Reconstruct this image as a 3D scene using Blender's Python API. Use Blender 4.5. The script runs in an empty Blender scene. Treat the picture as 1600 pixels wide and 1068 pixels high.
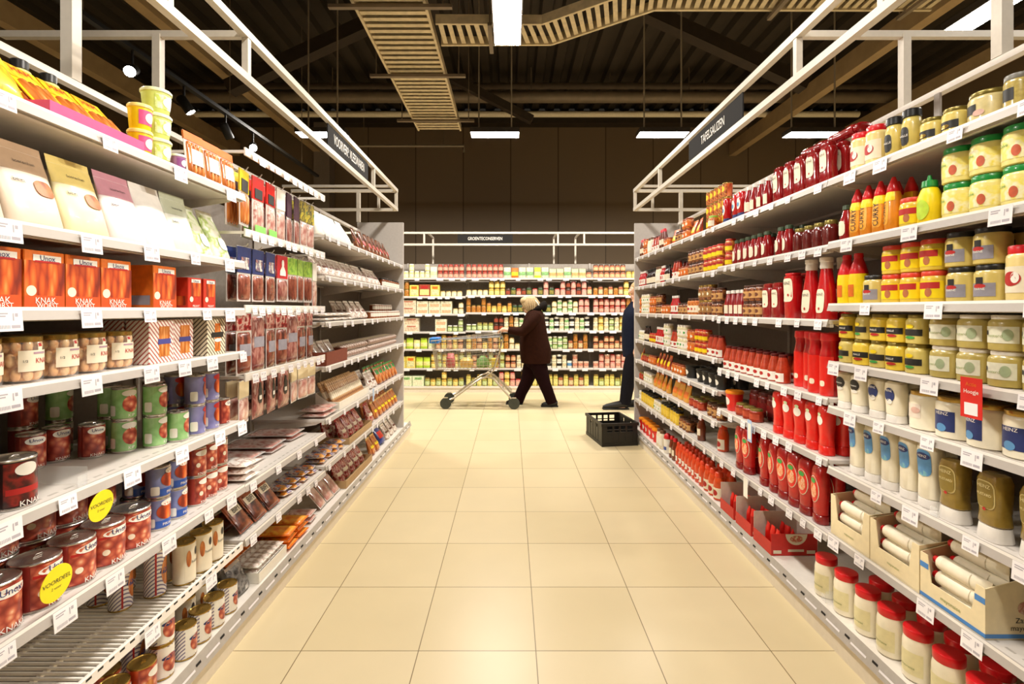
import bpy, math, random
from mathutils import Vector, Matrix
random.seed(11)
R = math.radians
SC = bpy.context.scene
COL = SC.collection
# ---------------------------------------------------------------- camera, world, exposure
H, F, CX, HY = 1.453, 800.0, 798.0, 483.0          # eye height (m), focal length, vanishing point of the aisle (1600x1068 frame)
cd = bpy.data.cameras.new('camera'); cam = bpy.data.objects.new('camera', cd); COL.objects.link(cam)
cam.location = (0, 0, H); cam.rotation_euler = (R(90), 0, 0)
cd.sensor_width = 36.0; cd.lens = 36.0*F/1600
cd.shift_x = (800-CX)/1600; cd.shift_y = -(534-HY)/1600
cd.clip_start = 0.05; cd.clip_end = 60
SC.camera = cam
w = bpy.data.worlds.new('world'); SC.world = w; w.use_nodes = True
w.node_tree.nodes['Background'].inputs[0].default_value = (1.0, 0.86, 0.68, 1)
w.node_tree.nodes['Background'].inputs[1].default_value = 0.02
SC.view_settings.view_transform = 'Standard'; SC.view_settings.look = 'None'
SC.view_settings.gamma = 1.0; SC.view_settings.use_curve_mapping = False
SC.view_settings.exposure = 0.12
SC.cycles.use_denoising = True
SC.cycles.max_bounces = 7; SC.cycles.diffuse_bounces = 4; SC.cycles.glossy_bounces = 3
SC.cycles.transmission_bounces = 5; SC.cycles.transparent_max_bounces = 6
SC.cycles.sample_clamp_indirect = 6.0; SC.cycles.caustics_reflective = False; SC.cycles.caustics_refractive = False
LAMP = 72.0                                          # strength of the linear ceiling lamps
SPOT = 260.0                                         # watts of one added track spot out of view
LAMP_RGB = (1.0, 0.935, 0.84)

# ---------------------------------------------------------------- materials
def lin(c):
    return tuple((x/12.92 if x <= 0.04045 else ((x+0.055)/1.055)**2.4) for x in c)
def hx(s):
    return lin(tuple(int(s[i:i+2], 16)/255 for i in (0, 2, 4)))
MATS = {}
def M(name, col=None, rough=0.5, metal=0.0, coat=0.0, var=0.10, scale=40.0, emit=0.0, trans=0.0, alpha=1.0, bump=0.0):
    """a plain surface whose colour wanders a little (noise in object space)"""
    if name in MATS: return MATS[name]
    c = hx(col) if isinstance(col, str) else col
    m = bpy.data.materials.new(name); m.use_nodes = True
    nt = m.node_tree; b = nt.nodes['Principled BSDF']
    b.inputs['Roughness'].default_value = rough; b.inputs['Metallic'].default_value = metal
    b.inputs['Coat Weight'].default_value = coat; b.inputs['Coat Roughness'].default_value = 0.08
    b.inputs['Transmission Weight'].default_value = trans; b.inputs['Alpha'].default_value = alpha
    if emit:
        b.inputs['Emission Color'].default_value = (*c, 1); b.inputs['Emission Strength'].default_value = emit
    if var > 0:
        tc = nt.nodes.new('ShaderNodeTexCoord'); nz = nt.nodes.new('ShaderNodeTexNoise'); nz.inputs['Scale'].default_value = scale
        nz.inputs['Detail'].default_value = 2
        cr = nt.nodes.new('ShaderNodeValToRGB'); e = cr.color_ramp.elements
        e[0].position = 0.3; e[1].position = 0.7
        e[0].color = (*[x*(1-var) for x in c], 1); e[1].color = (*[min(1, x*(1+var)) for x in c], 1)
        nt.links.new(tc.outputs['Object'], nz.inputs['Vector']); nt.links.new(nz.outputs['Fac'], cr.inputs[0])
        nt.links.new(cr.outputs[0], b.inputs['Base Color'])
        if bump:
            bp = nt.nodes.new('ShaderNodeBump'); bp.inputs['Strength'].default_value = bump; bp.inputs['Distance'].default_value = 0.01
            nt.links.new(nz.outputs['Fac'], bp.inputs['Height']); nt.links.new(bp.outputs[0], b.inputs['Normal'])
    else:
        b.inputs['Base Color'].default_value = (*c, 1)
    MATS[name] = m
    return m
def MP(name, cols, scale=30.0, rough=0.35, coat=0.0, stretch=(1, 1, 1), kind='noise', hard=False, rot=0.0):
    """a printed or mottled surface: colours picked by noise / cells / stripes in object space"""
    if name in MATS: return MATS[name]
    m = bpy.data.materials.new(name); m.use_nodes = True
    nt = m.node_tree; b = nt.nodes['Principled BSDF']
    b.inputs['Roughness'].default_value = rough; b.inputs['Coat Weight'].default_value = coat; b.inputs['Coat Roughness'].default_value = 0.1
    tc = nt.nodes.new('ShaderNodeTexCoord'); mp = nt.nodes.new('ShaderNodeMapping'); mp.inputs['Scale'].default_value = stretch; mp.inputs['Rotation'].default_value = (0, R(rot), 0)
    nt.links.new(tc.outputs['Object'], mp.inputs[0])
    cr = nt.nodes.new('ShaderNodeValToRGB'); el = cr.color_ramp.elements
    if kind == 'stripe':
        t = nt.nodes.new('ShaderNodeTexWave'); t.inputs['Scale'].default_value = scale; t.bands_direction = 'DIAGONAL'; out = t.outputs['Fac']; lo, hi = 0.0, 1.0
    elif kind == 'cell':
        t = nt.nodes.new('ShaderNodeTexVoronoi'); t.inputs['Scale'].default_value = scale; out = t.outputs['Distance']; lo, hi = 0.0, 0.85
    else:
        t = nt.nodes.new('ShaderNodeTexNoise'); t.inputs['Scale'].default_value = scale; t.inputs['Detail'].default_value = 3; out = t.outputs['Fac']; lo, hi = 0.34, 0.66
    nt.links.new(mp.outputs[0], t.inputs['Vector']); nt.links.new(out, cr.inputs[0])
    n = len(cols)
    while len(el) < n: el.new(0.5)
    for i, c in enumerate(cols):
        el[i].position = lo+(hi-lo)*i/max(1, n-1 if not hard else n); el[i].color = (*hx(c), 1)
    if hard: cr.color_ramp.interpolation = 'CONSTANT'
    nt.links.new(cr.outputs[0], b.inputs['Base Color'])
    MATS[name] = m
    return m

# ---------------------------------------------------------------- mesh building
TXT = {}
def text_mesh(s):
    if s not in TXT:
        c = bpy.data.curves.new('lettering', 'FONT'); c.body = s; c.align_x = 'CENTER'; c.align_y = 'CENTER'; c.size = 1.0; c.resolution_u = 2
        o = bpy.data.objects.new('lettering', c); COL.objects.link(o)
        bpy.context.view_layer.update()
        me = bpy.data.meshes.new_from_object(o.evaluated_get(bpy.context.evaluated_depsgraph_get()))
        vs = [v.co.copy() for v in me.vertices]; fs = [tuple(p.vertices) for p in me.polygons]
        bpy.data.objects.remove(o); bpy.data.curves.remove(c); bpy.data.meshes.remove(me)
        TXT[s] = (vs, fs)
    return TXT[s]
def sec(s):
    """(z, a, b, n, ox, oy) with the tail optional: a superellipse section"""
    s = tuple(s)
    if len(s) == 2: s = (s[0], s[1], s[1])
    if len(s) == 3: s += (2.0,)
    if len(s) == 4: s += (0.0, 0.0)
    return s
def sget(secs, z):
    secs = [sec(s) for s in secs]
    if z <= secs[0][0]: return secs[0]
    for p, q in zip(secs, secs[1:]):
        if p[0] <= z <= q[0] and q[0] > p[0]:
            t = (z-p[0])/(q[0]-p[0]); return tuple(p[i]+(q[i]-p[i])*t for i in range(6))
    return secs[-1]
def spt(s, t, eps=0.0):
    z, a, b, n, ox, oy = s
    c, d = math.cos(t), math.sin(t); e = 2.0/n
    return Vector((ox+(a+eps)*math.copysign(abs(c)**e, c), oy+(b+eps)*math.copysign(abs(d)**e, d), z))
class B:
    def __init__(s): s.v, s.f, s.m, s.mats = [], [], [], []
    def mi(s, mat):
        if mat not in s.mats: s.mats.append(mat)
        return s.mats.index(mat)
    def add(s, vs, fs, mat, tf=None):
        o = len(s.v); s.v += [(tf @ Vector(p)) if tf else Vector(p) for p in vs]
        k = s.mi(mat) if not isinstance(mat, list) else None
        for i, f in enumerate(fs):
            s.f.append(tuple(o+j for j in f)); s.m.append(k if k is not None else s.mi(mat[i]))
        return s
    def loft(s, secs, mat, seg=20, tf=None, capb=True, capt=True):
        secs = [sec(x) for x in secs]; vs, fs, ms = [], [], []
        for q in secs:
            for i in range(seg): vs.append(spt(q, 2*math.pi*(i+0.5)/seg))
        bands = mat if isinstance(mat, list) else [mat]*(len(secs)-1)
        for k in range(len(secs)-1):
            for i in range(seg):
                j = (i+1) % seg
                fs.append((k*seg+i, k*seg+j, (k+1)*seg+j, (k+1)*seg+i)); ms.append(bands[k])
        if capb: fs.append(tuple(range(seg-1, -1, -1))); ms.append(bands[0])
        if capt: fs.append(tuple(range((len(secs)-1)*seg, len(secs)*seg))); ms.append(bands[-1])
        return s.add(vs, fs, ms, tf)
    def box(s, lo, hi, mat, bev=0.0, tf=None):
        (x0, y0, z0), (x1, y1, z1) = lo, hi
        if bev <= 0:
            vs = [(x, y, z) for z in (z0, z1) for y in (y0, y1) for x in (x0, x1)]
            return s.add(vs, [(0, 2, 3, 1), (4, 5, 7, 6), (0, 1, 5, 4), (2, 6, 7, 3), (0, 4, 6, 2), (1, 3, 7, 5)], mat, tf)
        vs, ix = [], {}
        b = min(bev, (x1-x0)/2.01, (y1-y0)/2.01, (z1-z0)/2.01)
        for cz in (0, 1):
            for cy in (0, 1):
                for cx in (0, 1):
                    X, Y, Z = (x0, x1)[cx], (y0, y1)[cy], (z0, z1)[cz]
                    ix_, iy_, iz_ = X+b*(1-2*cx), Y+b*(1-2*cy), Z+b*(1-2*cz)
                    for ax, p in enumerate(((X, iy_, iz_), (ix_, Y, iz_), (ix_, iy_, Z))):
                        ix[cx, cy, cz, ax] = len(vs); vs.append(p)
        I = lambda c, a: ix[c[0], c[1], c[2], a]
        fs = []
        for ax in range(3):
            u, v = [(1, 2), (2, 0), (0, 1)][ax]
            for sd in (0, 1):
                q = []
                for a, b2 in ((0, 0), (1, 0), (1, 1), (0, 1)):
                    c = [0, 0, 0]; c[ax] = sd; c[u] = a; c[v] = b2; q.append(I(c, ax))
                fs.append(tuple(q if sd else q[::-1]))
            for a in (0, 1):
                for b2 in (0, 1):
                    c0, c1 = [0]*3, [0]*3; c0[u] = c1[u] = a; c0[v] = c1[v] = b2; c1[ax] = 1
                    q = [I(c0, u), I(c1, u), I(c1, v), I(c0, v)]
                    fs.append(tuple(q if (a == b2) else q[::-1]))
        for c in ((a, b2, d) for a in (0, 1) for b2 in (0, 1) for d in (0, 1)):
            q = [I(c, 0), I(c, 1), I(c, 2)]
            fs.append(tuple(q if sum(c) % 2 else q[::-1]))
        return s.add(vs, fs, mat, tf)
    def tube(s, pts, r, mat, seg=8, closed=False, tf=None, sq=1.0):
        pts = [Vector(p) for p in pts]; n = len(pts); rr = r if isinstance(r, (list, tuple)) else [r]*n
        vs, fs = [], []; up = None
        for i, p in enumerate(pts):
            a = pts[(i-1) % n] if (closed or i > 0) else p; b = pts[(i+1) % n] if (closed or i < n-1) else p
            t = (b-a).normalized()
            if up is None: up = Vector((0, 0, 1)) if abs(t.z) < 0.9 else Vector((1, 0, 0))
            x = t.cross(up).normalized(); y = x.cross(t).normalized(); up = y
            for k in range(seg):
                an = 2*math.pi*(k+0.5)/seg; vs.append(p+x*(rr[i]*math.cos(an))+y*(rr[i]*sq*math.sin(an)))
        m = n if closed else n-1
        for i in range(m):
            for k in range(seg):
                l = (k+1) % seg; j = (i+1) % n
                fs.append((i*seg+k, i*seg+l, j*seg+l, j*seg+k))
        if not closed: fs += [tuple(range(seg-1, -1, -1)), tuple(range((n-1)*seg, n*seg))]
        return s.add(vs, fs, mat, tf)
    def bar(s, p, q, wx, wz, mat):
        """a square section bar from p to q"""
        return s.tube([p, q], wx/2*1.4142, mat, seg=4, sq=wz/wx)
    def ball(s, c, r, mat, seg=14, rings=8):
        rx, ry, rz = r if isinstance(r, (tuple, list)) else (r, r, r)
        return s.loft([(-rz*math.cos(math.pi*i/rings), max(1e-4, rx*math.sin(math.pi*i/rings)), max(1e-4, ry*math.sin(math.pi*i/rings))) for i in range(rings+1)], mat, seg, Matrix.Translation(c))
    def patch(s, secs, z0, z1, t0, t1, mat, eps=0.0006, nt=14, nz=4, slant=0.0):
        """a piece of label that follows the surface between two heights and two angles (degrees, -90 faces front)"""
        vs, fs = [], []
        zs = sorted({z0+(z1-z0)*i/nz for i in range(nz+1)} | {sec(q)[0] for q in secs if z0 < sec(q)[0] < z1})
        for z in zs:
            q = sget(secs, z)
            for i in range(nt+1): vs.append(spt(q, R(t0+(t1-t0)*i/nt+slant*(z-z0)/(z1-z0)), eps))
        for k in range(len(zs)-1):
            for i in range(nt): fs.append((k*(nt+1)+i, k*(nt+1)+i+1, (k+1)*(nt+1)+i+1, (k+1)*(nt+1)+i))
        return s.add(vs, fs, mat)
    def surf(s, secs, x, z, eps, wrap=True):
        q = sget(secs, z)
        if q[3] < 2.3 and wrap: return spt(q, -math.pi/2+x/max(q[1], 1e-3), eps)
        a, b, n = q[1], q[2], q[3]; u = min(0.985, abs((x-q[4])/a))
        return Vector((x, q[5]-(b+eps)*(1-u**n)**(1/n)-eps*0.5, z))
    def oval(s, secs, xc, zc, rx, rz, mat, eps=0.0012, n=20, shape=2.0):
        vs, fs = [s.surf(secs, xc, zc, eps)], []
        for k, f in enumerate((0.5, 1.0)):
            for i in range(n):
                a = 2*math.pi*i/n; c, d = math.cos(a), math.sin(a); e = 2/shape
                vs.append(s.surf(secs, xc+f*rx*math.copysign(abs(c)**e, c), zc+f*rz*math.copysign(abs(d)**e, d), eps))
        for i in range(n):
            j = (i+1) % n; fs.append((0, 1+i, 1+j)); fs.append((1+i, 1+n+i, 1+n+j, 1+j))
        return s.add(vs, fs, mat)
    def text(s, secs, body, size, xc, zc, mat, eps=0.0018, rot=0.0, cond=1.0):
        vs, fs = text_mesh(body); c, d = math.cos(R(rot)), math.sin(R(rot))
        return s.add([s.surf(secs, xc+size*(v.x*cond*c-v.y*d), zc+size*(v.x*cond*d+v.y*c), eps) for v in vs], fs, mat)
    def flat_text(s, body, size, origin, ux, uy, mat, cond=1.0, depth=None):
        """lettering in the plane spanned by ux, uy"""
        vs, fs = text_mesh(body); o, ux, uy = Vector(origin), Vector(ux), Vector(uy)
        return s.add([o+ux*(v.x*size*cond)+uy*(v.y*size) for v in vs], fs, mat)
    def mesh(s, name, angle=38, smooth=True):
        me = bpy.data.meshes.new(name); me.from_pydata(s.v, [], s.f)
        for m in s.mats: me.materials.append(m)
        me.polygons.foreach_set('material_index', s.m)
        if smooth:
            me.polygons.foreach_set('use_smooth', [True]*len(s.f)); me.set_sharp_from_angle(angle=R(angle))
        me.update()
        return me
    def obj(s, name, parent=None, **kw):
        return put(name, s.mesh(name, **kw), parent)
def put(name, me, parent=None):
    o = bpy.data.objects.new(name, me); COL.objects.link(o)
    if parent: o.parent = parent
    return o
def empty(name, loc=(0, 0, 0), rz=0.0):
    o = bpy.data.objects.new(name, None); o.location = loc; o.rotation_euler = (0, 0, rz); COL.objects.link(o); o.empty_display_size = 0.1
    return o
def tag(o, label, cat, group=None, kind=None):
    if label: o['label'] = label
    if cat: o['category'] = cat
    if group: o['group'] = group
    if kind: o['kind'] = kind
    return o
def struct(o, label=None):
    o['kind'] = 'structure'
    if label: o['label'] = label
    return o
# ---------------------------------------------------------------- the setting
WHITE = M('white_powder_coat', 'e9e2d8', 0.38, var=0.03)
CREAMW = M('cream_steel', 'e6dccb', 0.4, var=0.03)
GREYS = M('grey_steel', 'b5aea6', 0.42, var=0.05)
PANELG = M('grey_panel', 'c4beb8', 0.5, var=0.04)
BACKG = M('back_panel_grey', '8d857c', 0.6, var=0.06)
BLACK = M('black_plastic', '17140f', 0.45, var=0.1)
DARKM = M('dark_slot', '1b1613', 0.7, var=0)
GALV = M('galvanised_steel', 'dccaa2', 0.5, metal=0.1, var=0.12, scale=14)
PIPEM = M('pipe_steel', 'b8aa92', 0.35, metal=0.35, var=0.06, scale=9)
DUCT = M('duct_steel', '84745e', 0.5, metal=0.2, var=0.08, scale=9)
BROWNB = M('brown_beam', '3a2f22', 0.6, var=0.12, scale=8)
SHADE = M('lamp_diffuser', 'ffffff', 0.4, var=0)
def floor_material():
    m = bpy.data.materials.new('beige_floor_tiles'); m.use_nodes = True; nt = m.node_tree; b = nt.nodes['Principled BSDF']; L = nt.links.new
    tc = nt.nodes.new('ShaderNodeTexCoord'); mp = nt.nodes.new('ShaderNodeMapping'); mp.inputs['Location'].default_value = (-0.107, -0.18, 0)
    br = nt.nodes.new('ShaderNodeTexBrick'); br.offset = 0.0; br.inputs['Scale'].default_value = 1.0
    br.inputs['Brick Width'].default_value = 0.5; br.inputs['Row Height'].default_value = 0.5; br.inputs['Mortar Size'].default_value = 0.0022; br.inputs['Mortar Smooth'].default_value = 0.2
    br.inputs['Bias'].default_value = 0.0
    br.inputs['Color1'].default_value = (*hx('e0cfa8'), 1); br.inputs['Color2'].default_value = (*hx('dac89e'), 1); br.inputs['Mortar'].default_value = (*hx('85714f'), 1)
    L(tc.outputs['Object'], mp.inputs[0]); L(mp.outputs[0], br.inputs['Vector'])
    nz = nt.nodes.new('ShaderNodeTexNoise'); nz.inputs['Scale'].default_value = 3.0; nz.inputs['Detail'].default_value = 5
    cr = nt.nodes.new('ShaderNodeValToRGB'); cr.color_ramp.elements[0].color = (0.90, 0.90, 0.90, 1); cr.color_ramp.elements[1].color = (1, 1, 1, 1)
    L(tc.outputs['Object'], nz.inputs['Vector']); L(nz.outputs['Fac'], cr.inputs[0])
    mx = nt.nodes.new('ShaderNodeMix'); mx.data_type = 'RGBA'; mx.blend_type = 'MULTIPLY'; mx.inputs[0].default_value = 1.0
    L(br.outputs['Color'], mx.inputs[6]); L(cr.outputs[0], mx.inputs[7]); L(mx.outputs[2], b.inputs['Base Color'])
    b.inputs['Roughness'].default_value = 0.33; b.inputs['Specular IOR Level'].default_value = 0.4
    return m
def wall_material():
    m = bpy.data.materials.new('dark_wall_panels'); m.use_nodes = True; nt = m.node_tree; b = nt.nodes['Principled BSDF']; L = nt.links.new
    tc = nt.nodes.new('ShaderNodeTexCoord'); mp = nt.nodes.new('ShaderNodeMapping'); mp.inputs['Rotation'].default_value = (R(90), 0, 0)
    br = nt.nodes.new('ShaderNodeTexBrick'); br.offset = 0.0; br.inputs['Scale'].default_value = 1.0
    br.inputs['Brick Width'].default_value = 1.15; br.inputs['Row Height'].default_value = 8.0; br.inputs['Mortar Size'].default_value = 0.012
    br.inputs['Color1'].default_value = (*hx('8a755a'), 1); br.inputs['Color2'].default_value = (*hx('836e53'), 1); br.inputs['Mortar'].default_value = (*hx('54432d'), 1)
    L(tc.outputs['Object'], mp.inputs[0]); L(mp.outputs[0], br.inputs['Vector']); L(br.outputs['Color'], b.inputs['Base Color'])
    b.inputs['Roughness'].default_value = 0.6
    return m
XW, YN, YF, ZC = 8.5, -4.0, 12.4, 6.2
fl = B().box((-XW, YN, -0.08), (XW, YF, 0), floor_material()).obj('floor'); struct(fl, 'beige square tiled shop floor')
wm = wall_material()
struct(B().box((-XW, YF, 0), (XW, YF+0.15, ZC), wm).obj('wall_back'), 'dark brown panelled rear wall')
struct(B().box((-XW, YN-0.15, 0), (XW, YN, ZC), wm).obj('wall_front')); struct(B().box((-XW-0.15, YN, 0), (-XW, YF, ZC), wm).obj('wall_left')); struct(B().box((XW, YN, 0), (XW+0.15, YF, ZC), wm).obj('wall_right'))
# corrugated roof deck: ribs run along the aisle
b = B(); deck = M('dark_roof_deck', '3d3428', 0.6, var=0.1, scale=3)
x = -XW
while x < XW:
    p = [(x, 0), (x+0.16, 0), (x+0.20, 0.11), (x+0.32, 0.11), (x+0.36, 0)]
    for (xa, za), (xb, zb) in zip(p, p[1:]):
        b.add([(xa, YN, ZC+za), (xb, YN, ZC+zb), (xb, YF, ZC+zb), (xa, YF, ZC+za)], [(0, 3, 2, 1)], deck)
    x += 0.36
b.box((-XW, YN, ZC+0.12), (XW, YF, ZC+0.2), deck)
struct(b.obj('ceiling', smooth=False), 'dark corrugated roof deck with ribs along the aisle')
n = 0
def beam(p, q, wx, wz, mat):
    global n
    n += 1; struct(B().bar(p, q, wx, wz, mat).obj('trim_%d' % n, smooth=False))
for xx in (-6.6, -4.55, 5.35, 7.4): beam((xx, YN+0.05, 5.3), (xx, YF-0.05, 5.3), 0.16, 0.3, M('tan_purlin', 'b89c72', 0.6, var=0.08, scale=5))
beam((-XW+0.02, YF-0.2, 5.98), (XW-0.02, YF-0.2, 5.98), 0.3, 0.28, BROWNB)
beam((-XW+0.02, 6.9, 6.02), (XW-0.02, 6.9, 6.02), 0.2, 0.3, BROWNB)
beam((2.0, 8.0, 6.15), (4.6, 8.0, 4.95), 0.22, 0.2, BROWNB); beam((-1.8, 8.0, 6.1), (-4.4, 8.0, 4.9), 0.22, 0.2, BROWNB)
beam((-1.8, 9.6, 6.15), (0.4, 9.6, 5.0), 0.16, 0.14, BROWNB)
struct(B().box((-4.62, 12.0, 0), (-4.25, 12.36, 5.84), M('grey_column', '8d8072', 0.6)).obj('trim_21'), 'grey steel column against the rear wall')

# ---------------------------------------------------------------- pipes, cable trays, lamps under the roof
def pipe(name, pts, r, mat, label, cat='pipe', clips=()):
    o = B().tube(pts, r, mat, seg=12).obj(name); tag(o, label, cat)
    for c in clips:
        B().tube([(c[0], c[1], c[2]), (c[0], c[1], ZC)], 0.008, DUCT, 6).obj('hanger_rod', o)
    return o
pipe('ventilation_pipe', [(-7.9, 10.05, 5.62), (7.9, 10.05, 5.62)], 0.115, DUCT, 'wide dull grey pipe crossing high above the aisle', clips=[(-3.5, 10.05, 5.7), (3.5, 10.05, 5.7), (0.4, 10.05, 5.7)])
pipe('ventilation_pipe', [(-7.9, 10.3, 5.94), (7.9, 10.3, 5.94)], 0.06, DUCT, 'thin dull pipe running just above the wide grey pipe', clips=[(-2, 10.3, 5.95), (2, 10.3, 5.95)])
pipe('heating_pipe', [(-7.9, 10.6, 5.49), (7.2, 10.6, 5.49)], 0.062, M('pale_pipe', 'fbeccb', 0.3, var=0.05), 'pale bright pipe running straight across below the grey pipes', clips=[(-4, 10.6, 5.5), (4, 10.6, 5.5), (0, 10.6, 5.5)])
pipe('sprinkler_pipe', [(-3.5, 11.5, 5.12), (-1.05, 11.5, 5.12), (-1.05, 11.5, 4.98)], 0.03, PIPEM, 'short thin pipe with a bent end before the rear wall', clips=[(-3.3, 11.5, 5.12), (-1.5, 11.5, 5.12)])
def tray(pts, width, label, step, zt=4.2):
    """a ladder tray that follows pts (x, y)"""
    b = B(); P = [Vector((x, y, zt)) for x, y in pts]
    nn = []
    for i, p in enumerate(P):
        d = (P[min(i+1, len(P)-1)]-P[max(i-1, 0)]).normalized(); nn.append(Vector((-d.y, d.x, 0)))
    for sgn in (-1, 1):
        for i in range(len(P)-1):
            a, c = P[i]+nn[i]*(sgn*width/2), P[i+1]+nn[i+1]*(sgn*width/2)
            b.bar(a+Vector((0, 0, 0.03)), c+Vector((0, 0, 0.03)), 0.025, 0.09, GALV)
    for i in range(len(P)-1):
        L = (P[i+1]-P[i]).length; k = max(1, int(L/step))
        for j in range(k):
            t = (j+0.5)/k; c = P[i].lerp(P[i+1], t); nv = nn[i].lerp(nn[i+1], t).normalized(); d = (P[i+1]-P[i]).normalized()
            a, e = c-nv*(width/2-0.012), c+nv*(width/2-0.012); h = step*0.27
            b.add([a-d*h, a+d*h, e+d*h, e-d*h, a-d*h*0.6+Vector((0, 0, 0.03)), a+d*h*0.6+Vector((0, 0, 0.03)), e+d*h*0.6+Vector((0, 0, 0.03)), e-d*h*0.6+Vector((0, 0, 0.03))],
                  [(0, 1, 2, 3), (4, 7, 6, 5), (0, 4, 5, 1), (1, 5, 6, 2), (2, 6, 7, 3), (3, 7, 4, 0)], GALV)
    o = b.obj('cable_tray', smooth=False); tag(o, label, 'cable tray')
    return o
t1 = tray([(-1.09, 2.6), (-1.09, 7.85)], 0.64, 'wide ribbed metal cable tray running along above the aisle', 0.105)
for y in (4.55, 5.9, 7.3):
    B().bar((-1.62, y, 4.14), (-0.52, y, 4.14), 0.045, 0.03, DUCT).obj('hanger_bar', t1)
    for x in (-1.55, -0.6): B().tube([(x, y, 4.13), (x, y, ZC)], 0.007, DUCT, 6).obj('hanger_rod', t1)
t2 = tray([(-0.72, 5.11), (0.36, 5.11), (1.28, 4.49), (3.85, 4.49)], 0.40, 'narrow ribbed metal cable tray branching sideways with a bend', 0.085)
for x, y in ((-0.2, 5.11), (2.4, 4.49), (3.6, 4.49)):
    B().bar((x, y-0.27, 4.15), (x, y+0.27, 4.15), 0.04, 0.03, DUCT).obj('hanger_bar', t2)
    for s in (-0.25, 0.25): B().tube([(x, y+s, 4.15), (x, y+s, ZC)], 0.007, DUCT, 6).obj('hanger_rod', t2)
def glow(name, rgb, k):
    m = bpy.data.materials.new(name); m.use_nodes = True; nt = m.node_tree; nt.nodes.remove(nt.nodes['Principled BSDF'])
    e = nt.nodes.new('ShaderNodeEmission'); e.inputs[0].default_value = (*rgb, 1); e.inputs[1].default_value = k
    nt.links.new(e.outputs[0], nt.nodes['Material Output'].inputs[0]); return m
TUBEGLOW = glow('linear_lamp_glow', LAMP_RGB, LAMP); FARGLOW = glow('far_lamp_glow', LAMP_RGB, LAMP*2.9)
def lamp(x, y, along, L, label, z=4.0, wd=0.24):
    """a suspended linear lamp: housing, glowing diffuser, two rods to the roof"""
    r = empty('linear_lamp', (x, y, z), 0 if along else R(90))
    tag(r, label, 'ceiling lamp', 'linear lamps')
    b = B(); b.box((-wd/2-0.012, -L/2-0.012, 0.004), (wd/2+0.012, L/2+0.012, 0.07), M('lamp_housing', '3a332b', 0.5)); b.obj('housing', r)
    B().add([(-wd/2, -L/2, 0), (wd/2, -L/2, 0), (wd/2, L/2, 0), (-wd/2, L/2, 0)], [(0, 3, 2, 1)], TUBEGLOW if along else FARGLOW).obj('diffuser', r, smooth=False)
    for s in (-0.35, 0.35): B().tube([(0.09*math.copysign(1, s), s*L, 0.06), (0.09*math.copysign(1, s), s*L, ZC-z)], 0.012, PIPEM, 6).obj('hanger_rod', r)
lamp(-0.03, 4.32, True, 1.24, 'long linear lamp hanging over the middle of the aisle')
lamp(-0.03, 1.9, True, 1.24, 'linear lamp over the aisle above the near shelves'); lamp(-0.03, -0.6, True, 1.24, 'linear lamp over the aisle above the camera')
lamp(4.09, 4.08, True, 1.24, 'linear lamp above the sauce shelves at the upper corner')
lamp(4.09, 1.2, True, 1.3, 'linear lamp over the neighbouring aisle behind the sauces')
lamp(-0.23, 7.49, False, 0.69, 'linear lamp hung crosswise over the far shelves, middle one')
lamp(2.22, 7.49, False, 0.70, 'linear lamp hung crosswise over the far shelves, behind the sauce sign')
lamp(4.42, 7.49, False, 0.75, 'linear lamp hung crosswise over the far shelves, beyond the ketchup bottles')
lamp(-2.75, 7.49, False, 0.7, 'linear lamp hung crosswise over the far shelves behind the meat bays')
# black spot track over the next aisle
tr = B().box((-3.54, 1.0, 3.85), (-3.48, 9.3, 3.89), BLACK).obj('lighting_track'); tag(tr, 'black lighting track above the sausage shelves', 'lighting track')
for y in (2.0, 4.2, 6.4, 8.6): B().tube([(-3.51, y, 3.88), (-3.51, y, ZC)], 0.006, DUCT, 6).obj('hanger_rod', tr)
def spot(x, y, z, dirv, label, watts, blend=0.6, ang=70, base=3.86):
    r = empty('track_spotlight', (x, y, z)); tag(r, label, 'spotlight', 'track spotlights')
    d = Vector(dirv).normalized(); mt = d.to_track_quat('-Z', 'Y').to_matrix().to_4x4()
    b = B(); b.loft([(-0.12, 0.05), (-0.115, 0.052), (0.05, 0.052), (0.07, 0.04), (0.075, 0.0001)], BLACK, 16, mt, capb=False); b.obj('lamp_head', r)
    B().loft([(-0.112, 0.0001), (-0.111, 0.046)], glow('spot_glow', LAMP_RGB, 60) if 'sg' not in globals() else sg, 16, mt, capb=False, capt=False).obj('lens', r)
    B().tube([(0, 0, 0.03), (0, 0, base-z)], 0.012, BLACK, 8).obj('stem', r)
    if watts:  # only the added spotlights out of view cast a beam
        ld = bpy.data.lights.new('added_spot_beam', 'SPOT'); ld.energy = watts; ld.spot_size = R(ang); ld.spot_blend = blend; ld.color = LAMP_RGB; ld.shadow_soft_size = 0.05
        lo = bpy.data.objects.new('added_spot_beam', ld); COL.objects.link(lo); lo.parent = r; lo.matrix_local = Matrix.Translation(d*0.125) @ mt
sg = glow('spot_glow', LAMP_RGB, 60)
for y, dv, lb in ((4.75, (0.35, -0.75, -0.45), 'lit track spotlight above the stacked yellow tubs'), (5.5, (0.5, 0.2, -0.8), 'black track spotlight tilted down behind the overhead frame'),
                  (6.3, (0.2, 0.5, -0.8), 'black track spotlight facing away toward the rear wall'), (6.97, (0.45, -0.8, -0.45), 'lit track spotlight above the peg hook bay')):
    spot(-3.51, y, 3.67, dv, lb, 0, base=3.848)
tr = B().box((2.97, 0.9, 3.95), (3.03, 3.2, 3.99), BLACK).obj('lighting_track'); tag(tr, 'added black lighting track out of view beyond the sauce shelves', 'lighting track')  # invented track, out of view, carrying two added spotlights
for y in (1.2, 2.8): B().tube([(3.0, y, 3.98), (3.0, y, ZC)], 0.006, DUCT, 6).obj('hanger_rod', tr)
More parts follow.
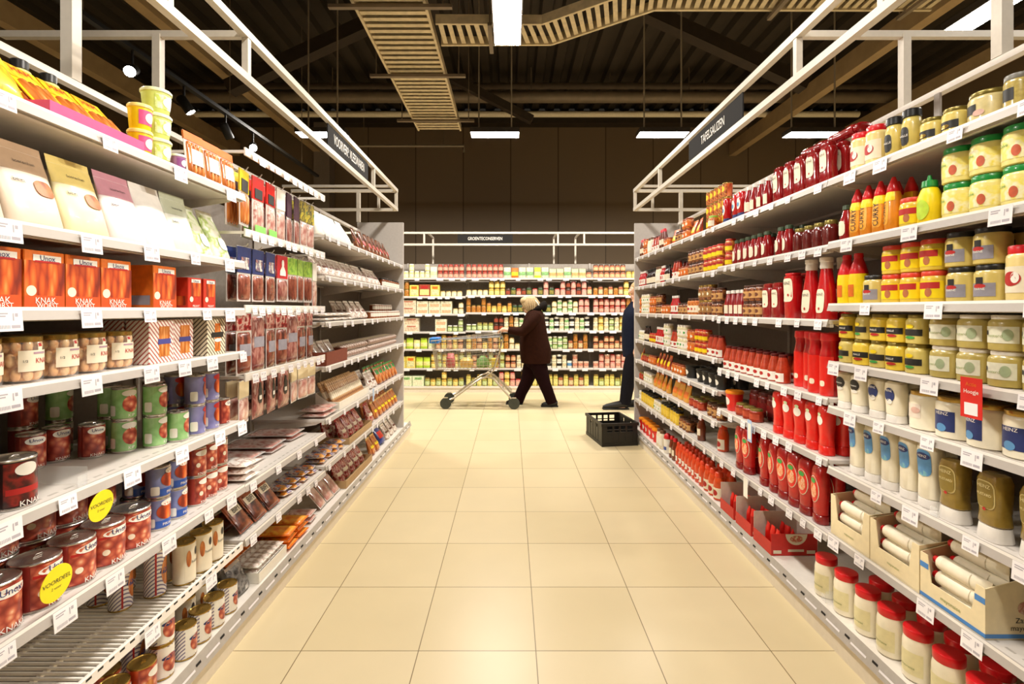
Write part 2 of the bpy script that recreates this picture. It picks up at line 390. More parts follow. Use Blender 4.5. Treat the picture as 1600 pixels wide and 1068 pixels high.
for y, dv, lb in ((1.5, (-4.2, -0.05, -2.05), 'added unseen track spotlight aimed over the aisle at the ham pouches'), (2.3, (-4.2, -0.4, -2.2), 'added unseen track spotlight aimed over the aisle at the meat packs')):
    spot(3.0, y, 3.8, dv, lb, SPOT, ang=34, base=3.945)  # both added to brighten the upper left shelves
for y, dv, lb in ((1.7, (4.95, 0.15, -2.75), 'added unseen track spotlight aimed over the aisle at the mayonnaise shelves'), (2.7, (4.95, 0.3, -2.75), 'added unseen track spotlight aimed over the aisle at the ketchup shelves')):
    spot(-3.51, y, 3.67, dv, lb, SPOT*0.75, ang=36, base=3.848)  # extra heads added out of view to brighten the lower right shelves
# ---------------------------------------------------------------- the shelving
XF = {'L': 1.20, 'R': 1.40}; SG = {'L': -1, 'R': 1}; DEPTH = 0.47; BASEX = {'L': 1.17, 'R': 1.367}
ROT = {'L': R(90), 'R': R(-90), 'B': 0.0}
BACKY, BACKF = 9.0, 8.98                                   # far shelving: front edge of its shelves
BAYS = {'L': {'near': (0.5, 2.30), 'hook': (2.30, 3.30), 'third': (3.30, 4.50), 'end': (4.50, 5.69)},
        'R': {'near': (0.5, 2.25), 'ketchup': (2.25, 3.45), 'relish': (3.45, 4.60), 'end': (4.60, 5.74)}}
BAYNAME = {('L', 'near'): 'sausage', ('L', 'hook'): 'hook', ('L', 'third'): 'meat', ('L', 'end'): 'far meat',
           ('R', 'near'): 'mustard', ('R', 'ketchup'): 'ketchup', ('R', 'relish'): 'relish', ('R', 'end'): 'far sauce'}
ZS = {('L', 'near'): [1.965, 1.665, 1.455, 1.265, 0.955, 0.665, 0.405, 0.14], ('L', 'hook'): [0.66, 0.415, 0.14],
      ('L', 'third'): [1.935, 1.67, 1.37, 1.08, 0.74, 0.44, 0.14], ('L', 'end'): [1.935, 1.67, 1.37, 1.08, 0.74, 0.44, 0.14],
      ('R', 'near'): [2.02, 1.745, 1.475, 1.225, 1.03, 0.765, 0.475, 0.14], ('R', 'ketchup'): [2.02, 1.735, 1.405, 1.06, 0.79, 0.46, 0.14],
      ('R', 'relish'): [2.02, 1.72, 1.41, 1.12, 0.90, 0.69, 0.46, 0.14], ('R', 'end'): [2.02, 1.70, 1.41, 1.12, 0.90, 0.69, 0.46, 0.14]}
NTH = ['top', 'second', 'third', 'fourth', 'fifth', 'sixth', 'seventh', 'eighth']
ORD = ['first', 'second', 'third', 'fourth', 'fifth', 'sixth', 'seventh', 'eighth', 'ninth', 'tenth', 'eleventh', 'twelfth', 'thirteenth', 'fourteenth', 'fifteenth', 'sixteenth',
       'seventeenth', 'eighteenth', 'nineteenth', 'twentieth', 'twenty-first', 'twenty-second', 'twenty-third', 'twenty-fourth', 'twenty-fifth', 'twenty-sixth', 'twenty-seventh', 'twenty-eighth', 'twenty-ninth', 'thirtieth']
ORD += [t+'-'+o for t in ('thirty', 'forty', 'fifty') for o in ORD[:9]]
def shelf_word(side, bay, i):
    return 'bottom' if i == len(ZS[side, bay])-1 else NTH[i]
def at(px, X):
    """depth along the aisle of the point at image column px that lies X metres to the side"""
    return X*F/abs(px-CX)
SHELFM = M('shelf_steel', 'd6cfc7', 0.4, var=0.03); RAILM = M('price_rail', 'b2aaa2', 0.4, var=0.02); PAPER = M('tag_paper', 'f4eff0', 0.45, var=0.02); INK = M('tag_ink', 'b4aeb6', 0.6, var=0)
def board_mesh(L, wire=False, front=0.0):
    """a shelf in local space: front edge at y=0, x along the aisle, top at z=0"""
    b = B()
    if wire:
        for i in range(int(L/0.021)): 
            x = -L/2+0.012+i*0.021; b.box((x-0.0035, 0.016, -0.008), (x+0.0035, DEPTH-0.005, -0.001), WHITE)
        for y in (0.02, 0.16, 0.31, DEPTH-0.02): b.box((-L/2, y-0.006, -0.016), (L/2, y+0.006, -0.008), WHITE)
        b.box((-L/2, 0.0, -0.03), (L/2, 0.012, 0.006), WHITE, 0.002)
        for i in range(int(L/0.042)): x = -L/2+0.02+i*0.042; b.box((x, -0.0006, -0.006), (x+0.02, 0.0127, 0.0004), DARKM)
    else:
        b.box((-L/2, 0.0, -0.018), (L/2, DEPTH-0.005, 0), SHELFM, 0.002)
        b.box((-L/2, 0.004, -0.032), (L/2, 0.02, -0.018), SHELFM); b.box((-L/2, DEPTH-0.03, -0.03), (L/2, DEPTH-0.01, -0.018), SHELFM)
        for i in range(int(L/0.05)): x = -L/2+0.015+i*0.05; b.box((x, 0.03, -0.0002), (x+0.028, 0.038, 0.0006), GREYS)
    return b.mesh('shelf', smooth=False)
def rail_mesh(L):
    b = B()
    b.add([(-L/2, -0.004, 0.004), (L/2, -0.004, 0.004), (L/2, -0.013, -0.029), (-L/2, -0.013, -0.029), (-L/2, 0.0, 0.004), (L/2, 0.0, 0.004), (L/2, -0.004, -0.029), (-L/2, -0.004, -0.029)],
          [(0, 1, 2, 3), (4, 7, 6, 5), (0, 4, 5, 1), (3, 2, 6, 7), (0, 3, 7, 4), (1, 5, 6, 2)], RAILM)
    b.add([(-L/2, -0.0046, 0.0035), (L/2, -0.0046, 0.0035), (L/2, -0.0066, -0.005), (-L/2, -0.0066, -0.005)], [(0, 1, 2, 3)], WHITE)
    return b.mesh('price_rail', smooth=False)
BRK = B(); BRK.add([(-0.002, 0.03, -0.02), (-0.002, DEPTH-0.01, -0.02), (-0.002, DEPTH-0.01, -0.10), (-0.002, 0.06, -0.034), (0.002, 0.03, -0.02), (0.002, DEPTH-0.01, -0.02), (0.002, DEPTH-0.01, -0.10), (0.002, 0.06, -0.034)],
    [(0, 1, 2, 3), (4, 7, 6, 5), (0, 4, 5, 1), (1, 5, 6, 2), (2, 6, 7, 3), (3, 7, 4, 0)], WHITE); BRK = BRK.mesh('shelf_bracket', smooth=False)
_bm, _rm = {}, {}
def shelf(side, bay, i, z, d0, d1, label, wire=False):
    L = d1-d0-0.004; k = (round(L, 3), wire)
    if k not in _bm: _bm[k] = board_mesh(L, wire)
    if L not in _rm: _rm[L] = rail_mesh(L)
    o = put('shelf', _bm[k]); m = (d0+d1)/2
    if side == 'B': o.location = (m, BACKF, z)
    else: o.location = (SG[side]*XF[side], m, z); o.rotation_euler = (0, 0, ROT[side])
    tag(o, label, 'shelf', 'shelf boards')
    if not wire: put('price_rail', _rm[L], o)
    for s in (-1, 1):
        c = put('shelf_bracket', BRK, o); c.location = (s*(L/2-0.012), 0, 0)
    return o
CONTENT = {('L', 'near'): ['yellow sausage packs and tubs', 'pale standing ham pouches', 'orange sausage cartons', 'sausage jars and striped boxes', 'small green and purple cans', 'wide sausage tins', 'tall striped cans', None],
           ('L', 'hook'): ['flat ham packs', 'brown snack sausage packs', None],
           ('L', 'third'): ['white paper bags', 'white salami bags', 'flat meat packs', 'a brown cardboard tray', 'dried sausages in a tray', 'small bright snack packs', None],
           ('L', 'end'): ['dark brown bags', 'dark lidded pots', 'white labelled jars', 'wrapped salamis', 'green topped nets', 'red netted sausages', None],
           ('R', 'near'): ['mustard jars and black capped bottles', 'curry bottles and green lidded jars', 'red lidded mustard jars', 'olive mustard jars', 'mayonnaise squeezers and gold lidded jars', 'blue label mayonnaise bottles', 'mayonnaise tube cartons', None],
           ('R', 'ketchup'): ['wide dark ketchup bottles', 'slim ketchup bottles', 'tall white capped ketchup', 'tall red bottles', 'bright red squeeze bottles', 'oval label ketchup', None],
           ('R', 'relish'): ['orange cans and red bottles', 'small dark jars', 'brown sauce jars', 'red sauce jars', 'black tubs', 'small dark relish jars', 'sauce bottles', None],
           ('R', 'end'): ['small orange jars', 'slim dark bottles', 'orange jars', 'small relish jars', 'orange packets', 'pale jars', 'yellow jars', None]}
for side in 'LR':
    for bay, (d0, d1) in BAYS[side].items():
        for i, z in enumerate(ZS[side, bay]):
            c = CONTENT[side, bay][i]
            if c: shelf(side, bay, i, z, d0, d1, f'white {"wire " if (side, bay, i) == ("L", "near", 6) else ""}metal shelf carrying {c} in the {BAYNAME[side, bay]} bay', wire=(side, bay, i) == ('L', 'near', 6))
# gondola frames: base plinth, deck, back, posts, end panel
def gondola(side, d0, d1, label):
    s = SG[side]; xb = XF[side]+DEPTH+0.012; r = empty('gondola_frame', (s*xb, (d0+d1)/2, 0)); tag(r, label, 'shelving unit')
    def bx(name, lo, hi, mat, bev=0.0, par=r):
        b = B(); b.box((min(s*lo[0], s*hi[0])-s*xb, lo[1]-(d0+d1)/2, lo[2]), (max(s*lo[0], s*hi[0])-s*xb, hi[1]-(d0+d1)/2, hi[2]), mat, bev); return b.obj(name, par, smooth=False)
    xk = BASEX[side]; de = d1+(0.34 if side == 'L' else 0.0)
    bx('kick_plate', (xk+0.012, d0, 0.0), (xk+0.03, de, 0.085), CREAMW)
    bx('base_deck', (xk+0.02, d0, 0.119), (xb, d1-0.0, 0.139), WHITE)
    # sloping price rail of the base, with slots
    b = B(); y0, y1 = d0-(d0+d1)/2, de-(d0+d1)/2; X = lambda x: s*(x-xb)
    b.add([(X(xk), y0, 0.085), (X(xk), y1, 0.085), (X(xk+0.02), y1, 0.142), (X(xk+0.02), y0, 0.142), (X(xk+0.02), y0, 0.085), (X(xk+0.02), y1, 0.085)], [(0, 1, 2, 3), (0, 4, 5, 1), (0, 3, 4), (1, 5, 2)], GREYS)
    for k in range(int((de-d0)/0.16)):
        y = d0+0.04+k*0.16-(d0+d1)/2; L = 0.09
        b.add([(X(xk+0.006-0.001), y, 0.103), (X(xk+0.006-0.001), y+L, 0.103), (X(xk+0.009-0.001), y+L, 0.111), (X(xk+0.009-0.001), y, 0.111)], [(0, 1, 2, 3)], PAPER)
        b.add([(X(xk+0.009-0.001), y+L+0.01, 0.111), (X(xk+0.009-0.001), y+L+0.04, 0.111), (X(xk+0.012-0.001), y+L+0.04, 0.12), (X(xk+0.012-0.001), y+L+0.01, 0.12)], [(0, 1, 2, 3)], DARKM)
    b.obj('base_price_rail', r, smooth=False)
    zt = 2.31 if side == 'L' else 2.40; bx('back_panel', (xb, d0, 0.12), (xb+0.02, d1, 2.06), BACKG)
    bx('top_rail', (xb-0.005, d0, zt), (xb+0.03, d1, zt+0.025), WHITE)
    for y in sorted({q for p in BAYS[side].values() for q in p}):
        bx('upright_post', (xb-0.01, min(y, d1-0.03)-0.015, 0.13), (xb+0.0, min(y, d1-0.03)+0.015, zt), GREYS)
    ep = bx('end_panel', (xk+0.025, d1, 0.0), (xb+0.03, d1+0.03, 2.42), PANELG, 0.004)
    ep['label'] = 'smooth grey end panel'
    if side == 'L': bx('base_foot', (xk+0.03, d1+0.031, 0.0), (xb, de, 0.12), WHITE)
gondola('L', 0.5, 5.70, 'long grey shelving unit carrying the sausages and meats'); gondola('R', 0.5, 5.75, 'long grey shelving unit carrying the sauces and mustards')
# the far shelving
BX0, BX1 = -2.9, 3.1; BZ = [2.0, 1.70, 1.395, 1.08, 0.755, 0.42, 0.11]
r = empty('gondola_frame', (0, BACKF+0.5, 0)); tag(r, 'far shelving unit across the end of the aisle', 'shelving unit')
B().box((BX0, 0.0, 0.0), (BX1, 0.02, 2.29), M('far_back_panel', 'a39a90', 0.6)).obj('back_panel', r, smooth=False)
B().box((BX0, -0.53, 0.0), (BX1, -0.50, 0.075), CREAMW).obj('kick_plate', r, smooth=False)
B().box((BX0, -0.54, 0.076), (BX1, -0.001, 0.109), WHITE).obj('base_deck', r, smooth=False)
for x in (-2.88, -1.9, -0.78, 0.34, 1.46, 2.58): B().box((x-0.015, -0.02, 0.11), (x+0.015, -0.001, 2.3), GREYS).obj('upright_post', r, smooth=False)
for i, z in enumerate(BZ[:-1]):
    for (a, c), wd in zip(((BX0, -0.79), (-0.79, 1.45), (1.45, BX1)), ('tail', 'middle', 'head')):
        zz = z-(0.022 if (wd == 'tail' and i in (1, 2, 3)) else 0)
        shelf('B', 'far', i, zz, a, c, f'white {NTH[i]} shelf of the far shelving, {dict(tail="end behind the trolley", middle="middle stretch behind the woman", head="end behind the man")[wd]}')
# ---------------------------------------------------------------- white frames above the shelving
FRAMEW = M('frame_white', 'd3cabb', 0.4, var=0.03)
def frame(side):
    s = SG[side]; X = 1.275 if side == 'L' else 1.385; zl, zu = 2.565, 2.775; d0, d1 = 0.5, 5.72; xc = (XF[side]+DEPTH+0.03)
    r = empty('overhead_frame', (s*X, d0, zl)); tag(r, f'white square-tube frame above the {"sausage and meat" if side == "L" else "sauce"} shelves', 'overhead frame')
    def bar(name, p, q, w=0.035, par=r):
        o = Vector((s*X, d0, zl)); return B().bar(Vector((s*p[0], p[1], p[2]))-o, Vector((s*q[0], q[1], q[2]))-o, w, w, FRAMEW).obj(name, par, smooth=False)
    bar('upper_rail', (X, d0, zu), (X, d1, zu)); bar('lower_rail', (X, d0, zl), (X, d1, zl))
    for y in (1.15, 1.9, 2.47, 4.75, d1-0.02): bar('spacer', (X, y, zl-0.012), (X, y, zu-0.019), 0.030)
    for y in (2.47, d1): 
        bar('cross_beam', (X+0.019, y, zu), (xc+0.75, y, zu), 0.031)
    bar('cross_beam', (X+0.019, d1, zl), (xc+0.75, d1, zl), 0.031); bar('cross_beam', (X+0.019, d1-0.22, zu), (xc+0.75, d1-0.22, zu), 0.025)
    for y, zt in ((2.47, zu), (d1, zu), (1.98, 6.2)): bar('post', (xc, y, 2.428 if side == 'R' or y > 5 else 2.338), (xc, y, zt), 0.045 if y < 2 else 0.037)
    for y in (2.47, d1): bar('spacer', (X+0.2, y, zl), (X+0.2, y, zu), 0.025) if y == d1 else None
    return r
fL = frame('L'); fR = frame('R')
xs0, xs1 = -2.9, 3.1; r = empty('overhead_frame', (0, 9.0, 2.59)); tag(r, 'white square-tube frame above the far shelves', 'overhead frame')
B().bar((xs0, 0, 0.205), (xs1, 0, 0.205), 0.035, 0.035, FRAMEW).obj('upper_rail', r, smooth=False); B().bar((xs0, 0, 0), (xs1, 0, 0), 0.035, 0.035, FRAMEW).obj('lower_rail', r, smooth=False)
for x in (-1.52, 0.83, 1.29): B().bar((x, 0, 0.018), (x, 0, 0.187), 0.03, 0.03, FRAMEW).obj('spacer', r, smooth=False)
for x in (-1.44, 0.80, 1.20):
    B().bar((x, 0.51, -0.29), (x, 0.51, 0.19), 0.032, 0.032, FRAMEW).obj('post', r, smooth=False); B().bar((x, 0.51, 0.19), (x, 0.0, 0.19), 0.028, 0.028, FRAMEW).obj('cross_beam', r, smooth=False)
SIGNB = M('sign_black', '141110', 0.9, var=0.03); SIGNW = M('sign_lettering', 'f2ece2', 0.5, var=0)
def sign(body, L, h, loc, rz, label, size, cond=1.0, xoff=0.0):
    o = B().box((-L/2, -0.004, -h/2), (L/2, 0.004, h/2), SIGNB).obj('aisle_sign', smooth=False); o.location = loc; o.rotation_euler = (0, 0, rz); tag(o, label, 'sign')
    B().flat_text(body, size, (xoff, -0.0055, 0), (1, 0, 0), (0, 0, 1), SIGNW, cond).obj('lettering', o, smooth=False)
    return o
sign('VOORVERP. VLEESWAREN', 1.0, 0.15, (-1.275, 4.06, 2.672), R(90), 'black sign with white lettering in the frame over the meats', 0.105, 0.62)
sign('TAFELSAUZEN', 0.92, 0.15, (1.385, 3.51, 2.672), R(-90), 'black sign with white lettering in the frame over the sauces', 0.088, 0.72)
sign('GROENTECONSERVEN', 0.965, 0.15, (-0.45, 8.995, 2.692), 0, 'black sign with white lettering in the frame over the far shelves', 0.08, 0.74)
# ---------------------------------------------------------------- the goods: one of each kind, with its parts
class Kind:
    def __init__(s, name, look, cat, w, d, h, root, parts=(), group=None):
        s.name, s.look, s.cat, s.w, s.d, s.h, s.root, s.parts, s.group = name, look, cat, w, d, h, root, list(parts), group
GOLD = M('gold_lid', 'b3924a', 0.25, metal=0.8, var=0.05); SILVER = M('tin_lid', 'cfc9c2', 0.25, metal=0.85, var=0.05); OLD = M('olive_gold', '8a7a3a', 0.3, metal=0.5, var=0.05)
REDP = M('red_plastic', 'd3141c', 0.35, coat=0.3, var=0.05); REDC = M('ketchup_red', 'b80f14', 0.22, coat=0.5, var=0.1); REDB = M('bright_red_plastic', 'e3231a', 0.3, coat=0.35, var=0.05)
DKRED = M('dark_ketchup', '8a1013', 0.2, coat=0.6, var=0.1); WHITEP = M('white_plastic', 'efeae2', 0.35, var=0.03); BLACKP = M('black_cap', '1d1b18', 0.35, var=0.08)
GREENP = M('green_lid', '1c8a3c', 0.3, coat=0.3, var=0.06); YEL = M('yellow_mustard', 'e9c93f', 0.35, coat=0.3, var=0.06); YELB = M('bright_yellow', 'f2d312', 0.4, var=0.06)
OLIVE = M('olive_mustard', 'b6a257', 0.3, coat=0.5, var=0.08); CREAM = M('mayo_cream', 'f5ecd2', 0.3, coat=0.4, var=0.03); BROWNM = M('brown_mustard', '8f7430', 0.22, coat=0.6, var=0.12)
LAB = M('label_white', 'f1ece0', 0.5, var=0.03); LABC = M('label_cream', 'ece0c6', 0.5, var=0.04); LABBK = M('label_black', '24221f', 0.45, var=0.1); NAVY = M('label_navy', '26336b', 0.45, var=0.1)
LBLUE = M('label_light_blue', '5b93c4', 0.45, var=0.1); GREYL = M('label_grey', '8e8a93', 0.5, var=0.1); INKD = M('print_ink', '33302e', 0.6, var=0); INKW = M('print_white', 'f6f0e6', 0.5, var=0); INKR = M('print_red', 'b3201c', 0.5, var=0)
ORANGE = M('orange_print', 'e0701c', 0.45, var=0.12); PINKC = M('pink_card', 'd94f86', 0.5, var=0.06); KRAFT = M('kraft_card', 'b7966a', 0.75, var=0.06, scale=25); GREYCARD = M('grey_card', 'b5a79a', 0.8, var=0.05); CARDW = M('cream_card', 'ead9b0', 0.65, var=0.04)
BROWNCARD = M('brown_card', '7d3a24', 0.7, var=0.08); GREENT = M('green_print', '3f9b45', 0.45, var=0.12); LIMEG = M('lime_print', 'b9d63a', 0.4, var=0.12)
P_KNAK = MP('sausage_picture', ['f0c4a0', 'e09a74', 'cc6c4c', 'b24c38', '983528', '842820'], 46, 0.35, 0.3, (1, 1, 1), 'cell')
P_ORNG = MP('orange_sausage_picture', ['f0a860', 'e87a34', 'd65a1e', 'b03c14', '7a220e'], 42, 0.4, 0.2, (1.3, 1, 0.3), 'cell', rot=38)
P_DARKS = MP('dark_sausage_picture', ['1d0d0b', '4a1411', '8c1f18', '2b100d'], 22, 0.35, 0.3)
P_MEAT = MP('meat_slices', ['5e2a26', '94504a', 'b98478', '7c3a35', 'cdb0a4'], 20, 0.22, 0.7, (1, 1, 0.45))
P_HAM = MP('ham_slices', ['b87870', 'cf9a8e', 'e3c8bc', 'a45a52'], 16, 0.18, 0.8)
P_BROWNM = MP('smoked_meat', ['4a2018', '7d3a2a', 'a8604a', '5e281d'], 22, 0.25, 0.6, (1, 1, 0.4))
P_STRIPE = MP('diagonal_stripes', ['f0e8e0', 'f0e8e0', '7a6f8a'], 44, 0.4, 0.2, (1, 1, 1), 'stripe', True)
P_STRRED = MP('red_diagonal_stripes', ['f3ebe2', 'f3ebe2', 'b4625a'], 36, 0.4, 0.2, (1, 1, 1), 'stripe', True)
P_STRDK = MP('dark_diagonal_stripes', ['efe2c6', 'efe2c6', '6a5a4a'], 34, 0.45, 0.1, (1, 1, 1), 'stripe', True)
P_GREENC = MP('green_food_picture', ['7fb06a', '93c47c', 'a5cf8c', '84b86e'], 16, 0.35, 0.3)
P_PURP = MP('purple_tin_print', ['6a6898', '8482b4', '9c9ac4'], 10, 0.35, 0.3)
P_MIX = MP('mottled_relish', ['7a2c10', 'c0601e', 'd98a3a', '8e3a14'], 40, 0.3, 0.4)
P_GREENS = MP('green_leaf_print', ['f0efe0', 'e3e8c8', 'a4bf5a', 'f0efe2', 'dfe6c4'], 13, 0.4, 0.2)
P_BROWNR = MP('brown_relish', ['3a1a0c', '6e3516', '94562a', '4a2410'], 40, 0.25, 0.5)
P_WHITEB = MP('white_film_print', ['f5f0ea', 'ece2d8', 'b89a8a', 'f6f1ea', 'e6dad0'], 22, 0.3, 0.4)
P_REDNET = MP('red_net', ['6e0c12', 'a8141c', 'd8b8a8', '8e1018'], 34, 0.35, 0.3)
P_YELP = MP('yellow_pack_print', ['f3d714', 'f6e23a', 'e8a01c', 'f5dd22'], 14, 0.35, 0.3)
P_SNACK = MP('sausage_pieces', ['f0b478', 'e0924e', 'c4702e', '9a4a1c'], 60, 0.25, 0.5, (1.2, 1, 0.22), 'cell')
P_SILV = MP('foil_print', ['1a1a1c', '8d8a88', '3a393a', 'd5d2ce'], 16, 0.25, 0.3)
P_BIFI = MP('brown_snack_print', ['2a120b', '6a2c17', 'a85a34', '3a1a10'], 16, 0.3, 0.4)
P_OSNK = MP('orange_snack_print', ['e06a12', 'f0901c', 'f3b83a', 'd4550e'], 15, 0.3, 0.4)
FILM = M('clear_film', 'd9d2cc', 0.15, coat=0.8, var=0.05)
def can(name, look, r, h, body, front=None, top=SILVER, seg=28, words=None, oval=None, band=None, seam=None, ink=None):
    S = [(0, r*0.97), (0.003, r), (0.006, r*0.985), (h-0.006, r*0.985), (h-0.003, r), (h, r*0.97)]
    b = B().loft(S, [top, top, body, top, top], seg, capt=False)
    root = b.mesh(name); parts = []
    lid = B().loft([(h-0.001, r*0.97), (h-0.004, r*0.9), (h-0.004, r*0.5), (h-0.0035, 0.0002)], top, seg, capb=False)
    if name != 'far_can': lid.tube([(-r*0.1, 0, h-0.002), (r*0.25, -r*0.12, h-0.001), (r*0.5, 0, h-0.002), (r*0.25, r*0.12, h-0.001)], 0.0016, top, 5, closed=True)
    parts.append(('lid', lid.mesh('lid')))
    L = B()
    if front: L.patch(S, 0.009, h-0.009, -155, -25, front, 0.0005)
    if seam: L.patch(S, 0.009, h-0.009, -152, -143, seam, 0.0008, nt=2); L.patch(S, 0.009, h-0.009, -37, -28, seam, 0.0008, nt=2)
    if band: L.patch(S, h*band[0], h*band[1], -150, -30, band[2], 0.0008)
    if oval:
        for (x, z, rx, rz, m) in oval: L.oval(S, x*r, z*h, rx*r, rz*h, m, 0.0014, shape=6 if x < -1.2 else 2)
    if words:
        for (t, sz, x, z, m) in words: L.text(S, t, sz*r, x*r, z*h, m, 0.002)
    if L.v: parts.append(('label', L.mesh('label')))
    return Kind(name, look, 'can', 2*r+0.004, 2*r+0.004, h, root, parts)
def jar(name, look, r, h, body, lid, label=None, lz=(0.2, 0.66), la=(-150, -30), n=2.0, words=None, oval=None, neck=0.86, lidh=0.16, extra=None, cat='jar', seg=26, capup=True, shoulder=0.74):
    S = [(0, r*0.90, r*0.90, n), (h*0.03, r, r, n), (h*shoulder, r, r, n), (h*(shoulder+0.06), r*0.96, r*0.96, n), (h*(1-lidh*0.9), r*neck*0.97, r*neck*0.97, 2.0)]
    root = B().loft(S, body, seg).mesh(name); q = r*neck+0.001; z0 = h*(1-lidh)
    ld = B().loft([(z0, q*0.98), (z0+0.002, q), (h-0.003, q), (h-0.0008, q*0.965), (h, q*0.9)], lid, seg)
    for k in range(0, seg): pass
    parts = [('lid', ld.mesh('lid'))]
    if label:
        L = B().patch(S, lz[0]*h, lz[1]*h, la[0], la[1], label, 0.0007)
        for (x, z, rx, rz, m) in oval or (): L.oval(S, x*r, z*h, rx*r, rz*h, m, 0.0016)
        for (t, sz, x, z, m) in words or (): L.text(S, t, sz*r, x*r, z*h, m, 0.0022)
        for (a, bz, t0, t1, m) in extra or (): L.patch(S, a*h, bz*h, t0, t1, m, 0.0012)
        parts.append(('label', L.mesh('label')))
    return Kind(name, look, cat, 2*r+0.004, 2*r+0.004, h, root, parts)
def bottle(name, look, S, body, cap, capS, label=None, lz=None, la=(-140, -40), words=None, oval=None, cat='bottle', seg=24, extra=None, shape=None):
    """body profile S and cap profile capS are lists of sections"""
    root = B().loft(S, body, seg).mesh(name); parts = [('cap', B().loft(capS, cap, seg).mesh('cap'))]
    L = B()
    if label and lz: L.patch(S, lz[0], lz[1], la[0], la[1], label, 0.0007)
    for (x, z, rx, rz, m, *q) in oval or (): L.oval(S, x, z, rx, rz, m, 0.0012 if not q else q[0], shape=q[1] if len(q) > 1 else 2.0)
    for (t, sz, x, z, m, *rt) in words or (): L.text(S, t, sz, x, z, m, 0.003, rt[0] if rt else 0)
    for (a, bz, t0, t1, m) in extra or (): L.patch(S, a, bz, t0, t1, m, 0.001)
    if L.v: parts.append(('label', L.mesh('label')))
    allS = [sec(q) for q in list(S)+list(capS)]
    w_, d_, h_ = 2*max(q[1] for q in allS), 2*max(q[2] for q in allS), max(q[0] for q in allS)
    return Kind(name, look, cat, w_+0.004, d_+0.004, h_, root, parts)
def carton(name, look, w, d, h, body, front=None, side=None, words=None, ovals=None, cat='carton', flap=True):
    b = B().box((-w/2, -d/2, 0), (w/2, d/2, h), body, 0.002); root = b.mesh(name, smooth=False); L = B(); S = [(0, w/2, d/2, 60), (h, w/2, d/2, 60)]
    def q(x0, x1, z0, z1, m, e=0.0008): L.add([(x0, -d/2-e, z0), (x1, -d/2-e, z0), (x1, -d/2-e, z1), (x0, -d/2-e, z1)], [(0, 1, 2, 3)], m)
    for f in front or (): q(f[0]*w, f[1]*w, f[2]*h, f[3]*h, f[4], f[5] if len(f) > 5 else 0.0008)
    for s_ in (side or ()): 
        for sx in (-1, 1): L.add([(sx*(w/2+0.0008), -d/2*s_[0], s_[1]*h), (sx*(w/2+0.0008), d/2*s_[0], s_[1]*h), (sx*(w/2+0.0008), d/2*s_[0], s_[2]*h), (sx*(w/2+0.0008), -d/2*s_[0], s_[2]*h)], [(0, 1, 2, 3)], s_[3])
    for (x, z, rx, rz, m, *e) in ovals or ():
        vs = [(x*w, -d/2-(e[0] if e else 0.0014), z*h)]+[(x*w+rx*w*math.cos(a), -d/2-(e[0] if e else 0.0014), z*h+rz*h*math.sin(a)) for a in [2*math.pi*i/20 for i in range(20)]]
        L.add(vs, [(0, 1+i, 1+(i+1) % 20) for i in range(20)], m)
    for (t, sz, x, z, m) in words or (): L.flat_text(t, sz, (x*w, -d/2-0.002, z*h), (1, 0, 0), (0, 0, 1), m)
    parts = [('front_print', L.mesh('front_print', smooth=False))] if L.v else []
    return Kind(name, look, cat, w+0.004, d+0.004, h, root, parts)
def pouch(name, look, w, d, h, body, seal=None, label=None, words=None, lean=0.0, cat='pouch', bands=(), win=None, lab_z=(0.25, 0.6)):
    """a standing film pouch: round at the foot, flat at the sealed top"""
    S = [(0, w*0.46, d*0.42, 2.6), (h*0.04, w*0.5, d*0.5, 2.6), (h*0.35, w*0.5, d*0.46, 2.4, 0, lean*0.3), (h*0.7, w*0.49, d*0.25, 2.2, 0, lean*0.7), (h*0.9, w*0.485, 0.004, 2.2, 0, lean*0.92)]
    T = [(h*0.9, w*0.486, 0.0042, 2.4, 0, lean*0.92), (h, w*0.485, 0.0015, 2.6, 0, lean)]
    root = B().loft(S, body, 24).mesh(name, 50); parts = [('seal', B().loft(T, seal or body, 24).mesh('seal'))]
    L = B()
    for (z0, z1, m) in bands: L.patch(S, z0*h, z1*h, -172, -8, m, 0.0009)
    if label: L.patch(S, lab_z[0]*h, lab_z[1]*h, -135, -45, label, 0.0014)
    if win:
        for (x, z, rx, rz, m) in win: L.oval(S, x*w, z*h, rx*w, rz*h, m, 0.002, shape=3)
    for (t, sz, x, z, m) in words or (): L.text(S, t, sz, x*w, z*h, m, 0.003)
    if L.v: parts.append(('label', L.mesh('label')))
    return Kind(name, look, cat, w+0.004, d+abs(lean)+0.004, h, root, parts)
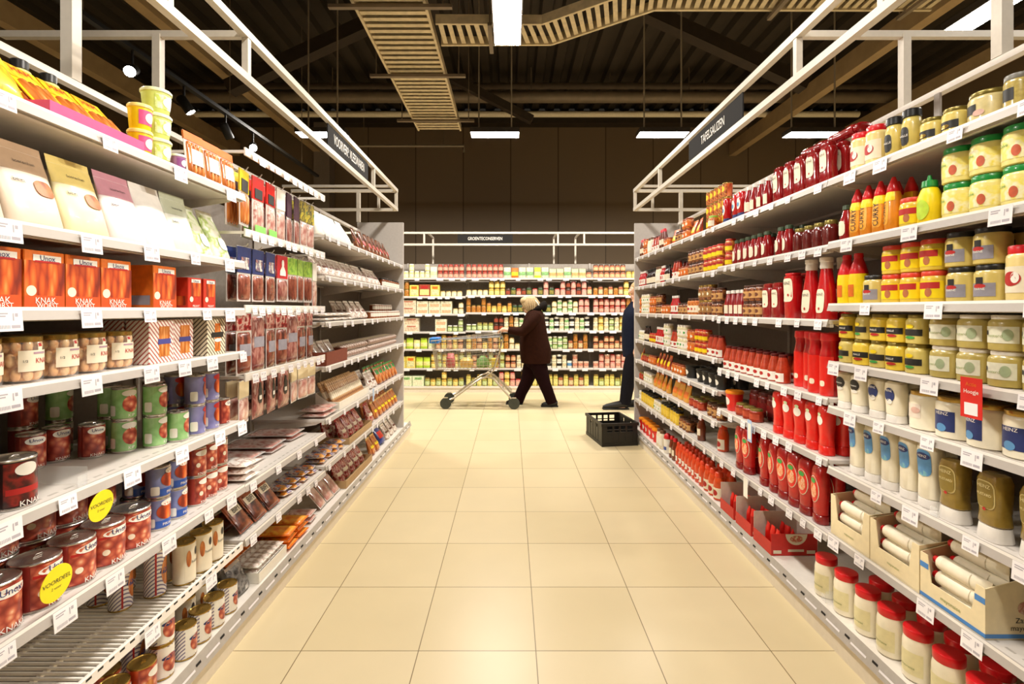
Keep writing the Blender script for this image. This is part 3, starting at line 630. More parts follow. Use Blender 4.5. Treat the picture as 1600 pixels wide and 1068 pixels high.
def pack(name, look, w, h, t, back, fill, header=None, label=None, words=None, cat='pack', hole=True, foot=None, lumps=0, hz=0.76, lz=(0.3, 0.5), lw=0.36):
    """a flat film pack, filled below and with a card header above; hangs or lies"""
    b = B().box((-w/2, -0.0015, 0), (w/2, 0.0015, h), back, 0.0006)
    root = b.mesh(name, smooth=False); parts = []
    F_ = [(h*0.03, w*0.40, 0.002, 3), (h*0.07, w*0.44, t*0.7, 3), (h*0.2, w*0.45, t, 3), (h*(hz-0.14), w*0.45, t, 3), (h*(hz-0.06), w*0.43, t*0.6, 3), (h*(hz-0.03), w*0.40, 0.002, 3)]
    if lumps:
        f = B()
        for i in range(lumps):
            x = -w*0.42+w*0.84*(i+0.5)/lumps; r = w*0.42/lumps
            f.loft([(h*0.04, r*0.3, t*0.3), (h*0.07, r*0.8, t*0.8), (h*0.13, r, t), (h*(hz-0.12), r, t), (h*(hz-0.06), r*0.8, t*0.8), (h*(hz-0.03), r*0.3, t*0.3)], fill, 10, Matrix.Translation((x, 0, 0)))
        parts.append(('sausages', f.mesh('sausages', 60)))
    else: parts.append(('contents', B().loft(F_, fill, 20).mesh('contents', 60)))
    L = B(); S = [(0, w*0.45, t, 3), (h, w*0.45, t, 3)]
    if header: L.box((-w/2, -0.0035, h*hz), (w/2, 0.0035, h*0.99), header)
    if foot: parts.append(('price_label', B().box((-w*0.46, -t-0.002, h*0.02), (w*0.46, -t-0.0005, h*foot[0]), foot[1]).mesh('price_label', smooth=False)))
    if label: parts.append(('label', B().patch(S, lz[0]*h, lz[1]*h, -90-lw*160, -90+lw*160, label, 0.0008).mesh('label', smooth=False)))
    for (tx, sz, x, z, m) in words or (): L.flat_text(tx, sz, (x*w, -(0.0045 if z > hz else t+0.003), z*h), (1, 0, 0), (0, 0, 1), m)
    if L.v: parts.append(('card_header' if header else 'label', L.mesh('label', smooth=False)))
    return Kind(name, look, cat, w+0.006, 2*t+0.006, h, root, parts)
# --- left side kinds
K = {}
K['carton_big'] = carton('sausage_carton', 'wide orange sausage carton', 0.118, 0.10, 0.148, ORANGE, [(-0.5, 0.5, 0.0, 0.22, M('orange_red_card', 'd0501c', 0.45)), (-0.5, 0.5, 0.22, 0.82, P_ORNG), (-0.3, 0.4, 0.82, 0.93, LAB, 0.0012), (-0.26, 0.36, 0.795, 0.83, INKR, 0.0016)],
    [(0.8, 0.08, 0.3, GREYL)], [('Unox', 0.02, 0.05, 0.872, NAVY), ('KNAK', 0.022, 0.0, 0.13, INKW), ('WORST', 0.018, 0.05, 0.04, INKW)], [(-0.34, 0.3, 0.12, 0.09, LABC)])
K['carton_red'] = carton('sausage_carton', 'narrow red sausage carton', 0.082, 0.085, 0.118, M('red_carton', 'c2301c', 0.4, coat=0.2, var=0.1), [(-0.3, 0.42, 0.4, 0.85, P_ORNG), (-0.28, 0.4, 0.84, 0.95, LAB, 0.0012)],
    [(0.8, 0.1, 0.4, P_ORNG)], [('Unox', 0.015, 0.05, 0.89, NAVY), ('PIKANT', 0.012, 0.05, 0.08, INKW)], [(-0.28, 0.3, 0.13, 0.09, LABC)])
K['box_stripe'] = carton('sausage_box', 'white striped hot dog box', 0.125, 0.08, 0.150, P_STRRED, [(-0.12, 0.32, 0.15, 0.85, P_SNACK), (-0.16, 0.36, 0.44, 0.56, M('blue_band', '4a4a92', 0.4), 0.0014)], None, None, None, 'box')
K['box_dog'] = carton('sausage_box', 'cream striped hot dog box', 0.125, 0.075, 0.150, P_STRDK, [(-0.1, 0.2, 0.1, 0.86, ORANGE), (-0.04, 0.13, 0.14, 0.8, P_SNACK, 0.0014), (-0.3, 0.36, 0.48, 0.62, LABBK, 0.0018)], None, None, [(0.05, 0.4, 0.2, 0.05, LAB, 0.0022)], 'box')
K['tin_wide'] = can('sausage_tin', 'wide red sausage tin', 0.056, 0.128, M('red_tin_print', '93302a', 0.32, coat=0.3, var=0.2, scale=25), P_KNAK, SILVER, 32,
    [('Unox', 0.42, 0.0, 0.80, NAVY), ('KNAKS', 0.36, 0.08, 0.1, INKW)], [(0.0, 0.79, 0.85, 0.1, LAB), (-0.7, 0.36, 0.17, 0.07, LABC)], (0.68, 0.74, INKR))
K['can_red'] = can('sausage_can', 'small dark red sausage can', 0.037, 0.112, M('dark_red_tin', '7c2420', 0.32, coat=0.3, var=0.15, scale=25), P_KNAK, SILVER, 26, [('Unox', 0.42, 0, 0.82, NAVY), ('KNAKS', 0.36, 0, 0.1, INKW)], [(0, 0.81, 0.75, 0.11, LAB)])
K['can_green'] = can('sausage_can', 'small green sausage can', 0.037, 0.112, P_GREENC, P_GREENC, SILVER, 26, [('KIP', 0.4, 0.1, 0.14, INKW)], [(0.1, 0.5, 0.7, 0.26, P_KNAK), (0.05, 0.83, 0.7, 0.1, LAB), (-1.5, 0.3, 0.35, 0.16, LAB)])
K['can_purple'] = can('sausage_can', 'small purple sausage can', 0.037, 0.118, P_PURP, None, SILVER, 26, [('KNAKS', 0.36, 0.15, 0.14, INKW)], [(0.15, 0.52, 0.72, 0.26, P_ORNG), (0.1, 0.83, 0.7, 0.1, INKR), (-1.5, 0.3, 0.35, 0.16, LAB)])
K['can_blue'] = can('sausage_can', 'blue banded sausage can', 0.039, 0.112, M('blue_tin', '7f86b4', 0.32, coat=0.3, var=0.15), None, SILVER, 26, [('PIKANT', 0.34, 0.1, 0.17, INKW)], [(0, 0.58, 0.95, 0.26, P_ORNG), (0.1, 0.84, 0.7, 0.1, LAB), (-1.4, 0.25, 0.35, 0.14, LAB)], (0.07, 0.3, M('can_blue_band', '2f56a8', 0.35)))
K['can_orange'] = can('sausage_can', 'orange red sausage can', 0.038, 0.115, M('orange_tin', 'b8402a', 0.32, coat=0.3, var=0.2, scale=22), P_KNAK, SILVER, 26, [('KNAKS', 0.36, 0, 0.1, INKW)], [(0, 0.8, 0.75, 0.1, LAB), (-0.5, 0.4, 0.2, 0.08, LABC)])
K['tin_black'] = can('sausage_tin', 'black and red sausage tin', 0.05, 0.125, M('black_tin', '211514', 0.3, coat=0.4, var=0.1), P_DARKS, SILVER, 32, [('KNAKS', 0.4, 0.1, 0.1, INKW)], [(-0.2, 0.78, 0.5, 0.13, LAB)], (0.3, 0.42, INKR))
K['can_stripe'] = can('hot_dog_can', 'tall diagonally striped hot dog can', 0.036, 0.172, P_STRIPE, P_STRIPE, GOLD, 26, None, [(0.1, 0.5, 0.6, 0.3, P_SNACK), (0.1, 0.52, 0.75, 0.07, NAVY)], None, INKR)
K['can_cream'] = can('hot_dog_can', 'tall cream hot dog can', 0.040, 0.155, LABC, LABC, GOLD, 26, [('hotdog', 0.4, 0, 0.52, INKD)], [(-0.8, 0.62, 0.22, 0.2, P_SNACK), (0.85, 0.35, 0.22, 0.2, P_SNACK), (0, 0.75, 0.2, 0.1, INKD)])
K['can_whitepic'] = can('hot_dog_can', 'white hot dog can with red picture', 0.040, 0.12, P_STRIPE, LAB, GOLD, 26, None, [(0.0, 0.45, 0.7, 0.26, P_KNAK), (0.0, 0.62, 0.8, 0.07, NAVY)])
K['can_ham'] = can('hot_dog_can', 'orange printed hot dog can', 0.043, 0.12, P_ORNG, P_KNAK, GOLD, 26, None, [(0.1, 0.75, 0.6, 0.12, LAB), (-0.4, 0.4, 0.3, 0.2, P_SNACK)])
def sausage_jar():
    r, h = 0.0445, 0.118
    S = [(0, r*0.9), (0.004, r), (h*0.8, r), (h*0.86, r*0.94), (h*0.9, r*0.92)]
    glass = M('jar_glass', 'ffffff', 0.05, coat=0.6, var=0, alpha=0.10)
    inn = B().loft([(0.004, r*0.6), (0.007, r*0.72), (h*0.78, r*0.72), (h*0.84, r*0.7)], M('brine', 'd89a50', 0.3, var=0.1), 24)
    sau = B(); sm = MP('jar_sausage', ['e6a868', 'f0bd80', 'f6d09c', 'dc9a58'], 20, 0.3, 0.3)
    for row in range(3):
        for i in range(9):
            a = 2*math.pi*(i+row*0.5)/9; z = 0.022+row*0.036; sau.ball((r*0.73*math.cos(a), r*0.73*math.sin(a), z), (0.0108, 0.0108, 0.018), sm, 10, 6)
    b = B().loft(S, glass, 28); q = r*0.96
    lid = B().loft([(h*0.88, q*0.98), (h*0.885, q), (h*0.985, q), (h, q*0.94)], GOLD, 28)
    L = B().patch(S, h*0.25, h*0.70, -150, -30, LABC, 0.0009); L.patch(S, h*0.7, h*0.86, -98, -82, LABC, 0.0009, nt=3); L.patch(S, h*0.78, h*0.85, -96, -84, INKR, 0.0013, nt=3)
    L.text(S, 'KNAKS', r*0.42, r*0.25, h*0.47, INKR, 0.0018, cond=0.8); L.text(S, '1/2', r*0.2, -r*0.75, h*0.47, INKD, 0.0018)
    S2 = S; L.patch(S2, h*0.62, h*0.665, -112, -68, M('pale_print', 'b08f9c', 0.5), 0.0014)
    return Kind('sausage_jar', 'gold lidded jar of small sausages', 'jar', 2*r+0.004, 2*r+0.004, h, b.mesh('sausage_jar'), [('lid', lid.mesh('lid')), ('label', L.mesh('label')), ('sausages', sau.mesh('sausages', 60)), ('brine', inn.mesh('brine'))])
K['jar_knak'] = sausage_jar()
for key, look, body, top in (('pouch_tan', 'tan topped white ham pouch', 'ecdcc8', 'b89a7c'), ('pouch_yellow', 'pale yellow ham pouch', 'f3e6b8', 'e6cf7c'), ('pouch_pink', 'pink topped white ham pouch', 'f2e4e4', 'c58a98'), ('pouch_white', 'plain white ham pouch', 'f4f0ea', 'e9e4dc'), ('pouch_grey', 'grey green herb pouch', 'dfe0d2', 'b0b39a')):
    bm = M(key+'_film', body, 0.35, coat=0.2, var=0.03); tm = M(key+'_top', top, 0.4, var=0.04)
    K[key] = pouch('ham_pouch', look, 0.150, 0.062, 0.225, bm, tm, None, [('Beleg', 0.013, -0.25, 0.52, INKD), ('boerenham', 0.012, 0.0, 0.76, INKD)] if key != 'pouch_white' else None, 0.04, bands=[(0.64, 0.895, tm)], win=[(0.2, 0.47, 0.2, 0.10, MP('ham_window_print', ['7a3c1c', 'a85a2a', 'c47440', '8a4622'], 20, 0.4))] if key in ('pouch_tan', 'pouch_yellow') else None)
K['pouch_green'] = pouch('ham_pouch', 'white pouch printed with green leaves', 0.125, 0.055, 0.215, P_GREENS, M('pouch_green_top', 'dfe3cc', 0.4), None, None, 0.045, win=[(0.1, 0.3, 0.25, 0.13, LAB)])
K['pack_yellow'] = pack('sausage_pack', 'yellow headed sausage pack', 0.105, 0.175, 0.014, YELB, P_SNACK, P_YELP, None, [('HAM', 0.03, 0, 0.87, INKR)], lumps=4, hz=0.66)
K['pack_crisp'] = pouch('sausage_bag', 'large yellow sausage bag', 0.15, 0.06, 0.17, P_YELP, YELB, None, None, 0.03, 'bag')
def tub(name, look, r, h, body, lid, label):
    S = [(0, r*0.80), (h*0.03, r*0.83), (h*0.86, r*0.97)]
    return Kind(name, look, 'tub', 2*r*1.06, 2*r*1.06, h, B().loft(S, body, 26).mesh(name), [('lid', B().loft([(h*0.85, r), (h*0.87, r*1.04), (h*0.95, r*1.04), (h*0.955, r*0.98), (h, r*0.96)], lid, 26).mesh('lid')), ('label', B().patch(S, h*0.2, h*0.75, -150, -30, label, 0.001).oval(S, 0, h*0.48, r*0.45, h*0.2, LAB, 0.002).mesh('label'))])
K['tub_green'] = tub('snack_tub', 'lime green tub with pale lid', 0.047, 0.087, M('lime_tub', 'd3e07a', 0.4), M('pale_green_lid', 'e9efc0', 0.35), MP('tub_print', ['dbe69a', 'c4d85a', 'f0f0d0', 'a9c24a'], 26))
K['tub_pink'] = tub('snack_tub', 'pink labelled tub with yellow lid', 0.036, 0.085, YELB, M('pale_yellow_lid', 'f0e08a', 0.35), PINKC)
K['tub_purple'] = tub('snack_tub', 'small purple and white tub', 0.027, 0.06, M('purple_tub', 'a06a98', 0.35), WHITEP, M('purple_label', '8d4a86', 0.4))
K['bottle_yel'] = bottle('sauce_bottle', 'round yellow bottle with black cap', [(0, 0.036), (0.006, 0.04), (0.18, 0.04), (0.21, 0.027), (0.214, 0.02)], M('pale_yellow_body', 'ecd98a', 0.35, coat=0.2), BLACKP, [(0.213, 0.019), (0.216, 0.022), (0.24, 0.022), (0.243, 0.018)], YELB, (0.06, 0.17), (-165, -15))
hp = lambda key, look, **k: K.__setitem__(key, pack('meat_pack', look, **k))
hp('pk_yellow', 'yellow sausage pack with black label', w=0.115, h=0.26, t=0.013, back=FILM, fill=P_SNACK, header=YELB, words=None, lumps=4, hz=0.60)
K['pk_yellow'].parts.append(('label', B().box((-0.04, -0.0065, 0.158), (0.04, -0.0040, 0.215), LABBK).mesh('label')))
hp('pk_red', 'red headed pink sausage pack', w=0.115, h=0.30, t=0.013, back=FILM, fill=P_HAM, header=REDB, lumps=3, hz=0.62, foot=(0.2, M('neon_green_label', '8fe36a', 0.4)))
K['pk_red'].parts.append(('label', B().box((-0.038, -0.0065, 0.192), (0.038, -0.0040, 0.24), LABBK).mesh('label')))
hp('pk_orange', 'orange sausage pack with white label', w=0.11, h=0.17, t=0.014, back=FILM, fill=P_SNACK, header=ORANGE, label=LAB, lumps=4, hz=0.8, lz=(0.25, 0.6))
hp('pk_dark', 'slim pack with dark pointed header', w=0.085, h=0.28, t=0.010, back=FILM, fill=P_MEAT, header=M('plum_header', '4a2338', 0.4), hz=0.52)
hp('pk_white', 'white headed meat pack', w=0.09, h=0.28, t=0.010, back=FILM, fill=P_HAM, header=LAB, hz=0.6)
hp('pk_olive', 'green and yellow headed meat pack', w=0.085, h=0.27, t=0.010, back=FILM, fill=P_HAM, header=MP('green_yellow_header', ['2d6a3a', 'd8c02a', '31321a', 'e6d23a'], 22), hz=0.55)
hp('pk_navy', 'navy headed salami pack', w=0.115, h=0.255, t=0.011, back=FILM, fill=P_BROWNM, header=NAVY, hz=0.52)
K['pk_navy'].parts.append(('label', B().box((-0.03, -0.0065, 0.15), (0.035, -0.0040, 0.205), MP('portrait_print', ['d9c3b4', 'f0e6da', '55506e', 'c58a7a'], 30)).mesh('label')))
hp('pk_portrait', 'red headed pack with pale figure', w=0.125, h=0.25, t=0.012, back=FILM, fill=P_MEAT, header=M('portrait_red', 'c5202a', 0.4), hz=0.50)
K['pk_portrait'].parts.append(('label', B().loft([(0.14, 0.036, 0.001), (0.165, 0.034, 0.001), (0.19, 0.012, 0.001), (0.196, 0.014, 0.001), (0.215, 0.015, 0.001), (0.225, 0.006, 0.001)], LAB, 12, Matrix.Translation((0, -0.0055, 0))).mesh('label')))
hp('pk_green', 'green headed sausage pack', w=0.095, h=0.25, t=0.011, back=FILM, fill=P_BROWNM, header=MP('lime_header', ['6fa83a', 'a9d050', '4f8a30'], 20), hz=0.62, lumps=3, label=None)
hp('pk_meat', 'long pink meat pack with grey label', w=0.12, h=0.285, t=0.013, back=FILM, fill=P_MEAT, header=None, label=GREYL, hz=0.98, lz=(0.42, 0.6), lw=0.3)
hp('pk_brown', 'brown smoked meat pack with red top', w=0.11, h=0.285, t=0.013, back=FILM, fill=P_BROWNM, header=P_REDNET, label=GREYL, hz=0.72, lz=(0.3, 0.5), lw=0.3)
hp('pk_guitar', 'pink ham pack with black shaped label', w=0.125, h=0.20, t=0.012, back=M('pink_brown_film', '8c5a50', 0.3, coat=0.4), fill=P_MEAT, header=None, hz=0.98)
K['pk_guitar'].parts.append(('label', B().loft([(0.07, 0.012, 0.0008), (0.085, 0.024, 0.0008), (0.105, 0.026, 0.0008), (0.12, 0.017, 0.0008), (0.135, 0.019, 0.0008), (0.15, 0.012, 0.0008), (0.17, 0.005, 0.0008)], LABBK, 16, Matrix.Translation((0, -0.0135, 0))).loft([(0.088, 0.014, 0.0005), (0.108, 0.014, 0.0005)], LAB, 12, Matrix.Translation((0, -0.0146, 0))).mesh('label')))
hp('pk_cream', 'cream and pink ham pack', w=0.11, h=0.20, t=0.011, back=FILM, fill=P_HAM, header=CARDW, hz=0.6)
hp('flat_ham', 'large flat pack of sliced ham', w=0.20, h=0.29, t=0.009, back=FILM, fill=P_HAM, header=None, hz=0.98, label=None)
hp('flat_white', 'white topped flat meat pack', w=0.13, h=0.19, t=0.012, back=LAB, fill=P_WHITEB, header=None, hz=0.98)
hp('bifi', 'brown snack sausage pack', w=0.13, h=0.19, t=0.013, back=P_BIFI, fill=P_BIFI, header=None, label=LABC, words=[('BIFI', 0.04, 0, 0.56, INKD)], hz=0.98, lz=(0.46, 0.66), lw=0.3)
hp('snack_orange', 'orange snack sausage pack', w=0.13, h=0.20, t=0.014, back=ORANGE, fill=P_OSNK, header=ORANGE, hz=0.86, label=None)
hp('snack_stick', 'white wrapped snack stick', w=0.042, h=0.21, t=0.010, back=LAB, fill=P_WHITEB, header=ORANGE, hz=0.72)
hp('snack_pink', 'pink ham snack pack', w=0.12, h=0.17, t=0.013, back=FILM, fill=P_HAM, header=None, hz=0.98)
hp('snack_small', 'small colourful snack pack', w=0.09, h=0.13, t=0.012, back=FILM, fill=MP('mixed_snack', ['d8442a', 'e8a82a', '4a4a8a', 'd9cfc6', '8a2a2a'], 24), header=None, hz=0.98)
K['bag_white'] = pouch('paper_bag', 'white folded paper bag', 0.14, 0.06, 0.20, LAB, LAB, None, None, 0.05, 'bag')
K['bag_dark'] = pouch('sausage_bag', 'dark reddish brown sausage bag', 0.11, 0.05, 0.19, P_BROWNR, P_BROWNR, None, None, 0.03, 'bag', win=[(0, 0.4, 0.3, 0.12, INKR)])
K['bag_pattern'] = pouch('salami_bag', 'white and brown printed salami bag', 0.12, 0.055, 0.15, P_WHITEB, LAB, M('brown_print', '6b3b28', 0.4), None, 0.03, 'bag', lab_z=(0.34, 0.46))
K['bag_rednet'] = pouch('sausage_bag', 'dark red netted sausage bag', 0.12, 0.07, 0.17, P_REDNET, M('red_seal', 'a8141c', 0.4), LABC, None, 0.02, 'bag', lab_z=(0.3, 0.45))
K['bag_tan'] = pouch('sausage_bag', 'tan dried sausage bag', 0.12, 0.06, 0.15, P_SNACK, M('tan_seal', 'd9b06a', 0.4), YELB, None, 0.02, 'bag', lab_z=(0.35, 0.5))
K['bag_green'] = pouch('sausage_bag', 'yellow bag with green top', 0.12, 0.06, 0.16, P_SNACK, GREENT, GREENT, None, 0.02, 'bag', lab_z=(0.55, 0.8))
K['bag_blue'] = pouch('snack_bag', 'blue foil snack bag', 0.16, 0.07, 0.19, M('blue_foil', '2c3f8f', 0.3, coat=0.4), NAVY, REDB, None, 0.03, 'bag')
K['bag_silver'] = pouch('snack_bag', 'black and silver foil bag', 0.12, 0.05, 0.13, P_SILV, SILVER, None, None, 0.02, 'bag')
K['jar_dk'] = jar('paste_jar', 'dark lidded jar with white label', 0.034, 0.085, P_BROWNR, BLACKP, LAB, (0.12, 0.6), (-170, -10))
K['jar_white'] = jar('paste_jar', 'low jar with white and brown label', 0.036, 0.065, M('paste_brown', '8a4a24', 0.3, coat=0.4), LAB, LAB, (0.25, 0.75), (-170, -10), shoulder=0.8)
def salami():
    b = B(); m = MP('salami_skin', ['c9b8a8', 'eadfd4', 'a08070', 'ddd0c2'], 30, 0.5); b.tube([(-0.10, 0, 0.026), (-0.092, 0, 0.026), (-0.07, 0, 0.026), (0.07, 0.003, 0.026), (0.092, 0, 0.026), (0.10, 0, 0.026)], [0.006, 0.018, 0.025, 0.025, 0.018, 0.006], m, 14)
    e = B().tube([(0.10, 0, 0.026), (0.108, 0, 0.03), (0.116, 0, 0.026)], 0.004, LAB, 6); l = B().tube([(-0.03, 0.001, 0.026), (0.03, 0.002, 0.026)], 0.0262, LABC, 16)
    return Kind('salami', 'wrapped dry salami', 'salami', 0.056, 0.23, 0.052, b.mesh('salami', 60), [('string_end', e.mesh('string_end')), ('label', l.mesh('label'))])
K['salami'] = salami()
def stick():
    b = B(); b.tube([(0, 0, 0.0), (0, 0, 0.008), (0, 0, 0.02), (0.004, 0, 0.10), (0, 0, 0.18), (0, 0, 0.195), (0, 0, 0.20)], [0.004, 0.010, 0.0125, 0.013, 0.0125, 0.009, 0.003], MP('dry_sausage', ['9a6238', 'c99a68', 'e0bc8c', '84502c'], 28, 0.4, 0.3), 10)
    l = B().tube([(0.003, 0, 0.07), (0.004, 0, 0.12)], 0.0142, LABC, 10)
    return Kind('dry_sausage', 'thin dry sausage', 'sausage', 0.028, 0.028, 0.20, b.mesh('dry_sausage', 60), [('paper_band', l.mesh('paper_band'))])
K['stick'] = stick()
# --- right side kinds
K['jar_redlid'] = jar('mustard_jar', 'tall mustard jar with red lid', 0.040, 0.158, M('pale_mustard', 'e6cf88', 0.3, coat=0.4, var=0.05), REDP, LABC, (0.15, 0.62), (-160, -20), oval=[(0.0, 0.4, 0.6, 0.13, INKR), (0.25, 0.42, 0.25, 0.1, LAB)], shoulder=0.76)
K['jar_may'] = jar('mayonnaise_jar', 'mayonnaise jar with red lid', 0.047, 0.178, CREAM, REDP, M('mayo_label', 'e9dfae', 0.45, var=0.05), (0.14, 0.58), (-150, -30), None or 2.0, [('mayonaise', 0.26, 0.0, 0.28, M('olive_ink', '8f9a5a', 0.5))], None, 0.92, 0.17, shoulder=0.70)
K['jar_green'] = jar('mustard_jar', 'yellow sauce jar with green lid', 0.049, 0.115, M('pale_yellow_sauce', 'ecdc86', 0.3, coat=0.4, var=0.04), GREENP, MP('yellow_label', ['f0e69a', 'efe06a', 'f3edc8', 'ecd95a'], 22), (0.15, 0.66), (-165, -15), words=[('Calve', 0.28, -0.35, 0.52, GREENT)], oval=[(0.35, 0.34, 0.22, 0.14, M('tomato_print', 'c85a34', 0.45, var=0.2))], neck=0.9, lidh=0.18)
K['jar_redcap'] = jar('mustard_jar', 'small yellow jar with red lid', 0.042, 0.108, M('mustard_yellow', 'd9b93e', 0.3, coat=0.4, var=0.06), M('orange_red_lid', 'd8402a', 0.35), YELB, (0.14, 0.68), (-165, -15), extra=[(0.44, 0.64, -150, -30, INKR)], oval=[(0.3, 0.32, 0.25, 0.14, M('brown_print2', 'b0683a', 0.45))], neck=0.92, lidh=0.16)
K['jar_blklid'] = jar('mustard_jar', 'mustard jar with black lid and grey label', 0.046, 0.112, M('mustard_pale', 'cdb765', 0.3, coat=0.4, var=0.06), BLACKP, GREYL, (0.14, 0.5), (-140, -40), extra=[(0.45, 0.66, -104, -76, LABBK)], words=[('MARNE', 0.22, 0, 0.34, INKW)], oval=[(0, 0.42, 0.4, 0.06, INKR)], neck=0.88)
K['jar_black'] = jar('mustard_jar', 'yellow mustard jar with black label', 0.040, 0.104, YEL, OLD, LABBK, (0.3, 0.52), (-150, -30), words=[('MAILLE', 0.26, 0, 0.41, INKW)], oval=[(0.1, 0.24, 0.5, 0.05, INKR)], neck=0.88, lidh=0.13, n=2.6)
K['jar_blackg'] = jar('mustard_jar', 'mustard jar with black label and green edge', 0.038, 0.104, M('dijon', 'd6c26a', 0.3, coat=0.4, var=0.06), OLD, LABBK, (0.28, 0.5), (-150, -30), oval=[(0, 0.22, 0.5, 0.05, GREENT), (0, 0.6, 0.4, 0.07, YELB)], neck=0.88, lidh=0.13, n=2.6)
K['jar_olive'] = jar('mustard_jar', 'wide olive mustard jar with white label', 0.050, 0.105, OLIVE, WHITEP, M('pale_green_label', 'e2e0c8', 0.5), (0.22, 0.68), (-150, -30), words=[('mosterd', 0.26, -0.1, 0.42, M('olive_ink', '8f9a5a', 0.5))], oval=[(0.55, 0.45, 0.25, 0.16, M('sage_print', 'a6b48e', 0.5)), (-0.6, 0.5, 0.12, 0.07, INKD)], neck=0.84, lidh=0.12, shoulder=0.76)
K['jar_goldmay'] = jar('mayonnaise_jar', 'mayonnaise jar with gold lid and navy label', 0.056, 0.136, CREAM, GOLD, NAVY, (0.18, 0.66), (-138, -58), words=[('HEINZ', 0.26, -0.12, 0.60, INKW)], oval=[(-0.15, 0.26, 0.3, 0.1, LBLUE)], neck=0.92, lidh=0.12, shoulder=0.8)
K['jar_mayo_plain'] = jar('mayonnaise_jar', 'mayonnaise jar with gold lid turned away', 0.056, 0.136, CREAM, GOLD, M('pale_back_label', 'e8d9c8', 0.5), (0.3, 0.66), (-130, -60), oval=[(0.2, 0.5, 0.3, 0.08, M('rose_print', 'd9b0a0', 0.5))], neck=0.92, lidh=0.12, shoulder=0.8)
SQ = [(0.034, 0.030, 0.022, 3), (0.038, 0.034, 0.025, 3), (0.09, 0.037, 0.027, 3), (0.15, 0.040, 0.028, 3.2), (0.176, 0.038, 0.026, 3.2), (0.186, 0.030, 0.018, 3)]
SQC = [(0.0, 0.033, 0.026, 3), (0.003, 0.035, 0.027, 3), (0.033, 0.033, 0.025, 3), (0.035, 0.031, 0.023, 3)]
SQ = [(q[0]*0.82,)+q[1:] for q in SQ]; SQC = [(q[0]*0.82,)+q[1:] for q in SQC]
K['sq_black'] = bottle('mayonnaise_squeezer', 'cream squeezer with black round label', SQ, CREAM, WHITEP, SQC, words=[('fritessaus', 0.010, 0, 0.108, INKW)], oval=[(0, 0.110, 0.028, 0.023, LABBK), (0, 0.084, 0.02, 0.007, LAB)])
K['sq_navy'] = bottle('mayonnaise_squeezer', 'cream squeezer with navy label', SQ, CREAM, WHITEP, SQC, words=[('HEINZ', 0.012, 0, 0.119, INKW)], oval=[(0, 0.103, 0.024, 0.026, NAVY), (0, 0.078, 0.014, 0.010, LAB)])
K['may_blue'] = bottle('mayonnaise_bottle', 'cream mayonnaise bottle with light blue label', [(0.032, 0.034, 0.027, 2.4), (0.036, 0.037, 0.03, 2.4), (0.12, 0.036, 0.029, 2.4), (0.19, 0.041, 0.031, 2.6), (0.215, 0.039, 0.028, 2.6), (0.225, 0.03, 0.02, 2.6)], CREAM, WHITEP, [(0, 0.036, 0.029, 2.4), (0.003, 0.038, 0.031, 2.4), (0.031, 0.037, 0.03, 2.4)],
    oval=[(0, 0.155, 0.028, 0.045, LBLUE, 0.0012, 4), (0, 0.178, 0.026, 0.012, NAVY, 0.0018), (0, 0.118, 0.016, 0.01, M('teal_print', '78b0bc', 0.5))], words=[('HEINZ', 0.012, 0, 0.178, INKW)])
K['brown_up'] = bottle('mustard_squeezer', 'brown gold mustard bottle on white cap', [(0.045, 0.036, 0.028, 3), (0.05, 0.041, 0.031, 3), (0.08, 0.037, 0.029, 3), (0.12, 0.041, 0.031, 3), (0.175, 0.043, 0.032, 3), (0.195, 0.036, 0.026, 3), (0.20, 0.022, 0.016, 3)], BROWNM, WHITEP, [(0, 0.041, 0.032, 3), (0.004, 0.043, 0.034, 3), (0.044, 0.038, 0.03, 3)],
    oval=[(0, 0.135, 0.031, 0.042, M('label_gold_edge', 'cdb878', 0.4), 0.0012, 4), (0, 0.135, 0.028, 0.039, M('label_brown', '86702f', 0.4), 0.0018, 4), (0, 0.092, 0.006, 0.005, INKR, 0.0025)], words=[('HEINZ', 0.015, 0, 0.160, M('gold_ink', 'e0cf98', 0.5)), ('MUSTARD', 0.011, 0, 0.135, M('gold_ink', 'e0cf98', 0.5))])
CUR = [(0, 0.026), (0.004, 0.029), (0.05, 0.03), (0.13, 0.026), (0.15, 0.021)]
K['curry'] = bottle('curry_bottle', 'orange curry bottle with red cone cap', CUR, M('curry_orange', 'de8a1c', 0.35, coat=0.3, var=0.08), REDP, [(0.148, 0.021), (0.152, 0.0225), (0.165, 0.021), (0.20, 0.008), (0.206, 0.006)], None, None, words=[('CURRY', 0.028, 0.0, 0.075, INKD, 90)], extra=[(0.115, 0.148, -170, -10, YELB)], oval=[(0, 0.075, 0.019, 0.05, M('curry_label', 'eda632', 0.4), 0.0008, 4)])
K['yel_sq'] = bottle('mustard_squeezer', 'yellow squeeze bottle with green pointed cap', [(0, 0.034, 0.026, 2.6), (0.004, 0.037, 0.028, 2.6), (0.09, 0.038, 0.029, 2.6), (0.12, 0.026, 0.022, 2.2), (0.125, 0.02, 0.02)], YELB, GREENP, [(0.124, 0.021), (0.128, 0.024), (0.148, 0.022), (0.152, 0.008), (0.168, 0.005)], oval=[(0, 0.05, 0.028, 0.035, LIMEG)])
K['ket_yel'] = bottle('curry_bottle', 'yellow bottle with red conical top', [(0, 0.032), (0.004, 0.036), (0.10, 0.037), (0.125, 0.034)], YELB, REDP, [(0.124, 0.034), (0.128, 0.0345), (0.16, 0.026), (0.19, 0.016), (0.195, 0.018), (0.21, 0.016)], extra=[(0.03, 0.08, -140, -60, ORANGE)])
K['jar_cola'] = jar('sauce_jar', 'dark red sauce jar with gold lid', 0.036, 0.12, M('dark_red_sauce', '5e1712', 0.2, coat=0.6, var=0.15), OLD, None, shoulder=0.66, neck=0.7)
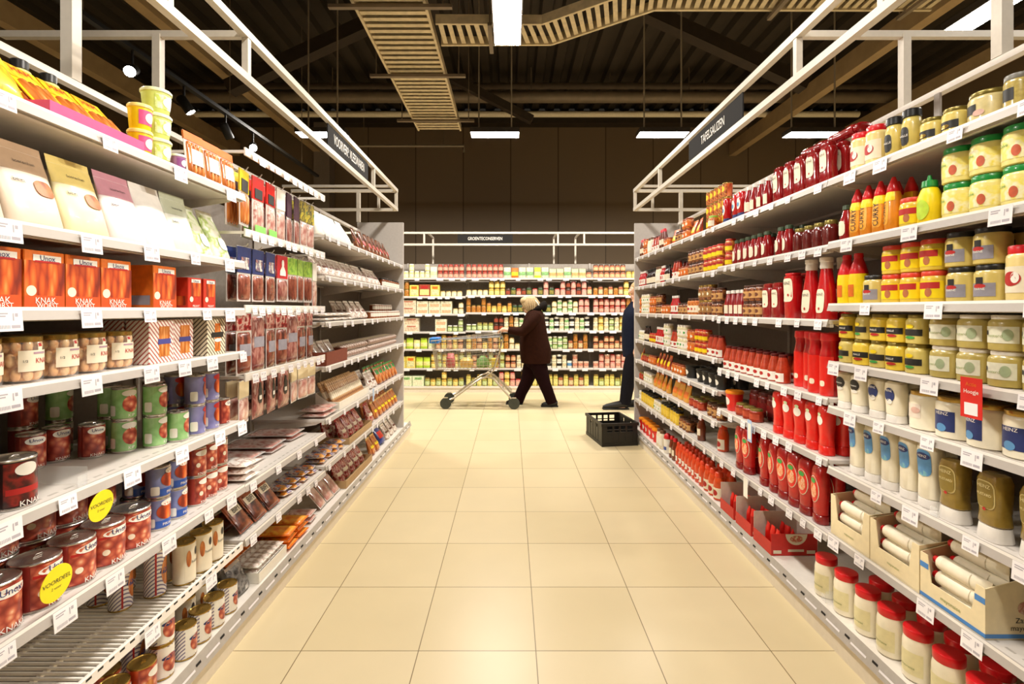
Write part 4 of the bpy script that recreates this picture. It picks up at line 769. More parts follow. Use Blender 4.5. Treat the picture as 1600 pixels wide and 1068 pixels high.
K['blk_up'] = bottle('mustard_squeezer', 'yellow mustard bottle with black cap on top', [(0, 0.026), (0.004, 0.029), (0.06, 0.033), (0.10, 0.031), (0.12, 0.026), (0.122, 0.024)], M('mustard_bottle', 'd6c067', 0.3, coat=0.4, var=0.05), BLACKP, [(0.121, 0.025), (0.124, 0.029), (0.148, 0.028), (0.152, 0.024)], oval=[(0, 0.055, 0.018, 0.033, LABBK, 0.0012, 3)], words=[('MAILLE', 0.011, 0, 0.055, INKW)])
K['jar_small_blk'] = jar('mustard_jar', 'squat mustard jar with black label and gold lid', 0.037, 0.085, M('mustard_pale2', 'd9c46a', 0.3, coat=0.4), OLD, LABBK, (0.2, 0.5), (-150, -30), oval=[(0.0, 0.3, 0.4, 0.08, GOLD)], neck=0.86)
K['pot_mustard'] = jar('mustard_pot', 'round mustard pot with dark lid', 0.050, 0.095, M('mustard_pale3', 'd6c58a', 0.3, coat=0.4), OLD, LABBK, (0.3, 0.6), (-160, -80), oval=[(0.3, 0.3, 0.3, 0.1, M('rose_print', 'd9b0a0', 0.5))], neck=0.9)
K['jar_glass_dk'] = jar('mustard_jar', 'clear jar with grey lid and black label', 0.034, 0.10, M('grain_mustard', 'b8a35a', 0.25, coat=0.6, var=0.2, scale=80), M('grey_lid', '7d7a72', 0.35), LABBK, (0.25, 0.6), (-120, -60), neck=0.9)
WK = [(0, 0.044, 0.026, 2.8), (0.004, 0.047, 0.028, 2.8), (0.05, 0.046, 0.028, 2.8), (0.075, 0.042, 0.026, 2.8), (0.12, 0.043, 0.027, 2.8), (0.15, 0.045, 0.028, 2.8), (0.165, 0.040, 0.025, 2.8)]
K['ket_wide'] = bottle('ketchup_bottle', 'wide dark red ketchup bottle, cream label', WK, DKRED, DKRED, [(0.164, 0.036, 0.023, 2.6), (0.168, 0.038, 0.025, 2.6), (0.185, 0.037, 0.024, 2.6), (0.19, 0.03, 0.018, 2.6)], oval=[(0, 0.105, 0.027, 0.048, LABC, 0.0012, 4.5), (0, 0.075, 0.005, 0.005, INKR, 0.002)], words=[('HEINZ', 0.014, 0, 0.132, INKD)])
K['ket_big'] = bottle('ketchup_bottle', 'tall red ketchup bottle with white cap', [(0, 0.048, 0.032, 2.6), (0.005, 0.052, 0.035, 2.6), (0.06, 0.051, 0.034, 2.6), (0.13, 0.044, 0.031, 2.4), (0.19, 0.032, 0.026, 2.2), (0.235, 0.024, 0.022, 2.0)], REDC, WHITEP, [(0.232, 0.0245), (0.236, 0.027), (0.262, 0.025), (0.264, 0.028), (0.282, 0.028), (0.285, 0.024)], oval=[(0, 0.085, 0.030, 0.055, LABC, 0.0012, 4), (0, 0.05, 0.006, 0.007, INKR, 0.002)], words=[('HEINZ', 0.016, 0, 0.115, INKD)])
K['ket_flat'] = bottle('ketchup_bottle', 'broad red ketchup bottle with shield label', [(0, 0.042, 0.03, 3), (0.005, 0.045, 0.032, 3), (0.10, 0.048, 0.033, 3), (0.19, 0.052, 0.034, 3), (0.215, 0.05, 0.032, 3), (0.222, 0.04, 0.024, 3)], REDC, REDP, [(0.221, 0.042, 0.026, 3), (0.224, 0.044, 0.028, 3), (0.232, 0.043, 0.027, 3)], oval=[(0, 0.145, 0.042, 0.06, LABC, 0.0012, 5), (0.015, 0.12, 0.007, 0.007, INKR, 0.002)], words=[('HEINZ', 0.022, 0, 0.18, INKD)])
K['ket_slim'] = bottle('ketchup_bottle', 'slim red glass ketchup bottle', [(0, 0.028), (0.004, 0.03), (0.085, 0.03), (0.12, 0.02), (0.15, 0.0145)], DKRED, WHITEP, [(0.149, 0.015), (0.151, 0.017), (0.168, 0.0165), (0.17, 0.014)], LABC, (0.02, 0.075), (-140, -40))
K['ket_slimg'] = bottle('ketchup_bottle', 'slim red sauce bottle with dark green cap', [(0, 0.03), (0.004, 0.032), (0.085, 0.032), (0.115, 0.022), (0.135, 0.017)], DKRED, M('dark_green_cap', '3a4a34', 0.4), [(0.134, 0.018), (0.136, 0.02), (0.152, 0.0195), (0.155, 0.016)], oval=[(0, 0.055, 0.019, 0.032, LABC, 0.0012, 3)])
K['ket_blue'] = bottle('ketchup_bottle', 'red ketchup bottle with blue foot', [(0.03, 0.03, 0.022, 2.6), (0.035, 0.033, 0.024, 2.6), (0.11, 0.034, 0.025, 2.6), (0.15, 0.034, 0.024, 2.6), (0.162, 0.026, 0.018, 2.6)], REDC, NAVY, [(0, 0.031, 0.024, 2.6), (0.004, 0.033, 0.025, 2.6), (0.031, 0.031, 0.023, 2.6)], oval=[(0, 0.09, 0.022, 0.035, LAB), (0, 0.085, 0.012, 0.014, LBLUE, 0.002)])
K['red_tall'] = bottle('sauce_bottle', 'tall plain red squeeze bottle', [(0, 0.038), (0.006, 0.041), (0.18, 0.041), (0.20, 0.037), (0.225, 0.033), (0.25, 0.036)], REDC, REDP, [(0.249, 0.037), (0.252, 0.0385), (0.28, 0.037), (0.284, 0.033)], oval=[(0.012, 0.055, 0.013, 0.013, LABC, 0.0015, 3)], extra=[(0.0, 0.178, -175, -5, REDB)])
K['red_squeeze'] = bottle('ketchup_bottle', 'bright red squeeze bottle with white spot', [(0.04, 0.034, 0.028, 2.4), (0.045, 0.038, 0.03, 2.4), (0.075, 0.034, 0.028, 2.4), (0.10, 0.036, 0.029, 2.4), (0.145, 0.043, 0.032, 2.6), (0.195, 0.045, 0.032, 2.8), (0.213, 0.042, 0.028, 2.8), (0.221, 0.034, 0.02, 2.8)], REDB, REDB, [(0, 0.037, 0.03, 2.4), (0.004, 0.04, 0.032, 2.4), (0.036, 0.038, 0.03, 2.4), (0.041, 0.034, 0.028, 2.4)], oval=[(0.004, 0.155, 0.024, 0.022, LAB), (0.004, 0.182, 0.014, 0.008, M('pale_green_spot', 'cfe0b0', 0.5), 0.0018)])
K['ket_oval'] = bottle('ketchup_bottle', 'red ketchup bottle with oval picture label', [(0.04, 0.036, 0.026, 2.4), (0.045, 0.04, 0.029, 2.4), (0.075, 0.039, 0.028, 2.4), (0.15, 0.047, 0.032, 2.6), (0.22, 0.047, 0.031, 2.8), (0.25, 0.043, 0.026, 2.8), (0.262, 0.032, 0.018, 2.8)], M('ketchup_body', 'b81a18', 0.25, coat=0.4, var=0.1), DKRED, [(0, 0.04, 0.03, 2.4), (0.004, 0.043, 0.032, 2.4), (0.036, 0.041, 0.03, 2.4), (0.041, 0.036, 0.026, 2.4)],
    oval=[(0, 0.155, 0.037, 0.062, LABC, 0.0012), (0, 0.155, 0.034, 0.059, REDB, 0.0018), (0, 0.15, 0.026, 0.035, MP('tomato_picture', ['c8301c', 'e86a2a', 'f0c8a0', 'd0401f'], 30), 0.0024), (0, 0.195, 0.02, 0.012, GREENT, 0.0026)])
K['jar_redwhite'] = jar('sauce_jar', 'red sauce jar with white label', 0.037, 0.15, M('tomato_sauce', 'b03a1e', 0.25, coat=0.5, var=0.2), M('dark_red_lid', '5a1512', 0.35), LAB, (0.05, 0.36), (-165, -15), oval=[(0.2, 0.22, 0.4, 0.07, INKR), (-0.5, 0.22, 0.2, 0.05, INKD)], shoulder=0.42, neck=0.55, lidh=0.09)
K['jar_brown'] = jar('relish_jar', 'brown relish jar with dark lid', 0.036, 0.095, P_BROWNR, M('brown_lid', '4a2a1a', 0.35, metal=0.3), M('tan_label', 'c9985a', 0.5, var=0.15), (0.2, 0.62), (-165, -15), oval=[(0, 0.4, 0.5, 0.12, M('brown_print', '6b3b28', 0.4))])
K['jar_orange'] = jar('relish_jar', 'small orange relish jar', 0.034, 0.085, P_MIX, M('red_gold_lid', '9a4a2a', 0.35, metal=0.3), ORANGE, (0.2, 0.62), (-165, -15), oval=[(0, 0.42, 0.5, 0.14, LABC)])
K['jar_yellowlab'] = jar('relish_jar', 'red relish jar with yellow label', 0.036, 0.09, P_MIX, M('red_lid2', 'b8301f', 0.35), YELB, (0.15, 0.45), (-165, -15), extra=[(0.5, 0.66, -165, -15, INKR)])
K['can_relish'] = can('relish_can', 'orange relish can', 0.034, 0.10, P_ORNG, P_MIX, GOLD, 20, None, [(0, 0.6, 0.6, 0.2, YELB)])
K['jar_greenlid'] = jar('relish_jar', 'small jar with bright green lid', 0.036, 0.085, P_MIX, M('lime_lid', '8fc04a', 0.35), LABC, (0.15, 0.6), (-165, -15))
K['tub_black'] = tub('sauce_tub', 'black sauce tub', 0.055, 0.10, BLACKP, BLACKP, LABBK)
K['jar_yel'] = jar('relish_jar', 'yellow relish jar', 0.036, 0.12, M('piccalilli', 'd9b52c', 0.3, coat=0.4, var=0.15, scale=60), BLACKP, YEL, (0.2, 0.6), (-165, -15))
K['jar_pale'] = jar('relish_jar', 'pale relish jar with white label', 0.034, 0.10, M('pale_relish', 'd9cfa8', 0.3, coat=0.4, var=0.1), WHITEP, LAB, (0.15, 0.6), (-165, -15), oval=[(0, 0.4, 0.4, 0.1, GREENT)])
K['pouch_orange'] = pouch('sauce_pouch', 'orange sauce pouch', 0.10, 0.045, 0.13, P_ORNG, ORANGE, YELB, None, 0.02)
K['pouch_or2'] = pouch('sauce_pouch', 'golden orange pouch', 0.13, 0.05, 0.14, M('golden_orange', 'e0a13a', 0.35, var=0.1), ORANGE, ORANGE, None, 0.02)
K['bt_sauce'] = bottle('sauce_bottle', 'slim dark sauce bottle with pale label', [(0, 0.024), (0.004, 0.026), (0.09, 0.026), (0.115, 0.014), (0.14, 0.011)], M('dark_sauce', '2c120c', 0.15, coat=0.7), BLACKP, [(0.139, 0.0115), (0.141, 0.0135), (0.158, 0.013), (0.16, 0.011)], LABC, (0.02, 0.075), (-160, -20))
K['bt_chili'] = bottle('sauce_bottle', 'slim red chili bottle', [(0, 0.024), (0.004, 0.026), (0.09, 0.026), (0.115, 0.014), (0.14, 0.011)], REDC, WHITEP, [(0.139, 0.0115), (0.141, 0.0135), (0.158, 0.013), (0.16, 0.011)], LAB, (0.02, 0.075), (-160, -20), oval=[(0, 0.05, 0.012, 0.018, INKR)])
K['bt_brown'] = bottle('sauce_bottle', 'brown sauce bottle with red cap', [(0, 0.029), (0.005, 0.032), (0.10, 0.031), (0.14, 0.022), (0.16, 0.018)], M('brown_sauce', '6e2f14', 0.2, coat=0.6, var=0.15), REDP, [(0.159, 0.0185), (0.162, 0.0205), (0.185, 0.018), (0.19, 0.014)], LABC, (0.04, 0.09), (-140, -40))
K['bt_orange'] = bottle('sauce_bottle', 'orange sauce bottle with white label', [(0, 0.035), (0.005, 0.039), (0.11, 0.039), (0.145, 0.03), (0.155, 0.026)], M('orange_sauce', 'cf4a1c', 0.22, coat=0.6, var=0.1), M('orange_cap', 'd8401c', 0.35), [(0.154, 0.026), (0.157, 0.029), (0.185, 0.026), (0.19, 0.02)], LABC, (0.015, 0.085), (-165, -15), oval=[(0.004, 0.05, 0.022, 0.02, INKR), (-0.016, 0.06, 0.01, 0.012, GREENT)])
K['bt_orange2'] = bottle('sauce_bottle', 'orange red chili sauce bottle', [(0, 0.028), (0.005, 0.031), (0.12, 0.031), (0.15, 0.022), (0.16, 0.018)], M('chili_sauce', 'd0441a', 0.22, coat=0.6, var=0.12), M('orange_cap', 'd8401c', 0.35), [(0.159, 0.018), (0.162, 0.021), (0.18, 0.018), (0.185, 0.014)], LAB, (0.03, 0.07), (-140, -40), oval=[(0, 0.05, 0.012, 0.014, INKR)])
K['jar_tomato'] = jar('relish_jar', 'small tomato paste jar', 0.040, 0.075, M('tomato_paste', '96301a', 0.25, coat=0.5, var=0.15), OLD, M('tomato_label', 'b8482a', 0.45, var=0.2), (0.2, 0.62), (-165, -15))
K['bt_whitelab'] = bottle('sauce_bottle', 'white labelled bottle with red top', [(0, 0.032), (0.005, 0.035), (0.11, 0.035), (0.13, 0.033)], LAB, REDP, [(0.129, 0.034), (0.132, 0.0355), (0.16, 0.03), (0.175, 0.016), (0.178, 0.012)], M('blue_print', '4a5aa0', 0.45), (0.03, 0.06), (-140, -40))
K['bt_yelwhite'] = bottle('sauce_bottle', 'white and yellow bottle with brown cap', [(0, 0.034), (0.005, 0.037), (0.11, 0.036), (0.14, 0.028)], LABC, M('brown_cap', '6a4a34', 0.4), [(0.139, 0.027), (0.142, 0.029), (0.165, 0.026), (0.168, 0.02)], LAB, (0.03, 0.10), (-150, -30))
K['pail_orange'] = tub('sauce_tub', 'red and orange tub', 0.055, 0.13, REDB, M('orange_lid', 'f0901c', 0.35), REDB)
K['jar_bigred'] = jar('sauce_jar', 'large dark red sauce jar', 0.050, 0.15, M('deep_red_sauce', '7a1712', 0.25, coat=0.5, var=0.12), M('dark_red_lid', '5a1512', 0.35), M('deep_red_label', '96201a', 0.45, var=0.15), (0.15, 0.6), (-165, -15), oval=[(-0.3, 0.25, 0.3, 0.1, LABC)])
K['jar_dark'] = jar('relish_jar', 'dark brown jar with gold lid', 0.038, 0.11, P_BROWNR, GOLD, M('dark_tan_label', 'a0743c', 0.5, var=0.2), (0.2, 0.6), (-165, -15), oval=[(0, 0.4, 0.4, 0.1, LABC)])
K['jar_tall'] = jar('relish_jar', 'tall brown relish jar, cream label', 0.034, 0.13, P_MIX, M('brown_lid', '4a2a1a', 0.35, metal=0.3), LABC, (0.15, 0.55), (-165, -15), oval=[(0, 0.35, 0.5, 0.08, INKR)])
# ---------------------------------------------------------------- stocking the shelves
ITEMS = []
def place(kind, mtx, side, placename, row, layer, D, note=None):
    o = bpy.data.objects.new(kind.name, kind.root); COL.objects.link(o); o.matrix_world = mtx
    for pn, me in kind.parts:
        c = bpy.data.objects.new(pn, me); COL.objects.link(c); c.parent = o
    ITEMS.append((o, kind, side, placename, row, layer, D, note))
    return o
def spot_mtx(side, D, y, z, lean=0.0, turn=0.0, lift=0.0, roll=0.0):
    """y metres behind the shelf's front edge, D along the aisle; lean tips the thing backwards, turn spins it, roll lays it sideways"""
    if side == 'B': base = Matrix.Translation((D, BACKF+y, z+lift))
    else: base = Matrix.Translation((SG[side]*(XF[side]+y), D, z+lift))
    return base @ Matrix.Rotation(ROT[side], 4, 'Z') @ Matrix.Rotation(turn, 4, 'Z') @ Matrix.Rotation(-lean, 4, 'X') @ Matrix.Rotation(roll, 4, 'Y')
def run(side, bay, si, keys, D=None, px=None, n=None, rows=1, layers=1, inset=0.012, gap=0.003, turn=4.0, lean=0.0, dz=0.001, skip=(), note=None, stag=0.0, lay0=0, row0=0):
    """a row of goods on one shelf between two depths (or image columns); keys may alternate"""
    keys = keys if isinstance(keys, (list, tuple)) else [keys]; ks = [K[k] for k in keys]
    z = ZS[side, bay][si]+dz; pn = f'{shelf_word(side, bay, si)} {BAYNAME[side, bay]} shelf'
    wd = max(k.w for k in ks); dp = max(k.d for k in ks)
    if lean: dp = max(dp, max(k.h for k in ks)*math.sin(R(lean))*0.35+dp)
    if px: Xc = XF[side]+inset+dp/2; D = sorted(at(p, Xc) for p in px)
    d0, d1 = D
    if n is None: n = max(1, int((d1-d0+0.012)/(wd+gap)))
    pitch = (d1-d0)/n; loose_ = n > 3 and rows <= 2 and layers == 1 and not lean and bay in ('ketchup', 'relish', 'end')
    for r in range(rows):
        for l in range(layers if not isinstance(layers, (list, tuple)) else layers[r]):
            for i in range(n):
                if (r, l, i) in skip or (loose_ and r == 0 and random.random() < 0.06): continue
                k = ks[(i+r) % len(ks)]; dd = d0+pitch*(i+0.5+(stag if r % 2 else 0))+random.uniform(-1, 1)*max(0, min(0.006, (pitch-wd)/2))
                t = R(random.uniform(-turn, turn)); lift = l*(k.h+0.0006)+(k.d*0.5*math.sin(R(lean)) if lean else 0)
                place(k, spot_mtx(side, dd, inset+dp/2+r*(dp+0.003)+(random.uniform(0, 0.0022) if not lean else 0), z, R(lean), t, lift), side, pn, r+row0, l+lay0, dd, note)
def lay(side, bay, si, key, D, n, layers=1, inset=0.02, rows=1, turn=5.0, dz=0.001, tilt=0.0, note=None):
    """flat packs lying face up, one upon another"""
    k = K[key]; z = ZS[side, bay][si]+dz; pn = f'{shelf_word(side, bay, si)} {BAYNAME[side, bay]} shelf'; p = (D[1]-D[0])/n; th = k.d
    for r in range(rows):
        for l in range(layers):
            for i in range(n):
                dd = D[0]+p*(i+0.5)
                place(k, spot_mtx(side, dd, inset+r*(k.h+0.01)+0.004*(l % 2), z, R(90), 0, th/2+l*(th+0.0008)) @ Matrix.Rotation(R(random.uniform(-turn, turn)), 4, 'Y'), side, pn, r, l, dd, note)
def one(side, bay, si, key, X, D, layers=1, turn=0.0, dz=0.001, lean=0.0, lift=0.0, lay0=0, row=None, note=None):
    k = K[key]; z = ZS[side, bay][si]+dz; pn = f'{shelf_word(side, bay, si)} {BAYNAME[side, bay]} shelf'
    for l in range(layers):
        place(k, spot_mtx(side, D, X-XF[side], z, R(lean), R(turn), lift+l*(k.h+0.0006)), side, pn, round((X-XF[side])/0.09) if row is None else row, l+lay0, D, note)
def tray(side, bay, si, D, w, d, h, mat, label, hb=None, inset=0.01, name='display_tray', word=None, t=0.003, print_mat=None, cut=0.0):
    """an open card tray: low front, higher back"""
    hb = hb or h; b = B()
    b.box((-w/2, -d/2, 0), (w/2, d/2, t), mat); b.box((-w/2, -d/2, t), (w/2, -d/2+t, h), print_mat or mat); b.box((-w/2, d/2-t, t), (w/2, d/2, hb), mat)
    for s in (-1, 1):
        x0, x1 = (s*w/2-t, s*w/2) if s > 0 else (-w/2, -w/2+t)
        b.add([(x0, -d/2+t, t), (x1, -d/2+t, t), (x1, d/2-t, t), (x0, d/2-t, t), (x0, -d/2+t, h), (x1, -d/2+t, h), (x1, -d/2+d*0.45, h+0.0*hb), (x0, -d/2+d*0.45, h), (x0, d/2-t, hb), (x1, d/2-t, hb)],
              [(0, 3, 8, 7, 4), (1, 5, 6, 9, 2), (4, 7, 6, 5), (7, 8, 9, 6), (0, 4, 5, 1), (3, 2, 9, 8), (0, 1, 2, 3)], mat)
    o = b.obj(name, smooth=False); o.matrix_world = spot_mtx(side, D, inset+d/2, ZS[side, bay][si]+0.0008); tag(o, label, 'tray')
    return o
# ---- sausages: the near bay
A = ('L', 'near')
run(*A, 0, 'pack_crisp', D=(1.02, 1.34), n=2, lean=14, inset=0.02)
tray(*A, 0, 1.51, 0.345, 0.12, 0.035, PINKC, 'bright pink card tray holding yellow sausage packs', 0.05, inset=0.004)
run(*A, 0, 'pack_yellow', D=(1.34, 1.68), n=3, lean=42, inset=0.0, dz=0.006, turn=2); run(*A, 0, 'pack_yellow', D=(1.345, 1.685), n=3, lean=24, inset=0.14, dz=0.006, turn=2, note='upright behind')
run(*A, 0, 'bottle_yel', D=(1.50, 1.70), n=2, inset=0.25)
one(*A, 0, 'tub_pink', 1.247, 1.722, 2); one(*A, 0, 'tub_green', 1.262, 1.822, 3); one(*A, 0, 'tub_purple', 1.24, 1.905, 1)
run(*A, 0, 'pk_orange', D=(1.94, 2.28), n=3, lean=6, inset=0.006)
for k, d in (('pouch_tan', 1.17), ('pouch_tan', 1.335), ('pouch_yellow', 1.495), ('pouch_pink', 1.655), ('pouch_white', 1.803)): one(*A, 1, k, 1.242, d, lean=4)
one(*A, 1, 'pouch_grey', 1.262, 1.962); run(*A, 1, 'pouch_green', D=(2.046, 2.306), n=2, gap=-0.02, inset=0.016, lean=8); run(*A, 1, 'pouch_white', D=(1.1, 1.9), n=5, inset=0.17)
run(*A, 2, 'carton_big', D=(1.03, 1.64), n=5, rows=2, turn=1); run(*A, 2, 'carton_big', D=(1.735, 1.865), n=1, rows=2, turn=1); run(*A, 2, 'carton_red', D=(1.92, 2.11), n=2, rows=2, turn=1)
run(*A, 3, 'jar_knak', D=(1.05, 1.69), n=6, rows=2, turn=8); run(*A, 3, 'box_stripe', D=(1.72, 1.85), n=1, rows=2, turn=1); run(*A, 3, 'box_stripe', D=(1.86, 1.99), n=1, turn=1, inset=0.03); run(*A, 3, 'box_dog', D=(2.05, 2.18), n=1, rows=2, turn=1)
run(*A, 4, 'tin_black', D=(1.10, 1.36), n=2, turn=6)
for X, D, k, l in ((1.50, 1.69, 'can_red', 1), (1.42, 1.735, 'can_red', 1), (1.50, 1.60, 'can_red', 1), (1.57, 1.78, 'can_green', 2), (1.60, 1.68, 'can_red', 2), (1.60, 1.5, 'can_green', 1), (1.36, 1.80, 'can_green', 2), (1.44, 1.84, 'can_green', 2), (1.30, 1.87, 'can_green', 2), (1.27, 1.95, 'can_green', 1),
                   (1.36, 1.95, 'can_red', 2), (1.262, 2.045, 'can_purple', 2), (1.345, 2.05, 'can_purple', 2), (1.258, 2.135, 'can_purple', 2), (1.262, 2.225, 'can_red', 1), (1.345, 2.2, 'can_red', 2)): one(*A, 4, k, X, D, l, turn=random.uniform(-25, 25))
run(*A, 5, 'tin_wide', D=(1.08, 1.77), n=6, rows=2, layers=[1, 2], turn=12)
run(*A, 5, 'can_blue', D=(1.80, 2.0), n=2, rows=2, layers=2, turn=15, inset=0.035); run(*A, 5, 'can_orange', D=(2.04, 2.28), n=3, rows=2, layers=2, turn=20, inset=0.04)
for X, D, k, l in ((1.372, 1.80, 'can_stripe', 1), (1.31, 1.885, 'can_stripe', 1), (1.47, 1.83, 'can_stripe', 1), (1.56, 1.86, 'can_stripe', 1), (1.45, 1.92, 'can_stripe', 1), (1.26, 1.975, 'can_cream', 1), (1.25, 2.065, 'can_cream', 1), (1.255, 2.155, 'can_cream', 1), (1.34, 2.0, 'can_cream', 1), (1.345, 2.095, 'can_cream', 1)): one(*A, 6, k, X, D, l, turn=random.uniform(-15, 15))
for X, D, k, l in ((1.27, 1.64, 'can_ham', 1), (1.25, 1.735, 'can_ham', 1), (1.345, 1.70, 'can_ham', 1), (1.255, 1.84, 'can_whitepic', 2), (1.35, 1.83, 'can_stripe', 1), (1.238, 1.945, 'can_whitepic', 1), (1.238, 2.04, 'can_whitepic', 1), (1.238, 2.135, 'can_whitepic', 1), (1.32, 2.07, 'can_cream', 1), (1.325, 2.17, 'can_cream', 1), (1.238, 2.235, 'can_whitepic', 1)): one(*A, 7, k, X, D, l, turn=random.uniform(-15, 15))
# ---- peg hooks
HOOK = B().tube([(0, 0.44, 0), (0, 0.03, 0), (0, 0.008, 0.004), (0, 0.0, 0.016)], 0.0028, M('hook_wire', 'd2cbc2', 0.3, metal=0.5, var=0.03), 6).mesh('peg_hook')
HOOKS = []
def hooks(zt, seq, rowname, deep=2, front=0.035):
    d = 2.315
    for key, n in seq:
        k = K[key]
        for i in range(n):
            D = d+k.w/2+0.004; d += k.w+0.010
            h = put('peg_hook', HOOK); h.matrix_world = spot_mtx('L', D, 0.02, zt-0.002); HOOKS.append((h, rowname, D))
            for r in range(deep): place(k, spot_mtx('L', D, front+r*(k.d+0.022)+0.006, zt-k.h-0.0005, 0, R(random.uniform(-9, 9)) if r == 0 else 0), 'L', f'{rowname} row of peg hooks', r, 0, D, None)
hooks(2.10, (('pk_yellow', 1), ('pk_red', 2), ('pk_white', 1), ('pk_dark', 2), ('pk_olive', 2)), 'top')
hooks(1.745, (('pk_navy', 3), ('pk_portrait', 1), ('pk_green', 3), ('pk_white', 1)), 'second')
hooks(1.435, (('pk_brown', 1), ('pk_meat', 1), ('pk_brown', 2), ('pk_meat', 1), ('pk_brown', 2)), 'third')
hooks(1.125, (('pk_cream', 1), ('pk_guitar', 3), ('pk_cream', 3)), 'lowest')
_n = {}
for h, rn, D in sorted(HOOKS, key=lambda q: (q[1], q[2])):
    _n[rn] = _n.get(rn, -1)+1; tag(h, f'wire peg hook holding meat packs, {ORD[_n[rn]]} along the {rn} hook row', 'hook', 'peg hooks')
RAILS = []
for z, nm in ((2.165, 'top'), (1.80, 'second'), (1.455, 'third'), (1.145, 'lowest')):
    b = B(); L = 0.99; b.box((-L/2, -0.006, -0.018), (L/2, 0.002, 0.018), WHITE, 0.001)
    for s in (-1, 1): b.box((s*(L/2-0.008)-0.006, 0.002, -0.006), (s*(L/2-0.008)+0.006, 0.47, 0.006), WHITE)
    o = b.obj('label_rail', smooth=False); o.matrix_world = spot_mtx('L', 2.80, 0.0, z); tag(o, f'white label rail in front of the {nm} row of peg hooks', 'rail', 'label rails'); RAILS.append((z, nm))
A = ('L', 'hook')
lay(*A, 0, 'flat_white', (2.32, 2.46), 1, 3, inset=0.0); lay(*A, 0, 'flat_ham', (2.49, 3.28), 3, 2, inset=0.10, turn=7)
run(*A, 1, 'bifi', D=(2.33, 2.75), n=3, lean=38, inset=0.0, rows=2); lay(*A, 1, 'snack_small', (2.78, 3.28), 4, 2, inset=0.03, turn=14)
run(*A, 2, 'bag_silver', D=(2.31, 2.44), n=1, lean=12, inset=0.01, rows=2)
tray(*A, 2, 2.60, 0.30, 0.25, 0.05, LAB, 'white card tray of wrapped snack sticks on the plinth', inset=0.004)
lay(*A, 2, 'snack_stick', (2.457, 2.743), 6, 3, inset=0.014, dz=0.005, turn=1)
lay(*A, 2, 'snack_orange', (2.765, 3.05), 2, 3, inset=0.0); lay(*A, 2, 'snack_pink', (3.07, 3.29), 1, 2, inset=0.02)
# ---- meats further along
A = ('L', 'third')
run(*A, 0, 'bag_white', D=(3.32, 4.08), n=5, lean=10, rows=2); run(*A, 0, 'bag_dark', D=(4.15, 4.48), n=2, lean=8)
run(*A, 1, 'bag_pattern', D=(3.32, 4.48), n=9, lean=16, rows=2)
lay(*A, 2, 'flat_white', (3.34, 4.0), 4, 2, inset=0.01); run(*A, 2, 'bag_pattern', D=(4.02, 4.48), n=3, lean=14, rows=2)
tray(*A, 3, 3.56, 0.42, 0.24, 0.09, BROWNCARD, 'brown card tray of white salami bags on the fourth shelf', 0.11, inset=0.004)
run(*A, 3, 'bag_pattern', D=(3.37, 3.75), n=3, lean=10, inset=0.03, dz=0.005, rows=2, note='in the brown tray')
for i in range(11):
    for l in range(2): place(K['salami'], spot_mtx('L', 3.80+i*0.062, 0.14, 1.0812, 0, R(90+random.uniform(-3, 3)), l*0.0535), 'L', 'fourth meat shelf', 0, l, 3.80+i*0.062)
lay(*A, 4, 'snack_pink', (3.32, 3.58), 2, 2, inset=0.005)
tray(*A, 4, 3.98, 0.76, 0.17, 0.06, LAB, 'long white card tray of dry sausages on the fifth shelf', 0.12, inset=0.004)
for i in range(20):
    for r in range(2): place(K['stick'], spot_mtx('L', 3.635+i*0.0355, 0.036+r*0.045, 0.746, R(26), R(random.uniform(-4, 4)), 0.007), 'L', 'fifth meat shelf', r, 0, 3.635+i*0.0355)
lay(*A, 5, 'snack_small', (3.32, 3.80), 4, 2, inset=0.02, turn=14)
tray(*A, 5, 4.14, 0.62, 0.29, 0.05, KRAFT, 'kraft card tray of red netted sausages on the sixth shelf', 0.07, inset=0.006)
run(*A, 5, 'bag_rednet', D=(3.87, 4.41), n=4, lean=14, inset=0.030, dz=0.005, rows=2, note='in the kraft tray')
run(*A, 6, 'snack_pink', D=(3.32, 3.72), n=3, lean=40, inset=0.004)
tray(*A, 6, 4.10, 0.70, 0.29, 0.055, KRAFT, 'kraft card tray of red netted sausages on the plinth', 0.07, inset=0.004)
run(*A, 6, 'bag_rednet', D=(3.78, 4.42), n=5, lean=14, inset=0.030, dz=0.005, rows=2, note='in the plinth tray')
A = ('L', 'end')
run(*A, 0, 'bag_dark', D=(4.52, 5.3), n=6, lean=8); run(*A, 1, 'bag_pattern', D=(4.52, 4.9), n=3, lean=14); run(*A, 1, 'jar_dk', D=(4.95, 5.62), n=8, rows=2)
run(*A, 2, 'jar_white', D=(4.54, 5.64), n=13, rows=2); run(*A, 2, 'jar_white', D=(4.9, 5.62), n=8, dz=0.0665, inset=0.092, lay0=1, row0=1)
for i in range(16):
    for l in range(2): place(K['salami'], spot_mtx('L', 4.56+i*0.066, 0.14, 1.0812, 0, R(90+random.uniform(-3, 3)), l*0.0535), 'L', 'fourth far meat shelf', 0, l, 4.56+i*0.066)
run(*A, 4, 'bag_pattern', D=(4.52, 4.78), n=2, lean=10, rows=2); run(*A, 4, 'bag_green', D=(4.82, 5.62), n=6, lean=10, rows=2)
run(*A, 5, 'bag_rednet', D=(4.52, 4.66), n=1, lean=10); run(*A, 5, 'bag_tan', D=(4.70, 5.62), n=7, lean=10, rows=2)
run(*A, 6, 'bag_tan', D=(4.55, 4.85), n=2, lean=12, inset=0.004); run(*A, 6, 'bag_blue', D=(4.9, 5.1), n=1, lean=16, inset=0.004); run(*A, 6, 'bag_pattern', D=(5.12, 5.6), n=3, lean=14, inset=0.004)
